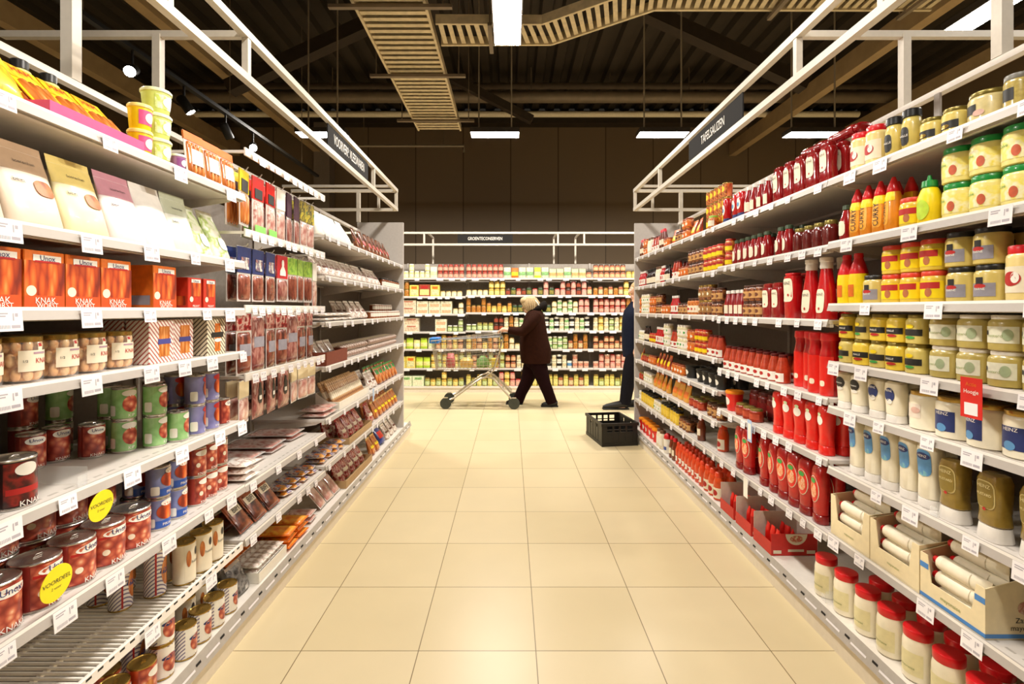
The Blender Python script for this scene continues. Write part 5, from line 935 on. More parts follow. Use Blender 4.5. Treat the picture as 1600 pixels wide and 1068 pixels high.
# ---- sauces: the near bay
A = ('R', 'near')
run(*A, 0, 'jar_redlid', D=(1.985, 2.165), n=2); run(*A, 0, 'blk_up', D=(1.81, 1.965), n=2); run(*A, 0, 'jar_small_blk', D=(1.63, 1.80), n=2, rows=2); run(*A, 0, 'pot_mustard', D=(1.51, 1.62), n=1); run(*A, 0, 'jar_glass_dk', D=(1.42, 1.50), n=1); run(*A, 0, 'jar_small_blk', D=(1.06, 1.40), n=4)
run(*A, 1, 'ket_slimg', D=(2.175, 2.245), n=1, inset=0.02); run(*A, 1, 'curry', D=(1.90, 2.165), n=4, rows=2, turn=25); run(*A, 1, 'jar_redcap', D=(1.81, 1.895), n=1); run(*A, 1, 'yel_sq', D=(1.725, 1.805), n=1); run(*A, 1, 'jar_green', D=(1.10, 1.715), n=6, layers=2, rows=2)
run(*A, 2, 'ket_yel', D=(2.10, 2.245), n=2, gap=0); run(*A, 2, 'jar_cola', D=(2.02, 2.245), n=3, inset=0.10, rows=1); run(*A, 2, 'jar_blklid', D=(1.995, 2.09), n=1, turn=8); run(*A, 2, 'jar_redcap', D=(1.71, 1.985), n=3, layers=2, rows=2); run(*A, 2, 'jar_blklid', D=(1.50, 1.70), n=2, layers=2, rows=2); run(*A, 2, 'jar_redlid', D=(1.07, 1.49), n=5)
run(*A, 3, ['jar_blackg', 'jar_black'], D=(1.775, 2.24), n=5, layers=1, rows=2, turn=12)
for i in range(5): K_ = 'jar_black' if i % 2 else 'jar_blackg'
one(*A, 3, 'jar_black', 1.455, 2.19, dz=0.1055, turn=8, row=0, lay0=1); one(*A, 3, 'jar_blackg', 1.455, 2.09, dz=0.1055, turn=-6, row=0, lay0=1); one(*A, 3, 'jar_black', 1.455, 2.0, dz=0.1055, turn=4, row=0, lay0=1); one(*A, 3, 'jar_blackg', 1.455, 1.82, dz=0.1055, turn=4, row=0, lay0=1); one(*A, 3, 'jar_black', 1.455, 1.91, dz=0.1055, turn=4, row=0, lay0=1)
run(*A, 3, 'jar_olive', D=(1.13, 1.765), n=6, layers=2, rows=2, turn=10)
run(*A, 4, 'sq_black', D=(2.06, 2.245), n=2, rows=2); run(*A, 4, 'sq_navy', D=(1.87, 2.05), n=2, rows=2); run(*A, 4, 'jar_mayo_plain', D=(1.75, 1.87), n=1, rows=2, inset=0.02); run(*A, 4, 'jar_goldmay', D=(1.16, 1.745), n=5, rows=2, turn=14)
run(*A, 5, 'may_blue', D=(1.735, 2.20), n=5, rows=1, turn=14, inset=0.03); run(*A, 5, 'may_blue', D=(1.78, 2.22), n=4, inset=0.12, turn=10, note='behind'); run(*A, 5, 'brown_up', D=(1.62, 1.72), n=1); run(*A, 5, 'brown_up', D=(1.48, 1.58), n=1, turn=14); run(*A, 5, 'brown_up', D=(1.15, 1.45), n=3, rows=2)
run(*A, 7, 'jar_may', D=(1.12, 2.28), n=9, rows=4, turn=25, inset=0.004, stag=0.5, skip={(1, 0, 8), (2, 0, 8), (3, 0, 8), (3, 0, 7)})
one(*A, 7, 'jar_may', 1.455, 2.36, turn=10)
# ---- ketchups
A = ('R', 'ketchup')
run(*A, 0, 'ket_wide', D=(2.27, 2.80), n=5, rows=2, turn=6)
for i in range(2): place(K['ket_wide'], spot_mtx('R', 2.40+i*0.22, 0.13+0.0*i, 2.021, 0, 0, 0.1905+0.0295) @ Matrix.Rotation(R(90), 4, 'Y') @ Matrix.Rotation(R(90), 4, 'Z') , 'R', 'top ketchup shelf', 0, 1, 2.40+i*0.22, 'lying on top')
run(*A, 0, 'ket_slim', D=(2.83, 3.13), n=4, rows=2, turn=20); run(*A, 0, 'ket_blue', D=(3.15, 3.44), n=4, rows=2, turn=10)
run(*A, 1, 'jar_cola', D=(2.28, 2.60), n=4, rows=2); run(*A, 1, 'ket_slimg', D=(2.62, 3.30), n=9, rows=2, turn=15); run(*A, 1, 'jar_yellowlab', D=(3.31, 3.44), n=1, layers=2)
run(*A, 2, 'ket_big', D=(2.275, 2.52), n=2, rows=2, turn=5, inset=0.004); run(*A, 2, 'ket_flat', D=(2.56, 2.68), n=1, rows=2, inset=0.01); run(*A, 2, 'ket_wide', D=(2.70, 2.91), n=2); run(*A, 2, 'jar_brown', D=(2.92, 3.15), n=3, rows=2, layers=2); run(*A, 2, 'ket_slim', D=(3.16, 3.44), n=4, inset=0.02)
run(*A, 3, 'red_tall', D=(2.29, 2.47), n=2, rows=2, turn=10); run(*A, 3, 'red_tall', D=(2.49, 2.66), n=2, rows=1, inset=0.05, turn=10); run(*A, 3, 'jar_redwhite', D=(2.69, 3.44), n=9, rows=2, turn=14)
run(*A, 4, 'red_squeeze', D=(2.29, 2.80), n=5, rows=2, turn=10); run(*A, 4, 'jar_tomato', D=(2.98, 3.26), n=3, turn=20); run(*A, 4, 'jar_bigred', D=(2.88, 3.34), n=4, inset=0.13)
run(*A, 4, 'pail_orange', D=(3.30, 3.43), n=1)
run(*A, 5, 'ket_oval', D=(2.34, 3.26), n=9, rows=2, turn=10)
# ---- relishes and the far sauce bay: short runs of a few of a kind
def mix(side, bay, si, keys, d0, d1, rows=1, two=0.4):
    x = d0; i = 0
    while True:
        k = keys[i % len(keys)]; n = random.choice((2, 3, 3, 4)); w_ = n*(K[k].w+0.003)
        if x+w_ > d1: n = int((d1-x)/(K[k].w+0.003)); w_ = n*(K[k].w+0.003)
        if n < 1: break
        z = ZS[side, bay][si]; top = (ZS[side, bay][si-1] if si else 9)-0.04
        ly = 2 if random.random() < two and z+2*K[k].h < top and K[k].cat in ('jar', 'can', 'tub') else 1
        run(side, bay, si, k, D=(x, x+w_), n=n, rows=rows, layers=ly, turn=15); x += w_+random.uniform(0.002, 0.02); i += 1
A = ('R', 'relish')
run(*A, 0, 'can_relish', D=(3.50, 3.86), n=5, layers=3, inset=0.06); run(*A, 0, 'jar_greenlid', D=(3.55, 3.63), n=1, inset=-0.018, gap=0); mix(*A, 0, ['pouch_orange', 'jar_orange', 'jar_brown'], 3.88, 4.57)
mix(*A, 1, ['jar_yellowlab', 'jar_brown', 'jar_orange', 'jar_redwhite', 'jar_dark'], 3.48, 4.58, 2, 0.5)
mix(*A, 2, ['jar_brown', 'jar_dark', 'jar_tall', 'jar_brown', 'bt_chili'], 3.48, 4.58, 1, 0.9)
mix(*A, 3, ['jar_redwhite', 'jar_yellowlab', 'jar_orange', 'jar_pale'], 3.48, 4.58, 1, 0.6)
run(*A, 4, 'tub_black', D=(3.48, 4.20), n=6, rows=2); mix(*A, 4, ['jar_orange', 'jar_pale'], 4.24, 4.58)
run(*A, 5, 'jar_brown', D=(3.48, 3.72), n=3); run(*A, 5, 'jar_tomato', D=(3.74, 4.1), n=4, rows=2); run(*A, 5, 'pouch_or2', D=(4.14, 4.56), n=3)
run(*A, 6, 'bt_orange', D=(3.54, 3.64), n=1, inset=0.05); run(*A, 6, 'bt_brown', D=(3.84, 3.92), n=1); run(*A, 6, 'jar_brown', D=(4.1, 4.34), n=3, rows=2); run(*A, 6, 'jar_yel', D=(4.36, 4.58), n=3)
run(*A, 7, 'bt_orange', D=(3.50, 3.76), n=3, rows=2, turn=15, inset=0.0); run(*A, 7, 'bt_orange2', D=(3.78, 4.40), n=8, rows=2, turn=15, inset=0.0); run(*A, 7, 'bt_brown', D=(4.42, 4.58), n=2, inset=0.0)
A = ('R', 'end')
mix(*A, 0, ['jar_orange', 'bt_brown', 'jar_redwhite', 'bt_yelwhite'], 4.62, 5.70); mix(*A, 1, ['bt_sauce', 'bt_chili', 'bt_yelwhite', 'bt_sauce'], 4.62, 5.70, 2); mix(*A, 2, ['jar_orange', 'jar_brown', 'jar_orange', 'jar_pale'], 4.62, 5.70, 1, 0.7)
mix(*A, 3, ['jar_pale', 'bt_chili', 'jar_yellowlab', 'bt_sauce'], 4.62, 5.70); mix(*A, 4, ['pouch_orange', 'jar_orange', 'jar_tomato'], 4.62, 5.70); mix(*A, 5, ['pouch_or2', 'jar_pale', 'jar_tomato', 'jar_greenlid'], 4.62, 5.70)
mix(*A, 6, ['jar_yel', 'jar_pale', 'jar_yel'], 4.62, 5.70, 2)
run(*A, 7, 'bt_whitelab', D=(4.62, 4.76), n=1, inset=0.0); run(*A, 7, 'bt_yelwhite', D=(4.80, 4.98), n=2, inset=0.0); run(*A, 7, 'pail_orange', D=(5.02, 5.66), n=5, inset=0.0)
# ---- mayonnaise tube cartons on the seventh shelf, red sauce cartons on the plinth
def tube_mesh():
    b = B().loft([(0, 0.023), (0.004, 0.0245), (0.10, 0.0245, 0.022), (0.15, 0.0255, 0.010), (0.17, 0.0255, 0.0025), (0.18, 0.0255, 0.0015)], CREAM, 18)
    c = B().loft([(-0.026, 0.0105), (-0.024, 0.0125), (-0.004, 0.0135), (-0.001, 0.0225), (0.0, 0.0225)], REDP, 16)
    l = B().patch([(0, 0.023), (0.004, 0.0245), (0.10, 0.0245, 0.022), (0.165, 0.026, 0.010)], 0.02, 0.12, -150, -30, LABC, 0.0006)
    return Kind('mayonnaise_tube', 'cream mayonnaise tube with red cap', 'tube', 0.05, 0.05, 0.226, b.mesh('mayonnaise_tube'), [('cap', c.mesh('cap')), ('label', l.mesh('label'))])
K['tube'] = tube_mesh()
def tube_carton(D, w, d, h, hb, label, blue):
    """a cream carton, its front cut down in the middle so that the tubes show"""
    t = 0.003; b = B(); m = CARDW; i_ = GREYCARD
    b.box((-w/2, -d/2, 0), (w/2, d/2, t), m)
    fh = h*0.42
    b.add([(-w/2, -d/2, t), (w/2, -d/2, t), (w/2, -d/2, h), (w/2-0.03, -d/2, h), (w/2-0.045, -d/2, fh), (-w/2+0.045, -d/2, fh), (-w/2+0.03, -d/2, h), (-w/2, -d/2, h)]+
          [(x, -d/2+t, z) for x, z in ((-w/2, t), (w/2, t), (w/2, h), (w/2-0.03, h), (w/2-0.045, fh), (-w/2+0.045, fh), (-w/2+0.03, h), (-w/2, h))],
          [(0, 1, 4, 5), (1, 2, 3, 4), (0, 5, 6, 7), (8, 13, 12, 9), (9, 12, 11, 10), (8, 15, 14, 13)]+[(i, (i+8), ((i+1) % 8)+8, (i+1) % 8) for i in range(8)], m)
    b.box((-w/2, d/2-t, t), (w/2, d/2, hb), m)
    for s in (-1, 1):
        x0, x1 = (w/2-t, w/2) if s > 0 else (-w/2, -w/2+t)
        b.add([(x0, -d/2+t, t), (x1, -d/2+t, t), (x1, d/2-t, t), (x0, d/2-t, t), (x0, -d/2+t, h), (x1, -d/2+t, h), (x1, d/2-t, hb), (x0, d/2-t, hb)], [(0, 3, 7, 4), (1, 5, 6, 2), (4, 7, 6, 5), (0, 4, 5, 1), (3, 2, 6, 7), (0, 1, 2, 3)], m)
    b.add([(-w/2+t+0.0005, d/2-t-0.0006, t), (w/2-t-0.0005, d/2-t-0.0006, t), (w/2-t-0.0005, d/2-t-0.0006, hb-0.004), (-w/2+t+0.0005, d/2-t-0.0006, hb-0.004)], [(0, 1, 2, 3)], i_)
    o = b.obj('tube_carton', smooth=False); o.matrix_world = spot_mtx('R', D, 0.004+d/2, 0.476); tag(o, label, 'carton', 'cartons of mayonnaise tubes')
    L = B()
    if blue:
        bl = M('sky_blue_band', '4a86c8', 0.5, var=0.04); L.box((-w/2-0.0006, -d/2-0.001, 0.004), (w/2+0.0006, -d/2-0.0003, 0.016), bl); L.box((-w/2, -d/2-0.001, h*0.68), (-w/2+0.034, -d/2-0.0003, h*0.8), bl); L.box((w/2-0.034, -d/2-0.001, h*0.68), (w/2, -d/2-0.0003, h*0.8), bl)
        L.box((w/2+0.0003, -d/2, 0.004), (w/2+0.001, d/2, 0.016), bl)
        L.flat_text('Zaanse\nmayonaise', 0.022, (w/2+0.0012, d*0.1, 0.045), (0, 1, 0), (0, 0, 1), INKD)
        L.add([(w/2+0.0011, 0.02+0.025*math.cos(a), h*0.62+0.02*math.sin(a)) for a in [2*math.pi*i/14 for i in range(14)]], [tuple(range(14))], MP('rose_mark', ['d9b9a0', 'b8705a', 'e0c6a8'], 60))
        L.flat_text('mayonaise', 0.018, (0.0, -d/2-0.0012, fh*0.55), (1, 0, 0), (0, 0, 1), M('olive_ink', '8f9a5a', 0.5))
    else: L.flat_text('mayonaise', 0.014, (0.0, -d/2-0.0012, fh*0.5), (1, 0, 0), (0, 0, 1), M('olive_ink', '8f9a5a', 0.5))
    L.obj('print', o, smooth=False)
    for r in range(2):
        for l in range(3 if not r else 4):
            place(K['tube'], spot_mtx('R', D+random.uniform(-0.006, 0.006), 0.004+0.036+r*0.056, 0.476+0.004+0.026+l*0.0515) @ Matrix.Rotation(R(90), 4, 'Y') @ Matrix.Translation((0, 0, -0.078)), 'R', 'seventh mustard shelf', r, l, D, {2.125: 'in the far carton', 1.88: 'in the middle carton', 1.635: 'in the blue banded carton'}[D])
            if r == 0 and l == 2 and w > 0.3: pass
tube_carton(2.125, 0.24, 0.17, 0.17, 0.19, 'plain cream carton of mayonnaise tubes next to the ketchup', False); tube_carton(1.88, 0.24, 0.17, 0.165, 0.19, 'plain cream carton of mayonnaise tubes in the middle', False)
tube_carton(1.635, 0.24, 0.2, 0.15, 0.2, 'blue banded cream carton of mayonnaise tubes', True)
K['mini_sauce'] = bottle('sauce_tube', 'small red sauce tube', [(0.012, 0.016), (0.016, 0.0185), (0.08, 0.0185, 0.016), (0.115, 0.0195, 0.002)], REDB, WHITEP, [(0, 0.015), (0.013, 0.014)])
def red_carton(D, wx, d, h, hb, label, which):
    t = 0.003; b = B(); m = M('red_card', 'c92a20', 0.5, var=0.06); i_ = M('inner_card', 'd3c2b4', 0.75, var=0.05)
    b.box((-wx/2, -d/2, 0), (wx/2, d/2, t), m)
    b.box((-wx/2, d/2-t, t), (wx/2, d/2, hb), i_); b.box((-wx/2, -d/2, t), (wx/2, -d/2+t, h*0.6), m)
    b.box((wx/2-t, -d/2+t, t), (wx/2, d/2-t, h), m); b.box((-wx/2, -d/2+t, t), (-wx/2+t, d/2-t, hb), i_)
    o = b.obj('sauce_carton', smooth=False); o.matrix_world = spot_mtx('R', D, -0.012+d/2, 0.1408); tag(o, label, 'carton', 'red sauce cartons')
    L = B(); x = wx/2+0.0008
    L.add([(x, 0.01+0.058*math.cos(a), h-0.001+0.058*math.sin(a)) for a in [math.pi+math.pi*i/16 for i in range(17)]], [tuple(range(17))], LABC)
    L.add([(x+0.0006, 0.01+0.035*math.cos(a), h-0.026+0.018*math.sin(a)) for a in [2*math.pi*i/16 for i in range(16)]], [tuple(range(16))], MP('red_cream_mark', ['e8d9b0', 'c9483a', 'e6cfa0'], 50))
    for y0, y1 in ((-d/2+0.012, -d/2+0.055), (d/2-0.06, d/2-0.015)): L.add([(x, y0, 0.01), (x, y1, 0.01), (x, y1, 0.028), (x, y0, 0.028)], [(0, 1, 2, 3)], LABC)
    L.add([(x, -0.035, 0.02), (x, 0.05, 0.02), (x, 0.05, 0.033), (x, -0.035, 0.033)], [(0, 1, 2, 3)], LABC); L.obj('print', o, smooth=False)
    for i in range(3):
        for j in range(2): place(K['mini_sauce'], spot_mtx('R', D-0.055+i*0.052, 0.05+j*0.08, 0.1445, 0.0, R(random.uniform(-20, 20))), 'R', 'bottom ketchup shelf', j, 0, D-0.055+i*0.052, which)
red_carton(2.83, 0.20, 0.25, 0.115, 0.16, 'red carton with cream arch, front one on the ketchup plinth', 'in the front red carton'); red_carton(3.06, 0.20, 0.25, 0.115, 0.16, 'red carton with cream arch, middle one on the ketchup plinth', 'in the middle red carton'); red_carton(3.29, 0.20, 0.25, 0.115, 0.17, 'red carton with cream arch, rear one on the ketchup plinth', 'in the rear red carton')

# clear dividers clipped to two shelf fronts
CLEAR = M('clear_plastic', 'f4f6f6', 0.08, coat=0.6, var=0, alpha=0.22)
for side, si, D, lb in (('L', 4, 1.46, 'small clear plastic divider on the shelf of small sausage cans'), ('R', 5, 1.69, 'small clear plastic divider on the shelf of blue label mayonnaise'), ('R', 7, 2.29, 'small clear plastic divider beside the first red lidded mayonnaise jar')):
    b = B(); b.box((-0.001, 0.0, 0.0), (0.001, 0.17, 0.05), CLEAR); b.box((-0.03, 0.0, 0.0), (-0.0011, 0.002, 0.03), CLEAR)
    o = b.obj('shelf_divider', smooth=False); o.matrix_world = spot_mtx(side, D, 0.008, ZS[side, 'near'][si]+0.0006); tag(o, lb, 'divider', 'clear shelf dividers')
# ---------------------------------------------------------------- the far shelving: small in the picture, so each item is one mesh
def fjar(key, name, look, r, h, body, lid, lab=None, cat='jar', lz=(0.15, 0.6)):
    S = [(0, r*0.94), (h*0.03, r), (h*lz[0], r), (h*lz[1], r), (h*0.78, r), (h*0.86, r*0.86), (h*0.865, r*0.9), (h, r*0.88)]
    b = B().loft(S, [body, body, lab or body, body, body, lid, lid], 12)
    K[key] = Kind(name, look, cat, 2*r+0.003, 2*r+0.003, h, b.mesh(name, 50))
def fcan(key, look, r, h, body, lab=None):
    b = B().loft([(0, r*0.97), (0.004, r), (h*0.3, r), (h*0.7, r), (h-0.004, r), (h, r*0.97)], [SILVER, body, lab or body, body, SILVER], 12)
    K[key] = Kind('vegetable_can', look, 'can', 2*r+0.003, 2*r+0.003, h, b.mesh('vegetable_can', 50))
def fbox(key, look, w, d, h, body, lab, lab2=None):
    b = B().box((-w/2, -d/2, 0), (w/2, d/2, h), body, 0.002); b.box((-w*0.42, -d/2-0.0008, h*0.12), (w*0.42, -d/2-0.0001, h*0.6), lab)
    if lab2: b.box((-w*0.3, -d/2-0.0014, h*0.66), (w*0.3, -d/2-0.0002, h*0.88), lab2)
    K[key] = Kind('food_carton', look, 'carton', w+0.004, d+0.004, h, b.mesh('food_carton', smooth=False))
def fpouch(key, look, w, h, body, lab):
    S = [(0, w*0.46, 0.022, 2.6), (h*0.05, w*0.5, 0.03, 2.6), (h*0.25, w*0.5, 0.03, 2.5), (h*0.6, w*0.5, 0.02, 2.4), (h*0.9, w*0.48, 0.003, 2.4), (h, w*0.48, 0.002, 2.4)]
    K[key] = Kind('food_pouch', look, 'pouch', w+0.004, 0.064, h, B().loft(S, [body, body, lab, body, body], 14).mesh('food_pouch', 50))
mm = lambda n, c, v=0.12: M('far_'+n, c, 0.35, coat=0.2, var=min(0.45, v*2.2), scale=60)
YELLOWS, CORN, BEIGE, AMBER, BEAN = mm('pale_yellow', 'e9dc8a'), mm('corn', 'd9b04a', 0.2), mm('beige', 'd9c79a'), mm('amber', 'b87a34', 0.2), mm('green_bean', '7d8a3e', 0.25)
TOM, DKG, PINK, TERR, OLV, PICK = mm('tomato', 'a04a34'), mm('dark_green', '2f4a2a', 0.25), mm('pink', 'd9988a'), mm('terracotta', 'a8603c'), mm('olive', '8d8440', 0.25), mm('pickle', 'a3a24e', 0.25)
LTG, DKB, CRM = mm('light_green', 'c9d9a0'), mm('dark_brown', '4a2c1c', 0.25), mm('cream', 'efe4c4')
GLID, WLID, RLID, DLID, GRLID = M('far_gold', 'a88c48', 0.35, metal=0.5, var=0.05), WHITEP, M('far_red_lid', 'a82a20', 0.35), M('far_dark_lid', '3a2a20', 0.35), GREENP
fpouch('f_ypouch', 'pale yellow food pouch', 0.11, 0.16, YELLOWS, CRM); fjar('f_yjar', 'vegetable_jar', 'pale yellow jar with white lid', 0.042, 0.125, YELLOWS, WLID, CRM); fpouch('f_wpouch', 'white food pouch', 0.12, 0.2, CRM, LTG)
fjar('f_red', 'vegetable_jar', 'red jar with dark red lid', 0.043, 0.12, TOM, RLID, mm('pale_red', 'dfa890')); fpouch('f_gpouch', 'green and cream food pouch', 0.125, 0.19, mm('cream_green', 'dfe0b8', 0.2), mm('mid_green', '7fae6a', 0.25)); fpouch('f_opouch', 'yellow and orange food pouch', 0.12, 0.18, ORANGE, YELB)
fpouch('f_cpouch', 'cream food pouch with orange print', 0.12, 0.165, LTG, mm('orange_cream', 'd9a060')); fjar('f_orange', 'vegetable_jar', 'orange jar with dark lid', 0.044, 0.12, TERR, DLID, mm('peach', 'e3b78a'))
fbox('f_ybox', 'yellow food carton', 0.16, 0.14, 0.20, mm('soft_yellow', 'e6d060'), mm('print_mix', 'e8d8a0', 0.3), ORANGE); fbox('f_rbox', 'red and yellow food carton', 0.19, 0.14, 0.21, TOM, YELLOWS, INKR); fjar('f_amber', 'vegetable_jar', 'amber jar with gold lid', 0.04, 0.13, AMBER, GLID)
fjar('f_white', 'vegetable_jar', 'short cream jar with gold lid', 0.045, 0.10, BEIGE, GLID, CRM); fjar('f_corn', 'vegetable_jar', 'corn yellow jar with gold lid', 0.046, 0.125, CORN, GLID, YELLOWS); fjar('f_dkred', 'vegetable_jar', 'dark red jar with label', 0.04, 0.13, DKB, DLID, TOM)
fjar('f_green', 'vegetable_jar', 'dark green jar with pale label', 0.045, 0.15, DKG, DLID, OLV); fjar('f_brown', 'vegetable_jar', 'tall brown jar with pale label', 0.04, 0.17, TERR, DLID, BEIGE); fbox('f_pbox', 'pink and cream food carton', 0.26, 0.15, 0.12, mm('pale_pink_card', 'ecdcc0'), mm('peach_card', 'e3bfa0', 0.2), mm('soft_red', 'c08068')); fbox('f_cbox', 'cream food carton', 0.2, 0.15, 0.11, CRM, mm('soft_orange', 'e6b088'))
fjar('f_tall', 'vegetable_jar', 'tall amber jar with dark lid', 0.038, 0.19, AMBER, DLID, CORN); fjar('f_pink', 'vegetable_jar', 'pink jar with red lid', 0.045, 0.12, PINK, RLID, mm('salmon', 'e0b09c')); fjar('f_bean', 'vegetable_jar', 'green bean jar with white lid', 0.043, 0.11, BEAN, WLID, LTG)
fcan('f_can', 'white and green vegetable can', 0.04, 0.11, CRM, mm('mid_green', '7fae6a', 0.25)); fcan('f_can2', 'cream vegetable can', 0.04, 0.115, CRM, BEIGE); fcan('f_can3', 'white and dark vegetable can', 0.042, 0.12, LAB, LABBK); fcan('f_can4', 'blue and white vegetable can', 0.04, 0.13, LAB, LBLUE); fcan('f_can5', 'pink labelled vegetable can', 0.045, 0.12, mm('pale_salmon', 'e8c0a8'), mm('rose_can', 'cc8870', 0.2))
fjar('f_pick', 'pickle_jar', 'green pickle jar with gold lid', 0.045, 0.14, PICK, GLID, LTG); fjar('f_pickt', 'pickle_jar', 'tall yellow pickle jar', 0.042, 0.2, mm('yellow_pickle', 'c9bd5e', 0.2), GLID, YELLOWS); fbox('f_gbox', 'pale green food carton', 0.2, 0.16, 0.17, mm('box_green', 'dce6c0'), CRM, mm('mid_green', '7fae6a', 0.25)); fpouch('f_lpouch', 'lime food pouch', 0.12, 0.19, LIMEG, YELLOWS)
ENDS = [(-2.35, 'end behind the trolley'), (-0.79, 'middle stretch'), (1.45, 'end behind the man')]
CUR = {}
def far(si, x0, x1, keys, layers=1, rows=1, gap=0.003):
    if x0-CUR.get(si, -9) < 0.16: x0 = CUR[si]+0.004
    keys = keys if isinstance(keys, list) else [keys]; x = x0; i = 0
    z = BZ[si]+0.001
    while True:
        k = K[keys[i % len(keys)]]
        if x+k.w > x1: break
        xm = x+k.w/2; zz = z-(0.022 if (xm < -0.79 and si in (1, 2, 3)) else 0)
        if abs(x-(-0.79)) < k.w and x < -0.79 < x+k.w: x = -0.785; continue
        if abs(x-1.45) < k.w and x < 1.45 < x+k.w: x = 1.455; continue
        yy = 0.015+k.d/2 if si < 6 else -0.02+k.d/2
        for r in range(rows):
            ly = 2 if layers == 1 and 2*k.h < 0.262 and random.random() < 0.5 else layers if random.random() > 0.1 or layers == 1 else layers-1
            for l in range(ly): place(k, spot_mtx('B', xm, yy+r*(k.d+0.01)+random.uniform(0, 0.006), zz, 0, R(random.uniform(-5, 5)) if 'carton' not in k.name else 0, l*(k.h+0.0006)), 'B', f'{"bottom" if si == 6 else NTH[si]} far shelf', r, l, xm)
        x += k.w+gap+random.uniform(0, 0.004); i += 1; CUR[si] = x
far(0, -2.35, -2.0, 'f_yjar', 2); far(0, -1.99, -1.72, ['f_yjar'], 2); far(0, -1.71, -1.42, ['f_yjar']); far(0, -1.4, -1.26, 'f_wpouch'); far(0, -1.24, -0.86, 'f_red', 2); far(0, -0.78, -0.62, 'f_red', 2); far(0, -0.6, -0.1, 'f_red', 2)
far(0, -0.06, 0.42, ['f_gpouch', 'f_opouch', 'f_gpouch']); far(0, 0.44, 0.72, ['f_lpouch', 'f_gpouch']); far(0, 0.76, 1.42, ['f_cpouch', 'f_cpouch', 'f_gpouch']); far(0, 1.47, 2.1, 'f_orange', 2); far(0, 2.12, 2.5, 'f_corn')
far(1, -2.35, -1.72, ['f_corn', 'f_amber']); far(1, -1.7, -1.2, ['f_ybox', 'f_rbox']); far(1, -1.16, -0.85, 'f_white'); far(1, -0.76, -0.32, 'f_white'); far(1, -0.3, 0.0, 'f_corn', 2); far(1, 0.02, 0.4, ['f_dkred', 'f_green', 'f_red'], 1); far(1, 0.44, 0.56, 'f_rbox'); far(1, 0.5, 0.9, ['f_pink', 'f_green']); far(1, 0.95, 1.4, ['f_pink', 'f_dkred'], 2); far(1, 1.47, 2.05, ['f_brown', 'f_amber']); far(1, 2.07, 2.5, 'f_corn', 2)
far(2, -2.35, -1.9, 'f_cbox', 2); far(2, -1.88, -1.6, 'f_pbox', 2); far(2, -1.59, -1.0, ['f_cbox'], 2); far(2, -0.98, -0.80, 'f_white'); far(2, -0.76, -0.42, 'f_amber', 2); far(2, -0.4, 0.02, ['f_tall', 'f_corn']); far(2, 0.05, 0.45, 'f_green'); far(2, 0.5, 0.8, 'f_green'); far(2, 0.85, 1.2, ['f_white', 'f_can']); far(2, 1.22, 1.42, 'f_pink', 2); far(2, 1.47, 2.1, ['f_pink', 'f_red'], 2); far(2, 2.12, 2.5, 'f_amber', 2)
far(3, -2.35, -1.9, 'f_pbox', 2); far(3, -1.88, -1.35, 'f_pbox', 2); far(3, -1.33, -1.1, 'f_cbox', 2); far(3, -1.06, -0.80, 'f_bean'); far(3, -0.76, -0.6, 'f_bean'); far(3, -0.58, -0.3, 'f_pick', 1); far(3, -0.28, -0.12, 'f_dkred', 2); far(3, -0.1, 0.22, ['f_can2', 'f_amber'], 2); far(3, 0.25, 0.7, ['f_can', 'f_can2', 'f_can3'], 2); far(3, 0.72, 1.42, ['f_can', 'f_can3', 'f_can2'], 2); far(3, 1.47, 2.5, ['f_can2', 'f_corn', 'f_can2', 'f_bean'], 2)
far(4, -2.35, -1.95, 'f_lpouch'); far(4, -1.93, -1.45, ['f_ypouch', 'f_lpouch'], 1); far(4, -1.42, -1.28, 'f_wpouch'); far(4, -1.22, -0.80, ['f_orange', 'f_corn'], 2); far(4, -0.76, -0.02, ['f_corn', 'f_amber', 'f_orange'], 2); far(4, 0.0, 0.5, ['f_white'], 2); far(4, 0.55, 1.05, ['f_can', 'f_bean'], 2); far(4, 1.07, 1.42, ['f_brown', 'f_amber']); far(4, 1.47, 2.5, ['f_orange', 'f_brown', 'f_orange'], 1)
far(5, -2.35, -1.95, ['f_ybox'], 1); far(5, -1.93, -1.58, ['f_ybox', 'f_ybox']); far(5, -1.56, -1.3, 'f_lpouch'); far(5, -1.28, -0.80, ['f_corn', 'f_pick'], 2); far(5, -0.76, -0.1, ['f_pick', 'f_orange'], 2); far(5, -0.08, 0.1, 'f_orange', 2); far(5, 0.12, 0.5, 'f_can2', 2); far(5, 0.55, 1.0, ['f_can3', 'f_can2'], 2); far(5, 1.0, 1.1, 'f_can4'); far(5, 1.12, 1.42, 'f_can5', 2); far(5, 1.47, 2.2, ['f_can5', 'f_pink'], 2); far(5, 2.22, 2.5, 'f_can2', 2)
far(6, -2.35, -1.4, 'f_gbox', 1); far(6, -1.38, -0.80, ['f_pick', 'f_corn'], 1); far(6, -0.76, -0.2, ['f_pickt', 'f_pick']); far(6, -0.18, 0.3, ['f_pink', 'f_corn', 'f_pink']); far(6, 0.33, 0.75, 'f_pickt'); far(6, 0.8, 1.42, ['f_pickt', 'f_brown']); far(6, 1.47, 2.5, ['f_pickt', 'f_pick', 'f_pickt'])
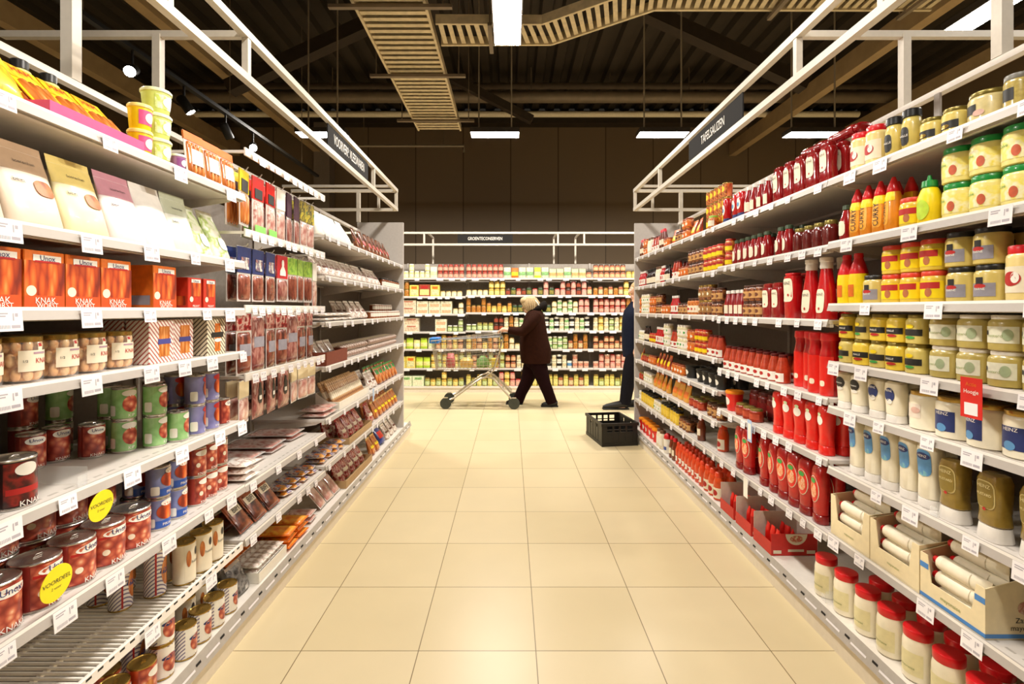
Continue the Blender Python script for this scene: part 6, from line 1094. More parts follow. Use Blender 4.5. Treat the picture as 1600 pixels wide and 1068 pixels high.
# ---------------------------------------------------------------- price tags
def tag_mesh(w, h):
    b = B(); y0, y1 = -0.0205, -0.0305
    def q(x0, x1, f0, f1, mat, e):
        P = lambda x, f: (x, -0.0145-0.004*f-e, -0.002-h*f)
        b.add([P(x0, f0), P(x1, f0), P(x1, f1), P(x0, f1)], [(0, 3, 2, 1)], mat)
    b.add([(-w/2, -0.0145, -0.002), (w/2, -0.0145, -0.002), (w/2, -0.0185, -0.002-h), (-w/2, -0.0185, -0.002-h), (-w/2, -0.0138, -0.002), (w/2, -0.0138, -0.002), (w/2, -0.0178, -0.002-h), (-w/2, -0.0178, -0.002-h)],
          [(0, 3, 2, 1), (4, 5, 6, 7), (0, 1, 5, 4), (3, 7, 6, 2), (0, 4, 7, 3), (1, 2, 6, 5)], PAPER)
    for i in range(9): q(-w*0.38+i*w*0.05, -w*0.38+i*w*0.05+w*0.025, 0.72, 0.88, INK, 0.0004)
    q(-w*0.4, w*0.0, 0.16, 0.22, INK, 0.0004); q(-w*0.4, -w*0.08, 0.28, 0.34, INK, 0.0004); q(w*0.16, w*0.2, 0.18, 0.52, INK, 0.0004); q(w*0.24, w*0.34, 0.18, 0.34, INK, 0.0004); q(w*0.1, w*0.4, 0.72, 0.86, INK, 0.0004)
    return b.mesh('price_tag', smooth=False)
TAGM = {w: tag_mesh(w, h) for w, h in ((0.072, 0.052), (0.056, 0.042), (0.042, 0.036))}
NTAG = 0
def price_tags(side, z, d0, d1, where, wide, step):
    global NTAG
    x = d0+0.03; i = 0
    while x < d1-0.05:
        wd = random.choice(wide); o = put('price_tag', TAGM[wd]); NTAG += 1
        o.matrix_world = spot_mtx(side, x+wd/2, 0, z); tag(o, f'white price tag, {ORD[i]} along the {where}', 'price tag', 'price tags'); i += 1
        x += wd+random.choice(step)
big, mid, sml = [0.072, 0.072, 0.056], [0.056, 0.056, 0.042], [0.042, 0.042, 0.056]
for side in 'LR':
    for bay, (d0, d1) in BAYS[side].items():
        for i, z in enumerate(ZS[side, bay]):
            if i == len(ZS[side, bay])-1: continue
            st = [0.10, 0.17, 0.26] if bay == 'near' else [0.07, 0.12, 0.2] if bay in ('hook', 'ketchup') else [0.12, 0.18, 0.26]
            price_tags(side, z, 1.14 if bay == 'near' else d0, d1, f'rail of the {shelf_word(side, bay, i)} {BAYNAME[side, bay]} shelf', big if bay == 'near' else mid if bay in ('hook', 'ketchup') else sml, st)
for z, nm in RAILS:
    price_tags('L', z+0.012, 2.32, 3.28, f'rail before the {nm} peg hooks', mid, [0.02, 0.05])
b = B()
for i, z in enumerate(BZ[:-1]):
    x = -2.8
    while x < 3.0:
        zz = z-(0.022 if (x < -0.79 and i in (1, 2, 3)) else 0)
        wd = random.choice((0.08, 0.1, 0.12)); b.box((x, BACKF-0.024, zz-0.046), (x+wd, BACKF-0.0175, zz+0.0), PAPER); x += wd+random.choice((0.05, 0.1, 0.2, 0.3))
o = b.obj('price_tags', smooth=False); tag(o, 'many small white price tags on the far shelf edges', 'price tags', None, 'stuff')
# promotional marks
def disc(name, X, D, z, r, lines, label):
    b = B(); n = 36; P = [(0, r*math.cos(2*math.pi*i/n), r*math.sin(2*math.pi*i/n)) for i in range(n)]
    vs = [(p[1], -0.0008, p[2]) for p in P]+[(p[1], 0.0008, p[2]) for p in P]
    b.add(vs, [tuple(range(n))]+[tuple(range(2*n-1, n-1, -1))]+[(i, n+i, n+(i+1) % n, (i+1) % n) for i in range(n)], M('offer_yellow', 'f5e21a', 0.4, var=0.02))
    o = b.obj(name, smooth=False); o.matrix_world = spot_mtx('L', D, X-XF['L'], z) @ Matrix.Rotation(R(6), 4, 'X'); tag(o, label, 'offer sticker', 'yellow offer stickers')
    L = B()
    for t, s, zz in lines: L.flat_text(t, s, (0, -0.0016, zz), (1, 0, 0), (0, 0, 1), INKD)
    L.obj('lettering', o, smooth=False)
disc('offer_sticker', 1.181, 1.331, 0.742, 0.047, (('VOORDEEL', 0.0165, 0.006), ('2 voor', 0.011, -0.012)), 'round yellow offer sticker in front of the wide red tins')
disc('offer_sticker', 1.176, 1.47, 0.890, 0.044, (('VOORDEEL', 0.0155, 0.006), ('2 voor', 0.010, -0.012)), 'round yellow offer sticker hanging below the shelf of small cans')
o = B().box((-0.036, -0.0335, -0.075), (0.036, -0.0322, 0.045), M('promo_red', 'd8261f', 0.4, var=0.03)).obj('promotion_tag', smooth=False); o.matrix_world = spot_mtx('R', 1.52, 0, 1.205); tag(o, 'red promotion tag hanging below the olive mustard jars', 'promotion tag')
B().box((-0.022, -0.0343, -0.066), (0.022, -0.0337, -0.03), PAPER).obj('price_slip', o, smooth=False); L = B(); L.flat_text('Actie', 0.017, (0, -0.0342, 0.025), (1, 0, 0), (0, 0, 1), ORANGE); L.flat_text('Hoogje', 0.017, (0, -0.0342, 0.003), (1, 0, 0), (0, 0, 1), INKW); L.obj('lettering', o, smooth=False)
for D, z, lb in ((2.93, 0.77, 'pale blue and white info card on the rail of the bright red squeeze bottles'),):
    o = B().box((-0.026, -0.034, -0.075), (0.026, -0.0328, 0.05), M('pale_blue_card', 'a9c3e6', 0.4, var=0.03)).obj('info_card', smooth=False); o.matrix_world = spot_mtx('R', D, 0, z); tag(o, lb, 'card'); B().box((-0.018, -0.0347, -0.06), (0.018, -0.034, 0.03), LAB).obj('print', o, smooth=False)
o = B().box((-0.026, -0.034, -0.07), (0.026, -0.0328, 0.04), LAB).obj('info_card', smooth=False); o.matrix_world = spot_mtx('R', 2.98, 0, 0.43); tag(o, 'white upright card on the rail below the oval label ketchup', 'card')
o = B().box((-0.022, -0.034, -0.045), (0.022, -0.0328, 0.06), M('pale_blue_card', 'a9c3e6', 0.4, var=0.03)).obj('info_card', smooth=False); o.matrix_world = spot_mtx('L', 4.35, 0, 0.72); tag(o, 'pale card on the rail beside the dry sausage tray', 'card')
# ---------------------------------------------------------------- crate, trolley, two people
def crate():
    r = empty('plastic_crate', (1.118, 5.72, 0), R(8.5)); tag(r, 'black plastic crate with slotted sides standing on the floor', 'crate')
    w, d, h, m = 0.40, 0.575, 0.245, BLACK
    B().box((-w/2, -d/2, 0.0), (w/2, d/2, 0.012), m).obj('base', r, smooth=False)
    b = B()
    for z, t in ((h-0.028, 0.028), (0.012, 0.02)):
        e = 0.008 if z > 0.1 else 0
        b.box((-w/2-e, -d/2-e, z), (w/2+e, -d/2+0.014, z+t), m); b.box((-w/2-e, d/2-0.014, z), (w/2+e, d/2+e, z+t), m); b.box((-w/2-e, -d/2+0.0141, z), (-w/2+0.014, d/2-0.0141, z+t), m); b.box((w/2-0.014, -d/2+0.0141, z), (w/2+e, d/2-0.0141, z+t), m)
    b.obj('rim', r, smooth=False)
    def side(name, p, ux, L, hand):
        b = B(); ux = Vector(ux); n = Vector((-ux.y, ux.x, 0))
        def slab(a, c, z0, z1, t=0.004):
            q = [p+ux*a-n*t, p+ux*c-n*t, p+ux*c+n*t, p+ux*a+n*t]
            b.add([(v.x, v.y, z) for z in (z0, z1) for v in q], [(0, 3, 2, 1), (4, 5, 6, 7), (0, 1, 5, 4), (1, 2, 6, 5), (2, 3, 7, 6), (3, 0, 4, 7)], m)
        slab(0, 0.05, 0.02, h-0.01, 0.006); slab(L-0.05, L, 0.02, h-0.01, 0.006)
        k = 4 if L > 0.5 else 3
        for i in range(k): x = 0.05+(L-0.1)*(i+1)/(k+1); slab(x-0.01, x+0.01, 0.02, h-0.01, 0.006)
        slab(0.05, L-0.05, 0.02, 0.15 if not hand else 0.175)
        if hand: slab(0.05, L*0.26, 0.176, h-0.02); slab(L*0.34, L*0.66, 0.176, h-0.02); slab(L*0.74, L-0.05, 0.176, h-0.02)
        else: slab(0.05, L-0.05, 0.168, 0.178)
        b.obj(name, r, smooth=False)
    e = 0.008
    side('side_panel', Vector((-w/2+e, -d/2+e, 0)), (1, 0, 0), w-2*e, False); side('side_panel', Vector((-w/2+e, d/2-e, 0)), (1, 0, 0), w-2*e, False)
    side('side_panel', Vector((-w/2+e, -d/2+e, 0)), (0, 1, 0), d-2*e, True); side('side_panel', Vector((w/2-e, -d/2+e, 0)), (0, 1, 0), d-2*e, True)
crate()
PS = 7.75/F                                                  # metres per image column at the woman's distance
CHROME = M('trolley_chrome', 'c9bfae', 0.28, metal=0.7, var=0.05); RUB = M('wheel_rubber', '3a3f38', 0.55, var=0.1)
def trolley():
    y = 7.70; ox = (742-CX)*PS; r = empty('shopping_trolley', (ox, y, 0)); tag(r, 'chrome wire shopping trolley pushed by the woman in brown', 'shopping trolley')
    X = lambda px: (px-742)*PS; Z = lambda py: (HY-py)*PS+H
    hw = 0.25
    # chassis: two side legs with an arch, joined across
    b = B()
    for s in (-1, 1):
        yy = s*hw
        b.tube([(X(706), yy*0.9, 0.135), (X(712), yy*0.9, 0.155), (X(735), yy*0.9, 0.32), (X(752), yy*0.9, 0.44), (X(762), yy*0.9, 0.47), (X(772), yy*0.9, 0.44), (X(786), yy, 0.29), (X(800), yy, 0.14)], 0.0145, CHROME, 8)
        b.tube([(X(760), yy*0.9, 0.47), (X(772), yy*0.95, 0.56), (X(786), yy, 1.0)], 0.012, CHROME, 8)
    b.tube([(X(735), -hw*0.9, 0.32), (X(735), hw*0.9, 0.32)], 0.010, CHROME, 8); b.tube([(X(786), -hw, 0.29), (X(786), hw, 0.29)], 0.010, CHROME, 8)
    for k in range(5): b.tube([(X(766), -0.2+k*0.1, 0.47), (X(778), -0.2+k*0.1, 0.40), (X(800), -0.2+k*0.1, 0.22)], 0.004, CHROME, 5)
    b.obj('chassis', r)
    # basket of wires: wider at the back and top
    def corner(u, v):                                        # u 0 front .. 1 back, v 0 bottom .. 1 top
        x0, x1 = X(677)+(X(684)-X(677))*(1-v), X(783)-(1-v)*0.02
        zb = 0.56+0.02*u; zt = Z(531)+(Z(519)-Z(531))*u
        return x0+(x1-x0)*u, zb+(zt-zb)*v, (0.17+0.08*u)*(0.85+0.15*v)
    b = B()
    for v in [i/9 for i in range(10)]:
        pts = [corner(u, v) for u in (0, 0.5, 1)]
        ring = [(p[0], p[2], p[1]) for p in pts]+[(p[0], -p[2], p[1]) for p in reversed(pts)]
        b.tube(ring, 0.0028 if 0 < v < 1 else 0.006, CHROME, 5, closed=True)
    for u in [i/16 for i in range(17)]:
        lo, hi = corner(u, 0), corner(u, 1)
        b.tube([(hi[0], hi[2], hi[1]), (lo[0], lo[2], lo[1]), (lo[0], -lo[2], lo[1]), (hi[0], -hi[2], hi[1])], 0.0025, CHROME, 5)
    for u in (0, 1):
        for k in range(-3, 4):
            lo, hi = corner(u, 0), corner(u, 1); b.tube([(lo[0], lo[2]*k/4, lo[1]), (hi[0], hi[2]*k/4, hi[1])], 0.0025, CHROME, 5)
    b.obj('wire_basket', r)
    B().tube([(X(784), -hw-0.02, 1.03), (X(784), hw+0.02, 1.03)], 0.017, M('handle_grey', '5a5f66', 0.4), 10).obj('handle', r)
    b = B(); b.tube([(X(784), -hw, 1.03), (X(781), -hw, 1.0)], 0.01, CHROME, 6); b.tube([(X(784), hw, 1.03), (X(781), hw, 1.0)], 0.01, CHROME, 6); b.obj('handle_bracket', r)
    bl = M('trolley_blue', '2f7fd0', 0.4, var=0.04)
    o = B().box((X(674), -0.16, 0.95), (X(688), 0.16, 1.03), bl, 0.006).obj('front_plaque', r); o['label'] = 'blue plastic plaque'
    b = B(); 
    for s in (-1, 1): b.tube([(X(690), s*0.19, 1.005), (X(782), s*0.26, 1.075-0.02)], 0.008, M('grey_trim', '9aa0a8', 0.4), 6)
    b.obj('rim_trim', r)
    for px, s in ((700, -0.225), (700, 0.225), (803, -0.25), (803, 0.25)):
        w_ = empty('castor', (X(px), s, 0)); w_.parent = r
        B().tube([(0, -0.018, 0.082), (0, 0.018, 0.082)], 0.082, RUB, 20).obj('tyre', w_); B().tube([(0, -0.02, 0.082), (0, 0.02, 0.082)], 0.03, RUB, 12).obj('hub', w_)
        b = B(); b.box((-0.012, -0.028, 0.075), (0.012, -0.022, 0.16), RUB); b.box((-0.012, 0.022, 0.075), (0.012, 0.028, 0.16), RUB); b.box((-0.03, -0.028, 0.16), (0.03, 0.028, 0.168), CHROME); b.obj('fork', w_, smooth=False)
    return ox, y
ox, ty = trolley()
def loose(name, b, loc, label, cat, rz=0.0, grp='groceries in the trolley'):
    o = b.obj(name, None); o.location = loc; o.rotation_euler = (0, 0, rz); tag(o, label, cat, grp); return o
zt = 0.588
loose('grocery_bag', B().loft([(0, 0.06, 0.10, 3), (0.02, 0.07, 0.11, 3), (0.14, 0.065, 0.10, 2.6), (0.19, 0.05, 0.02, 2.4), (0.205, 0.05, 0.004, 2.4)], M('pink_bag', 'b8605a', 0.5, var=0.2)), (ox-0.36, ty, zt), 'reddish grocery bag at the front of the trolley', 'bag')
loose('bread_bag', B().loft([(0, 0.09, 0.07, 3), (0.02, 0.10, 0.08, 3), (0.10, 0.095, 0.075, 2.6), (0.14, 0.05, 0.03, 2.2)], M('bread_bag_film', 'd9b060', 0.4, var=0.2)), (ox-0.12, ty, zt), 'golden bread bag in the middle of the trolley', 'bag')
loose('lettuce_bag', B().loft([(0, 0.08, 0.08, 2), (0.03, 0.10, 0.10, 2), (0.11, 0.09, 0.09, 2), (0.17, 0.03, 0.03, 2)], M('lettuce_green', '6f8f4a', 0.5, var=0.3)), (ox+0.125, ty-0.02, zt), 'green lettuce bag at the back of the trolley', 'bag')
loose('yellow_box', B().box((-0.05, -0.07, 0), (0.05, 0.07, 0.12), M('grocery_yellow', 'd9c04a', 0.5, var=0.15), 0.003), (ox+0.30, ty, zt+0.008), 'yellow grocery box by the trolley handle', 'box')

SKIN = M('skin', 'd9a88c', 0.5, var=0.05, scale=20); SKIN.node_tree.nodes['Principled BSDF'].inputs['Subsurface Weight'].default_value = 0.05
def skinned(name, nodes, edges, mat, parent=None, root=0, sub=2):
    """one continuous surface grown over connected joints, each with its own radius"""
    me = bpy.data.meshes.new(name); me.from_pydata([n[0] for n in nodes], edges, []); o = bpy.data.objects.new(name, me); COL.objects.link(o)
    o.modifiers.new('skin', 'SKIN').use_smooth_shade = True
    for i, n in enumerate(nodes):
        v = me.skin_vertices[0].data[i]; r = n[1]; v.radius = (r, r) if not isinstance(r, tuple) else r; v.use_root = (i == root)
    o.modifiers.new('sub', 'SUBSURF').levels = sub; o.modifiers['sub'].render_levels = sub
    bpy.context.view_layer.update()
    m2 = bpy.data.meshes.new_from_object(o.evaluated_get(bpy.context.evaluated_depsgraph_get())); bpy.data.objects.remove(o); bpy.data.meshes.remove(me)
    m2.materials.clear(); m2.materials.append(mat); m2.polygons.foreach_set('use_smooth', [True]*len(m2.polygons)); m2.name = name
    return put(name, m2, parent)
def chain(nodes, edges, pts, start=None):
    last = start
    for p in pts:
        nodes.append((Vector(p[0]), p[1])); i = len(nodes)-1
        if last is not None: edges.append((last, i))
        last = i
    return last
def hand(nodes, edges, wrist, w, d, up, side, s=1.0, curl=1.0):
    """palm, four unequal curled fingers, a thumb leaving the side of the palm; d points along the hand, up is its back"""
    d, up = Vector(d).normalized(), Vector(up).normalized(); rt = d.cross(up).normalized()*side
    palm = chain(nodes, edges, [(w+d*0.045*s, (0.019*s, 0.030*s)), (w+d*0.085*s, (0.014*s, 0.034*s))], wrist)
    for k, (L, off) in enumerate(((0.068, 0.030), (0.076, 0.010), (0.070, -0.010), (0.054, -0.029))):
        b = w+d*0.092*s+rt*off*s
        a = 0.5*curl
        q1 = b+(d*math.cos(a)-up*math.sin(a))*L*0.42*s; a2 = a+0.8*curl; q2 = q1+(d*math.cos(a2)-up*math.sin(a2))*L*0.33*s; a3 = a2+0.7*curl; q3 = q2+(d*math.cos(a3)-up*math.sin(a3))*L*0.28*s
        chain(nodes, edges, [(b, 0.009*s), (q1, 0.0085*s), (q2, 0.008*s), (q3, 0.007*s)], palm)
    t0 = w+d*0.035*s+rt*0.03*s; t1 = t0+(d*0.6+rt*0.6-up*0.5)*0.04*s; t2 = t1+(d*0.7-up*0.6)*0.03*s
    chain(nodes, edges, [(t0, 0.0125*s), (t1, 0.0105*s), (t2, 0.0085*s)], palm-1)
def head_parts(r, c, f, s, hairmat, lips, hair_secs, tilt=0.0):
    """eyes, mouth and hair on a head centred at c that faces f"""
    f = Vector(f).normalized(); rt = f.cross(Vector((0, 0, 1))).normalized()
    for k in (-1, 1):
        p = c+f*0.083*s+rt*0.032*k*s+Vector((0, 0, 0.008*s))
        B().ball(p, 0.012*s, M('eye_white', 'eee8e0', 0.2, var=0), 12, 8).ball(p+f*0.008*s, 0.006*s, M('iris_dark', '3a2a1e', 0.2, var=0), 10, 6).obj('eye', r)
        B().ball(c+rt*0.076*k*s-f*0.005*s+Vector((0, 0, -0.005*s)), (0.014*s, 0.022*s, 0.034*s), SKIN, 12, 8).obj('ear', r)
    B().ball(c+f*0.079*s+Vector((0, 0, -0.062*s)), (0.012*s, 0.026*s, 0.008*s), lips, 12, 6).obj('mouth', r)
def head_nodes(nodes, edges, neck, c, f, s):
    f = Vector(f).normalized(); u = Vector((0, 0, 1))
    a = chain(nodes, edges, [(c-u*0.075*s-f*0.012*s, 0.058*s), (c-u*0.02*s, (0.080*s, 0.085*s)), (c+u*0.045*s-f*0.004*s, (0.082*s, 0.088*s)), (c+u*0.095*s-f*0.01*s, 0.05*s)], neck)
    i = len(nodes)-3
    chain(nodes, edges, [(c+f*0.075*s-u*0.012*s, 0.016*s), (c+f*0.108*s-u*0.026*s, 0.010*s)], i)              # nose
    chain(nodes, edges, [(c+f*0.05*s-u*0.085*s, 0.034*s), (c+f*0.068*s-u*0.096*s, 0.02*s)], i-1)                  # jaw and chin
def woman():
    y = 7.75; P = lambda px, py, dy=0.0: Vector(((px-CX)*PS, y+dy, (633-py)*PS))
    r = empty('person', (P(832, 633).x, y, 0)); tag(r, 'person in a long brown coat with pale hair pushing a shopping trolley', 'person'); o0 = r.location
    Q = lambda px, py, dy=0.0: P(px, py, dy)-o0
    N, E = [], []
    pel = chain(N, E, [(Q(836, 560), (0.15, 0.12))]); wst = chain(N, E, [(Q(835, 535), (0.15, 0.12))], pel); ch = chain(N, E, [(Q(834, 512), (0.17, 0.13)), (Q(836, 498), (0.15, 0.11))], wst); nk = chain(N, E, [(Q(832, 488), 0.06)], ch)
    hc = Q(826, 476); head_nodes(N, E, nk, hc, (-1, -0.05, -0.25), 1.0)
    for dy, sd in ((-0.19, 1), (0.19, -1)):
        el = chain(N, E, [(Q(834, 499, dy*0.8), 0.055), (Q(831, 502, dy), 0.052), (Q(817, 518, dy*1.1), 0.042), (Q(797, 516, dy), 0.032), (Q(792, 514.5, dy*0.95), 0.027)], ch)
        hand(N, E, el, Q(792, 514.5, dy*0.95), (-1, 0, -0.05), (0, 0, 1), sd, 1.0, 0.95)
    hipf = chain(N, E, [(Q(832, 568, 0.10), 0.095), (Q(826, 596, 0.10), 0.062), (Q(813, 624, 0.10), 0.04)], pel)
    chain(N, E, [(Q(808, 630, 0.10), 0.035), (Q(797, 630.5, 0.10), 0.03)], hipf)
    hipb = chain(N, E, [(Q(838, 568, -0.10), 0.095), (Q(849, 596, -0.10), 0.062), (Q(859, 622, -0.10), 0.04)], pel)
    chain(N, E, [(Q(857, 629, -0.10), 0.035), (Q(848, 630.5, -0.10), 0.03)], hipb)
    body = skinned('body', N, E, SKIN, r)
    head_parts(r, hc, (-1, -0.05, -0.25), 1.0, None, M('lips', 'b06a5c', 0.5), None)
    coat = M('brown_coat', '2b140b', 0.85, var=0.15, scale=25, bump=0.1)
    b = B()
    sc = [(566, 814.5, 860.5, 0.225), (558, 813, 861, 0.225), (545, 812, 861, 0.22), (530, 812, 857, 0.20), (515, 814, 854, 0.215), (503, 817, 852, 0.215), (494, 820, 850.5, 0.20), (488, 823, 848.5, 0.16), (484, 826, 845.5, 0.11), (481, 828, 842, 0.075)]
    b.loft([((633-py)*PS, (x1-x0)*PS/2, hy, 2.3, ((x0+x1)/2-832)*PS, 0.0) for py, x0, x1, hy in sc], coat, 28)
    for dy in (-1, 1):
        b.tube([Q(838, 492, dy*0.15), Q(833, 499, dy*0.19), Q(825, 509, dy*0.215), Q(816, 518, dy*0.215), Q(806, 517, dy*0.205), Q(794.5, 515, dy*0.185)], [0.085, 0.092, 0.08, 0.072, 0.058, 0.048], coat, 14)
    cm = b.obj('coat', r, angle=70)
    b = B()
    tr = M('dark_plum_trousers', '1c090b', 0.85, var=0.12, scale=25)
    b.loft([((633-py)*PS, hx_, hy_, 2.2, (cx_-832)*PS, 0) for py, cx_, hx_, hy_ in ((577, 836, 0.05, 0.10), (572, 836, 0.13, 0.14), (565, 836.5, 0.17, 0.15), (552, 836.5, 0.17, 0.15))], tr, 20)
    b.tube([Q(836, 553, 0.05), Q(832, 568, 0.075), Q(827, 585, 0.09), Q(823, 598, 0.10), Q(815, 614, 0.10), Q(809.5, 628, 0.10)], [0.13, 0.13, 0.115, 0.095, 0.085, 0.085], tr, 16)
    b.tube([Q(838, 553, -0.05), Q(841, 568, -0.075), Q(846, 585, -0.09), Q(850, 597, -0.10), Q(856, 612, -0.10), Q(861.5, 627, -0.10)], [0.13, 0.128, 0.11, 0.094, 0.085, 0.082], tr, 16)
    b.obj('trousers', r, angle=70)
    for pts in ([(816, 629.5), (811, 629), (803, 630.5), (795, 631.2), (791, 631.5)], [(870, 629), (864, 628.5), (856, 630.5), (849, 631.2), (845.5, 631.5)]):
        dy = 0.10 if pts[0][0] < 840 else -0.10; b = B()
        b.tube([Q(px, py, dy)+Vector((0, 0, 0.012)) for px, py in pts], [0.035, 0.052, 0.045, 0.036, 0.018], M('black_shoe', '14100e', 0.5), 12); b.box((min(Q(p[0], 0).x for p in pts)-0.01, dy-0.045, 0.0), (max(Q(p[0], 0).x for p in pts)+0.01, dy+0.045, 0.022), M('black_sole', '0e0c0b', 0.7), 0.008)
        b.obj('shoe', r, angle=70)
    b = B(); hm = M('pale_blond_hair', 'c0a67c', 0.75, var=0.2, scale=60, bump=0.3)
    b.ball(hc+Vector((0.022, 0, 0.022)), (0.128, 0.108, 0.118), hm, 20, 12); b.ball(hc+Vector((0.045, 0, -0.045)), (0.105, 0.10, 0.10), hm, 18, 10); b.ball(hc+Vector((-0.055, 0.0, 0.06)), (0.075, 0.088, 0.06), hm, 16, 10)
    for k in range(26):
        a = 2*math.pi*k/26; b.tube([hc+Vector((0.02+0.09*math.cos(a), 0.075*math.sin(a), 0.10)), hc+Vector((0.03+0.125*math.cos(a), 0.107*math.sin(a), 0.03)), hc+Vector((0.045+0.11*math.cos(a), 0.102*math.sin(a), -0.07))], [0.012, 0.018, 0.01], hm, 6) if math.cos(a) > -0.75 else None
    b.obj('hair', r, angle=80)
    b = B(); sm = M('black_scarf', '1a1512', 0.85, var=0.1); b.tube([Q(828, 487, -0.07), Q(840, 482, -0.085), Q(850, 476, -0.03), Q(850, 476, 0.03), Q(840, 482, 0.085), Q(828, 487, 0.07)], [0.03, 0.042, 0.055, 0.055, 0.042, 0.03], sm, 12); b.ball(Q(850, 478), (0.05, 0.085, 0.085), sm, 14, 8); b.obj('scarf', r, angle=70)
    b = B(); b.tube([Q(834, 467, -0.06), Q(838.5, 472, -0.095), Q(842, 478, -0.09)], [0.008, 0.010, 0.008], LAB, 8); b.obj('collar_edge', r)
woman()
def man():
    y = 7.55; s = y/F; P = lambda px, py, dy=0.0: Vector(((px-CX)*s, y+dy, (640-py)*s))
    r = empty('person', (P(994, 640).x, y, 0)); tag(r, 'person in navy jacket and black trousers half hidden by the sauce end panel', 'person'); o0 = r.location.copy()
    Q = lambda px, py, dy=0.0: P(px, py, dy)-o0
    N, E = [], []
    pel = chain(N, E, [(Q(993, 545), (0.16, 0.12))]); ch = chain(N, E, [(Q(993, 520), (0.15, 0.12)), (Q(994, 496), (0.18, 0.13)), (Q(995, 482), (0.15, 0.11))], pel); nk = chain(N, E, [(Q(994, 472), 0.06)], ch)
    hc = Q(993, 457); head_nodes(N, E, nk, hc, (-1, -0.1, -0.05), 1.05)
    for dy, sd in ((-0.21, 1), (0.21, -1)):
        el = chain(N, E, [(Q(995, 484, dy*0.8), 0.06), (Q(995, 488, dy), 0.055), (Q(996, 515, dy*1.1), 0.044), (Q(990, 540, dy*1.1), 0.033), (Q(988, 545, dy*1.1), 0.028)], ch)
        hand(N, E, el, Q(988, 545, dy*1.1), (-0.2, 0, -1), (-0.9, 0, 0.2), sd, 1.05, 0.45)
    for dy, x1, x2 in ((-0.10, 983, 975), (0.10, 1000, 1008)):
        k = chain(N, E, [(Q(993, 556, dy), 0.10), (Q((993+x1)/2+1, 592, dy), 0.065), (Q(x2, 628, dy), 0.042)], pel); chain(N, E, [(Q(x2-3, 637, dy), 0.036), (Q(x2-15, 638, dy), 0.03)], k)
    skinned('body', N, E, SKIN, r); head_parts(r, hc, (-1, -0.1, -0.05), 1.05, None, M('lips', 'b06a5c', 0.5), None)
    b = B(); hm = M('fair_hair', 'b39468', 0.75, var=0.2, scale=60); b.ball(hc+Vector((0.03, 0, 0.04)), (0.105, 0.10, 0.10), hm, 18, 10); b.ball(hc+Vector((0.055, 0, -0.01)), (0.075, 0.09, 0.08), hm, 16, 10); b.obj('hair', r, angle=80)
    jk = M('navy_jacket', '171c2c', 0.75, var=0.12, scale=20, bump=0.1); b = B()
    b.loft([((640-py)*s, (x1-x0)*s/2, hy, 2.4, ((x0+x1)/2-994)*s, 0) for py, x0, x1, hy in ((560, 974, 1012, 0.19), (545, 972.5, 1013, 0.20), (520, 972, 1013, 0.20), (500, 973, 1014, 0.22), (488, 976, 1013, 0.21), (481, 981, 1009, 0.15), (474, 986, 1003, 0.085))], jk, 26)
    for dy in (-1, 1): b.tube([Q(998, 484, dy*0.15), Q(996, 492, dy*0.215), Q(996, 515, dy*0.24), Q(990, 538, dy*0.235)], [0.08, 0.085, 0.068, 0.05], jk, 14)
    b.obj('jacket', r, angle=70)
    b = B(); tr = M('black_trousers', '15141a', 0.8, var=0.12)
    b.tube([Q(992, 552, -0.07), Q(985, 575, -0.10), Q(980.5, 592, -0.10), Q(977, 612, -0.10), Q(974, 632, -0.10)], [0.135, 0.125, 0.105, 0.09, 0.08], tr, 16); b.tube([Q(994, 552, 0.07), Q(998, 575, 0.10), Q(1001, 594, 0.10), Q(1005, 614, 0.10), Q(1008, 632, 0.10)], [0.135, 0.12, 0.10, 0.085, 0.08], tr, 16); b.obj('trousers', r, angle=70)
    for x0, dy in ((976, -0.10), (1011, 0.10)):
        b = B(); b.tube([Q(x0+1, 634, dy), Q(x0-4, 631.5, dy), Q(x0-16, 633.5, dy), Q(x0-30, 635.5, dy), Q(x0-36, 636.5, dy)], [0.04, 0.056, 0.05, 0.036, 0.018], M('black_boot', '1a1613', 0.5), 12); b.box((Q(x0-36.5, 0).x, dy-0.047, 0), (Q(x0+4, 0).x, dy+0.047, 0.024), M('black_sole', '0e0c0b', 0.7), 0.008); b.obj('boot', r, angle=70)
man()
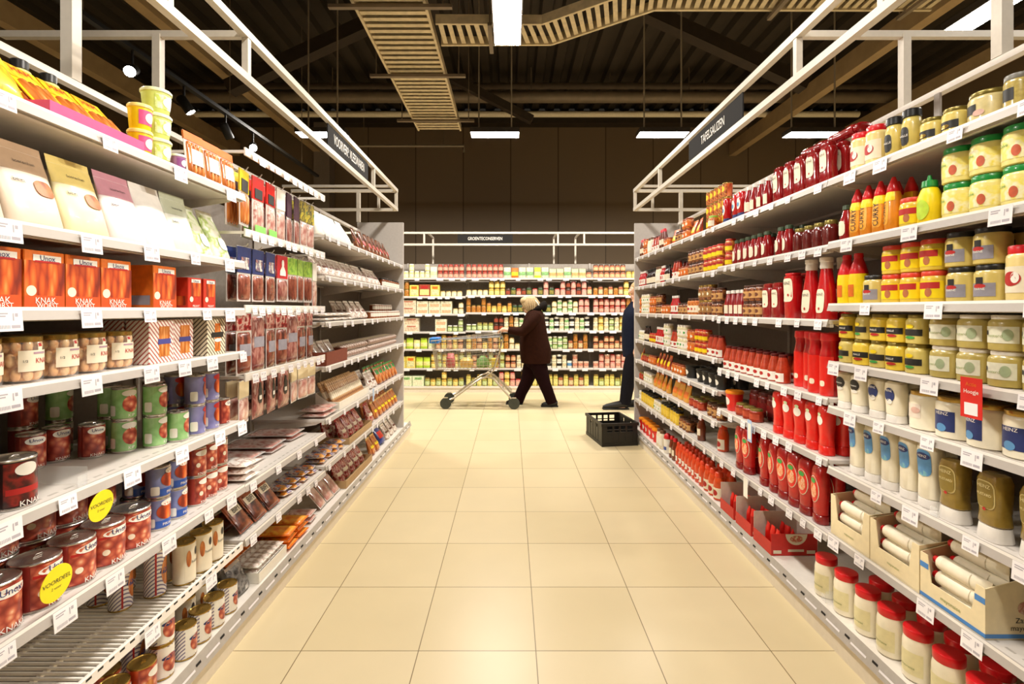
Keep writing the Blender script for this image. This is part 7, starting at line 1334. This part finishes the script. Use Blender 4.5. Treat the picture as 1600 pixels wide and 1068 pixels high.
for n_ in ('brown_coat', 'dark_plum_trousers', 'navy_jacket', 'black_trousers', 'black_scarf'): MATS[n_].node_tree.nodes['Principled BSDF'].inputs['Specular IOR Level'].default_value = 0.08
# ---------------------------------------------------------------- every item gets a label of its own, from where it stands in its row
from collections import defaultdict
grp = defaultdict(list)
for it in ITEMS: grp[it[1].look, it[3]].append(it)
for (look, pn), its in grp.items():
    multi = len(its) > 1
    subs = defaultdict(list)
    for it in its: subs[it[4], it[5], it[7]].append(it)
    rowset = sorted({k[0] for k in subs}); layset = sorted({k[1] for k in subs})
    for (row, lay_, note), L in subs.items():
        L.sort(key=lambda q: q[6]); words = []
        if len(layset) > 1: words.append('lower' if lay_ == layset[0] else ('upper' if lay_ == layset[-1] and len(layset) == 2 else 'topmost' if lay_ == layset[-1] else 'middle' if len(layset) == 3 else ('second' if lay_ == 1 else 'third')+'-level'))
        if len(rowset) > 1: words.append('front' if row == rowset[0] else 'rear' if row == rowset[-1] else 'inner' if len(rowset) == 3 else ['', 'second', 'third', 'fourth', 'fifth', 'sixth', 'seventh'][min(6, rowset.index(row))])
        rowph = ' '.join(words)
        for i, it in enumerate(L):
            place_ = note if note and note.startswith('in the') else ('on ' if len(L) == 1 or rowph else '')+pn
            if len(L) == 1: lab = f'{look}, {rowph+" one " if rowph else ""}{place_}'
            else: lab = f'{look}, {ORD[i]} along {rowph+" row " if rowph else ""}{place_}'
            if note and place_ != note and len(lab.split())+len(note.split()) <= 15: lab += ', '+note
            if len(lab.split()) > 15: lab = lab.replace(' along ', ' in ').replace(' on ', ', ').replace(' row of peg hooks', ' hooks').replace(' with ', ', ').replace(' and ', ' ')
            it[0]['label'] = lab; it[0]['category'] = it[1].cat; it[0]['group'] = f'{it[1].name.replace("_", " ")}s on the {pn}'
seen = defaultdict(list)
for it in ITEMS: seen[it[0]['label']].append(it)
for lab, L in seen.items():
    if len(L) > 1:
        for i, it in enumerate(sorted(L, key=lambda q: (q[6], q[4], q[5]))): it[0]['label'] = lab+f', {ORD[i]} of these'
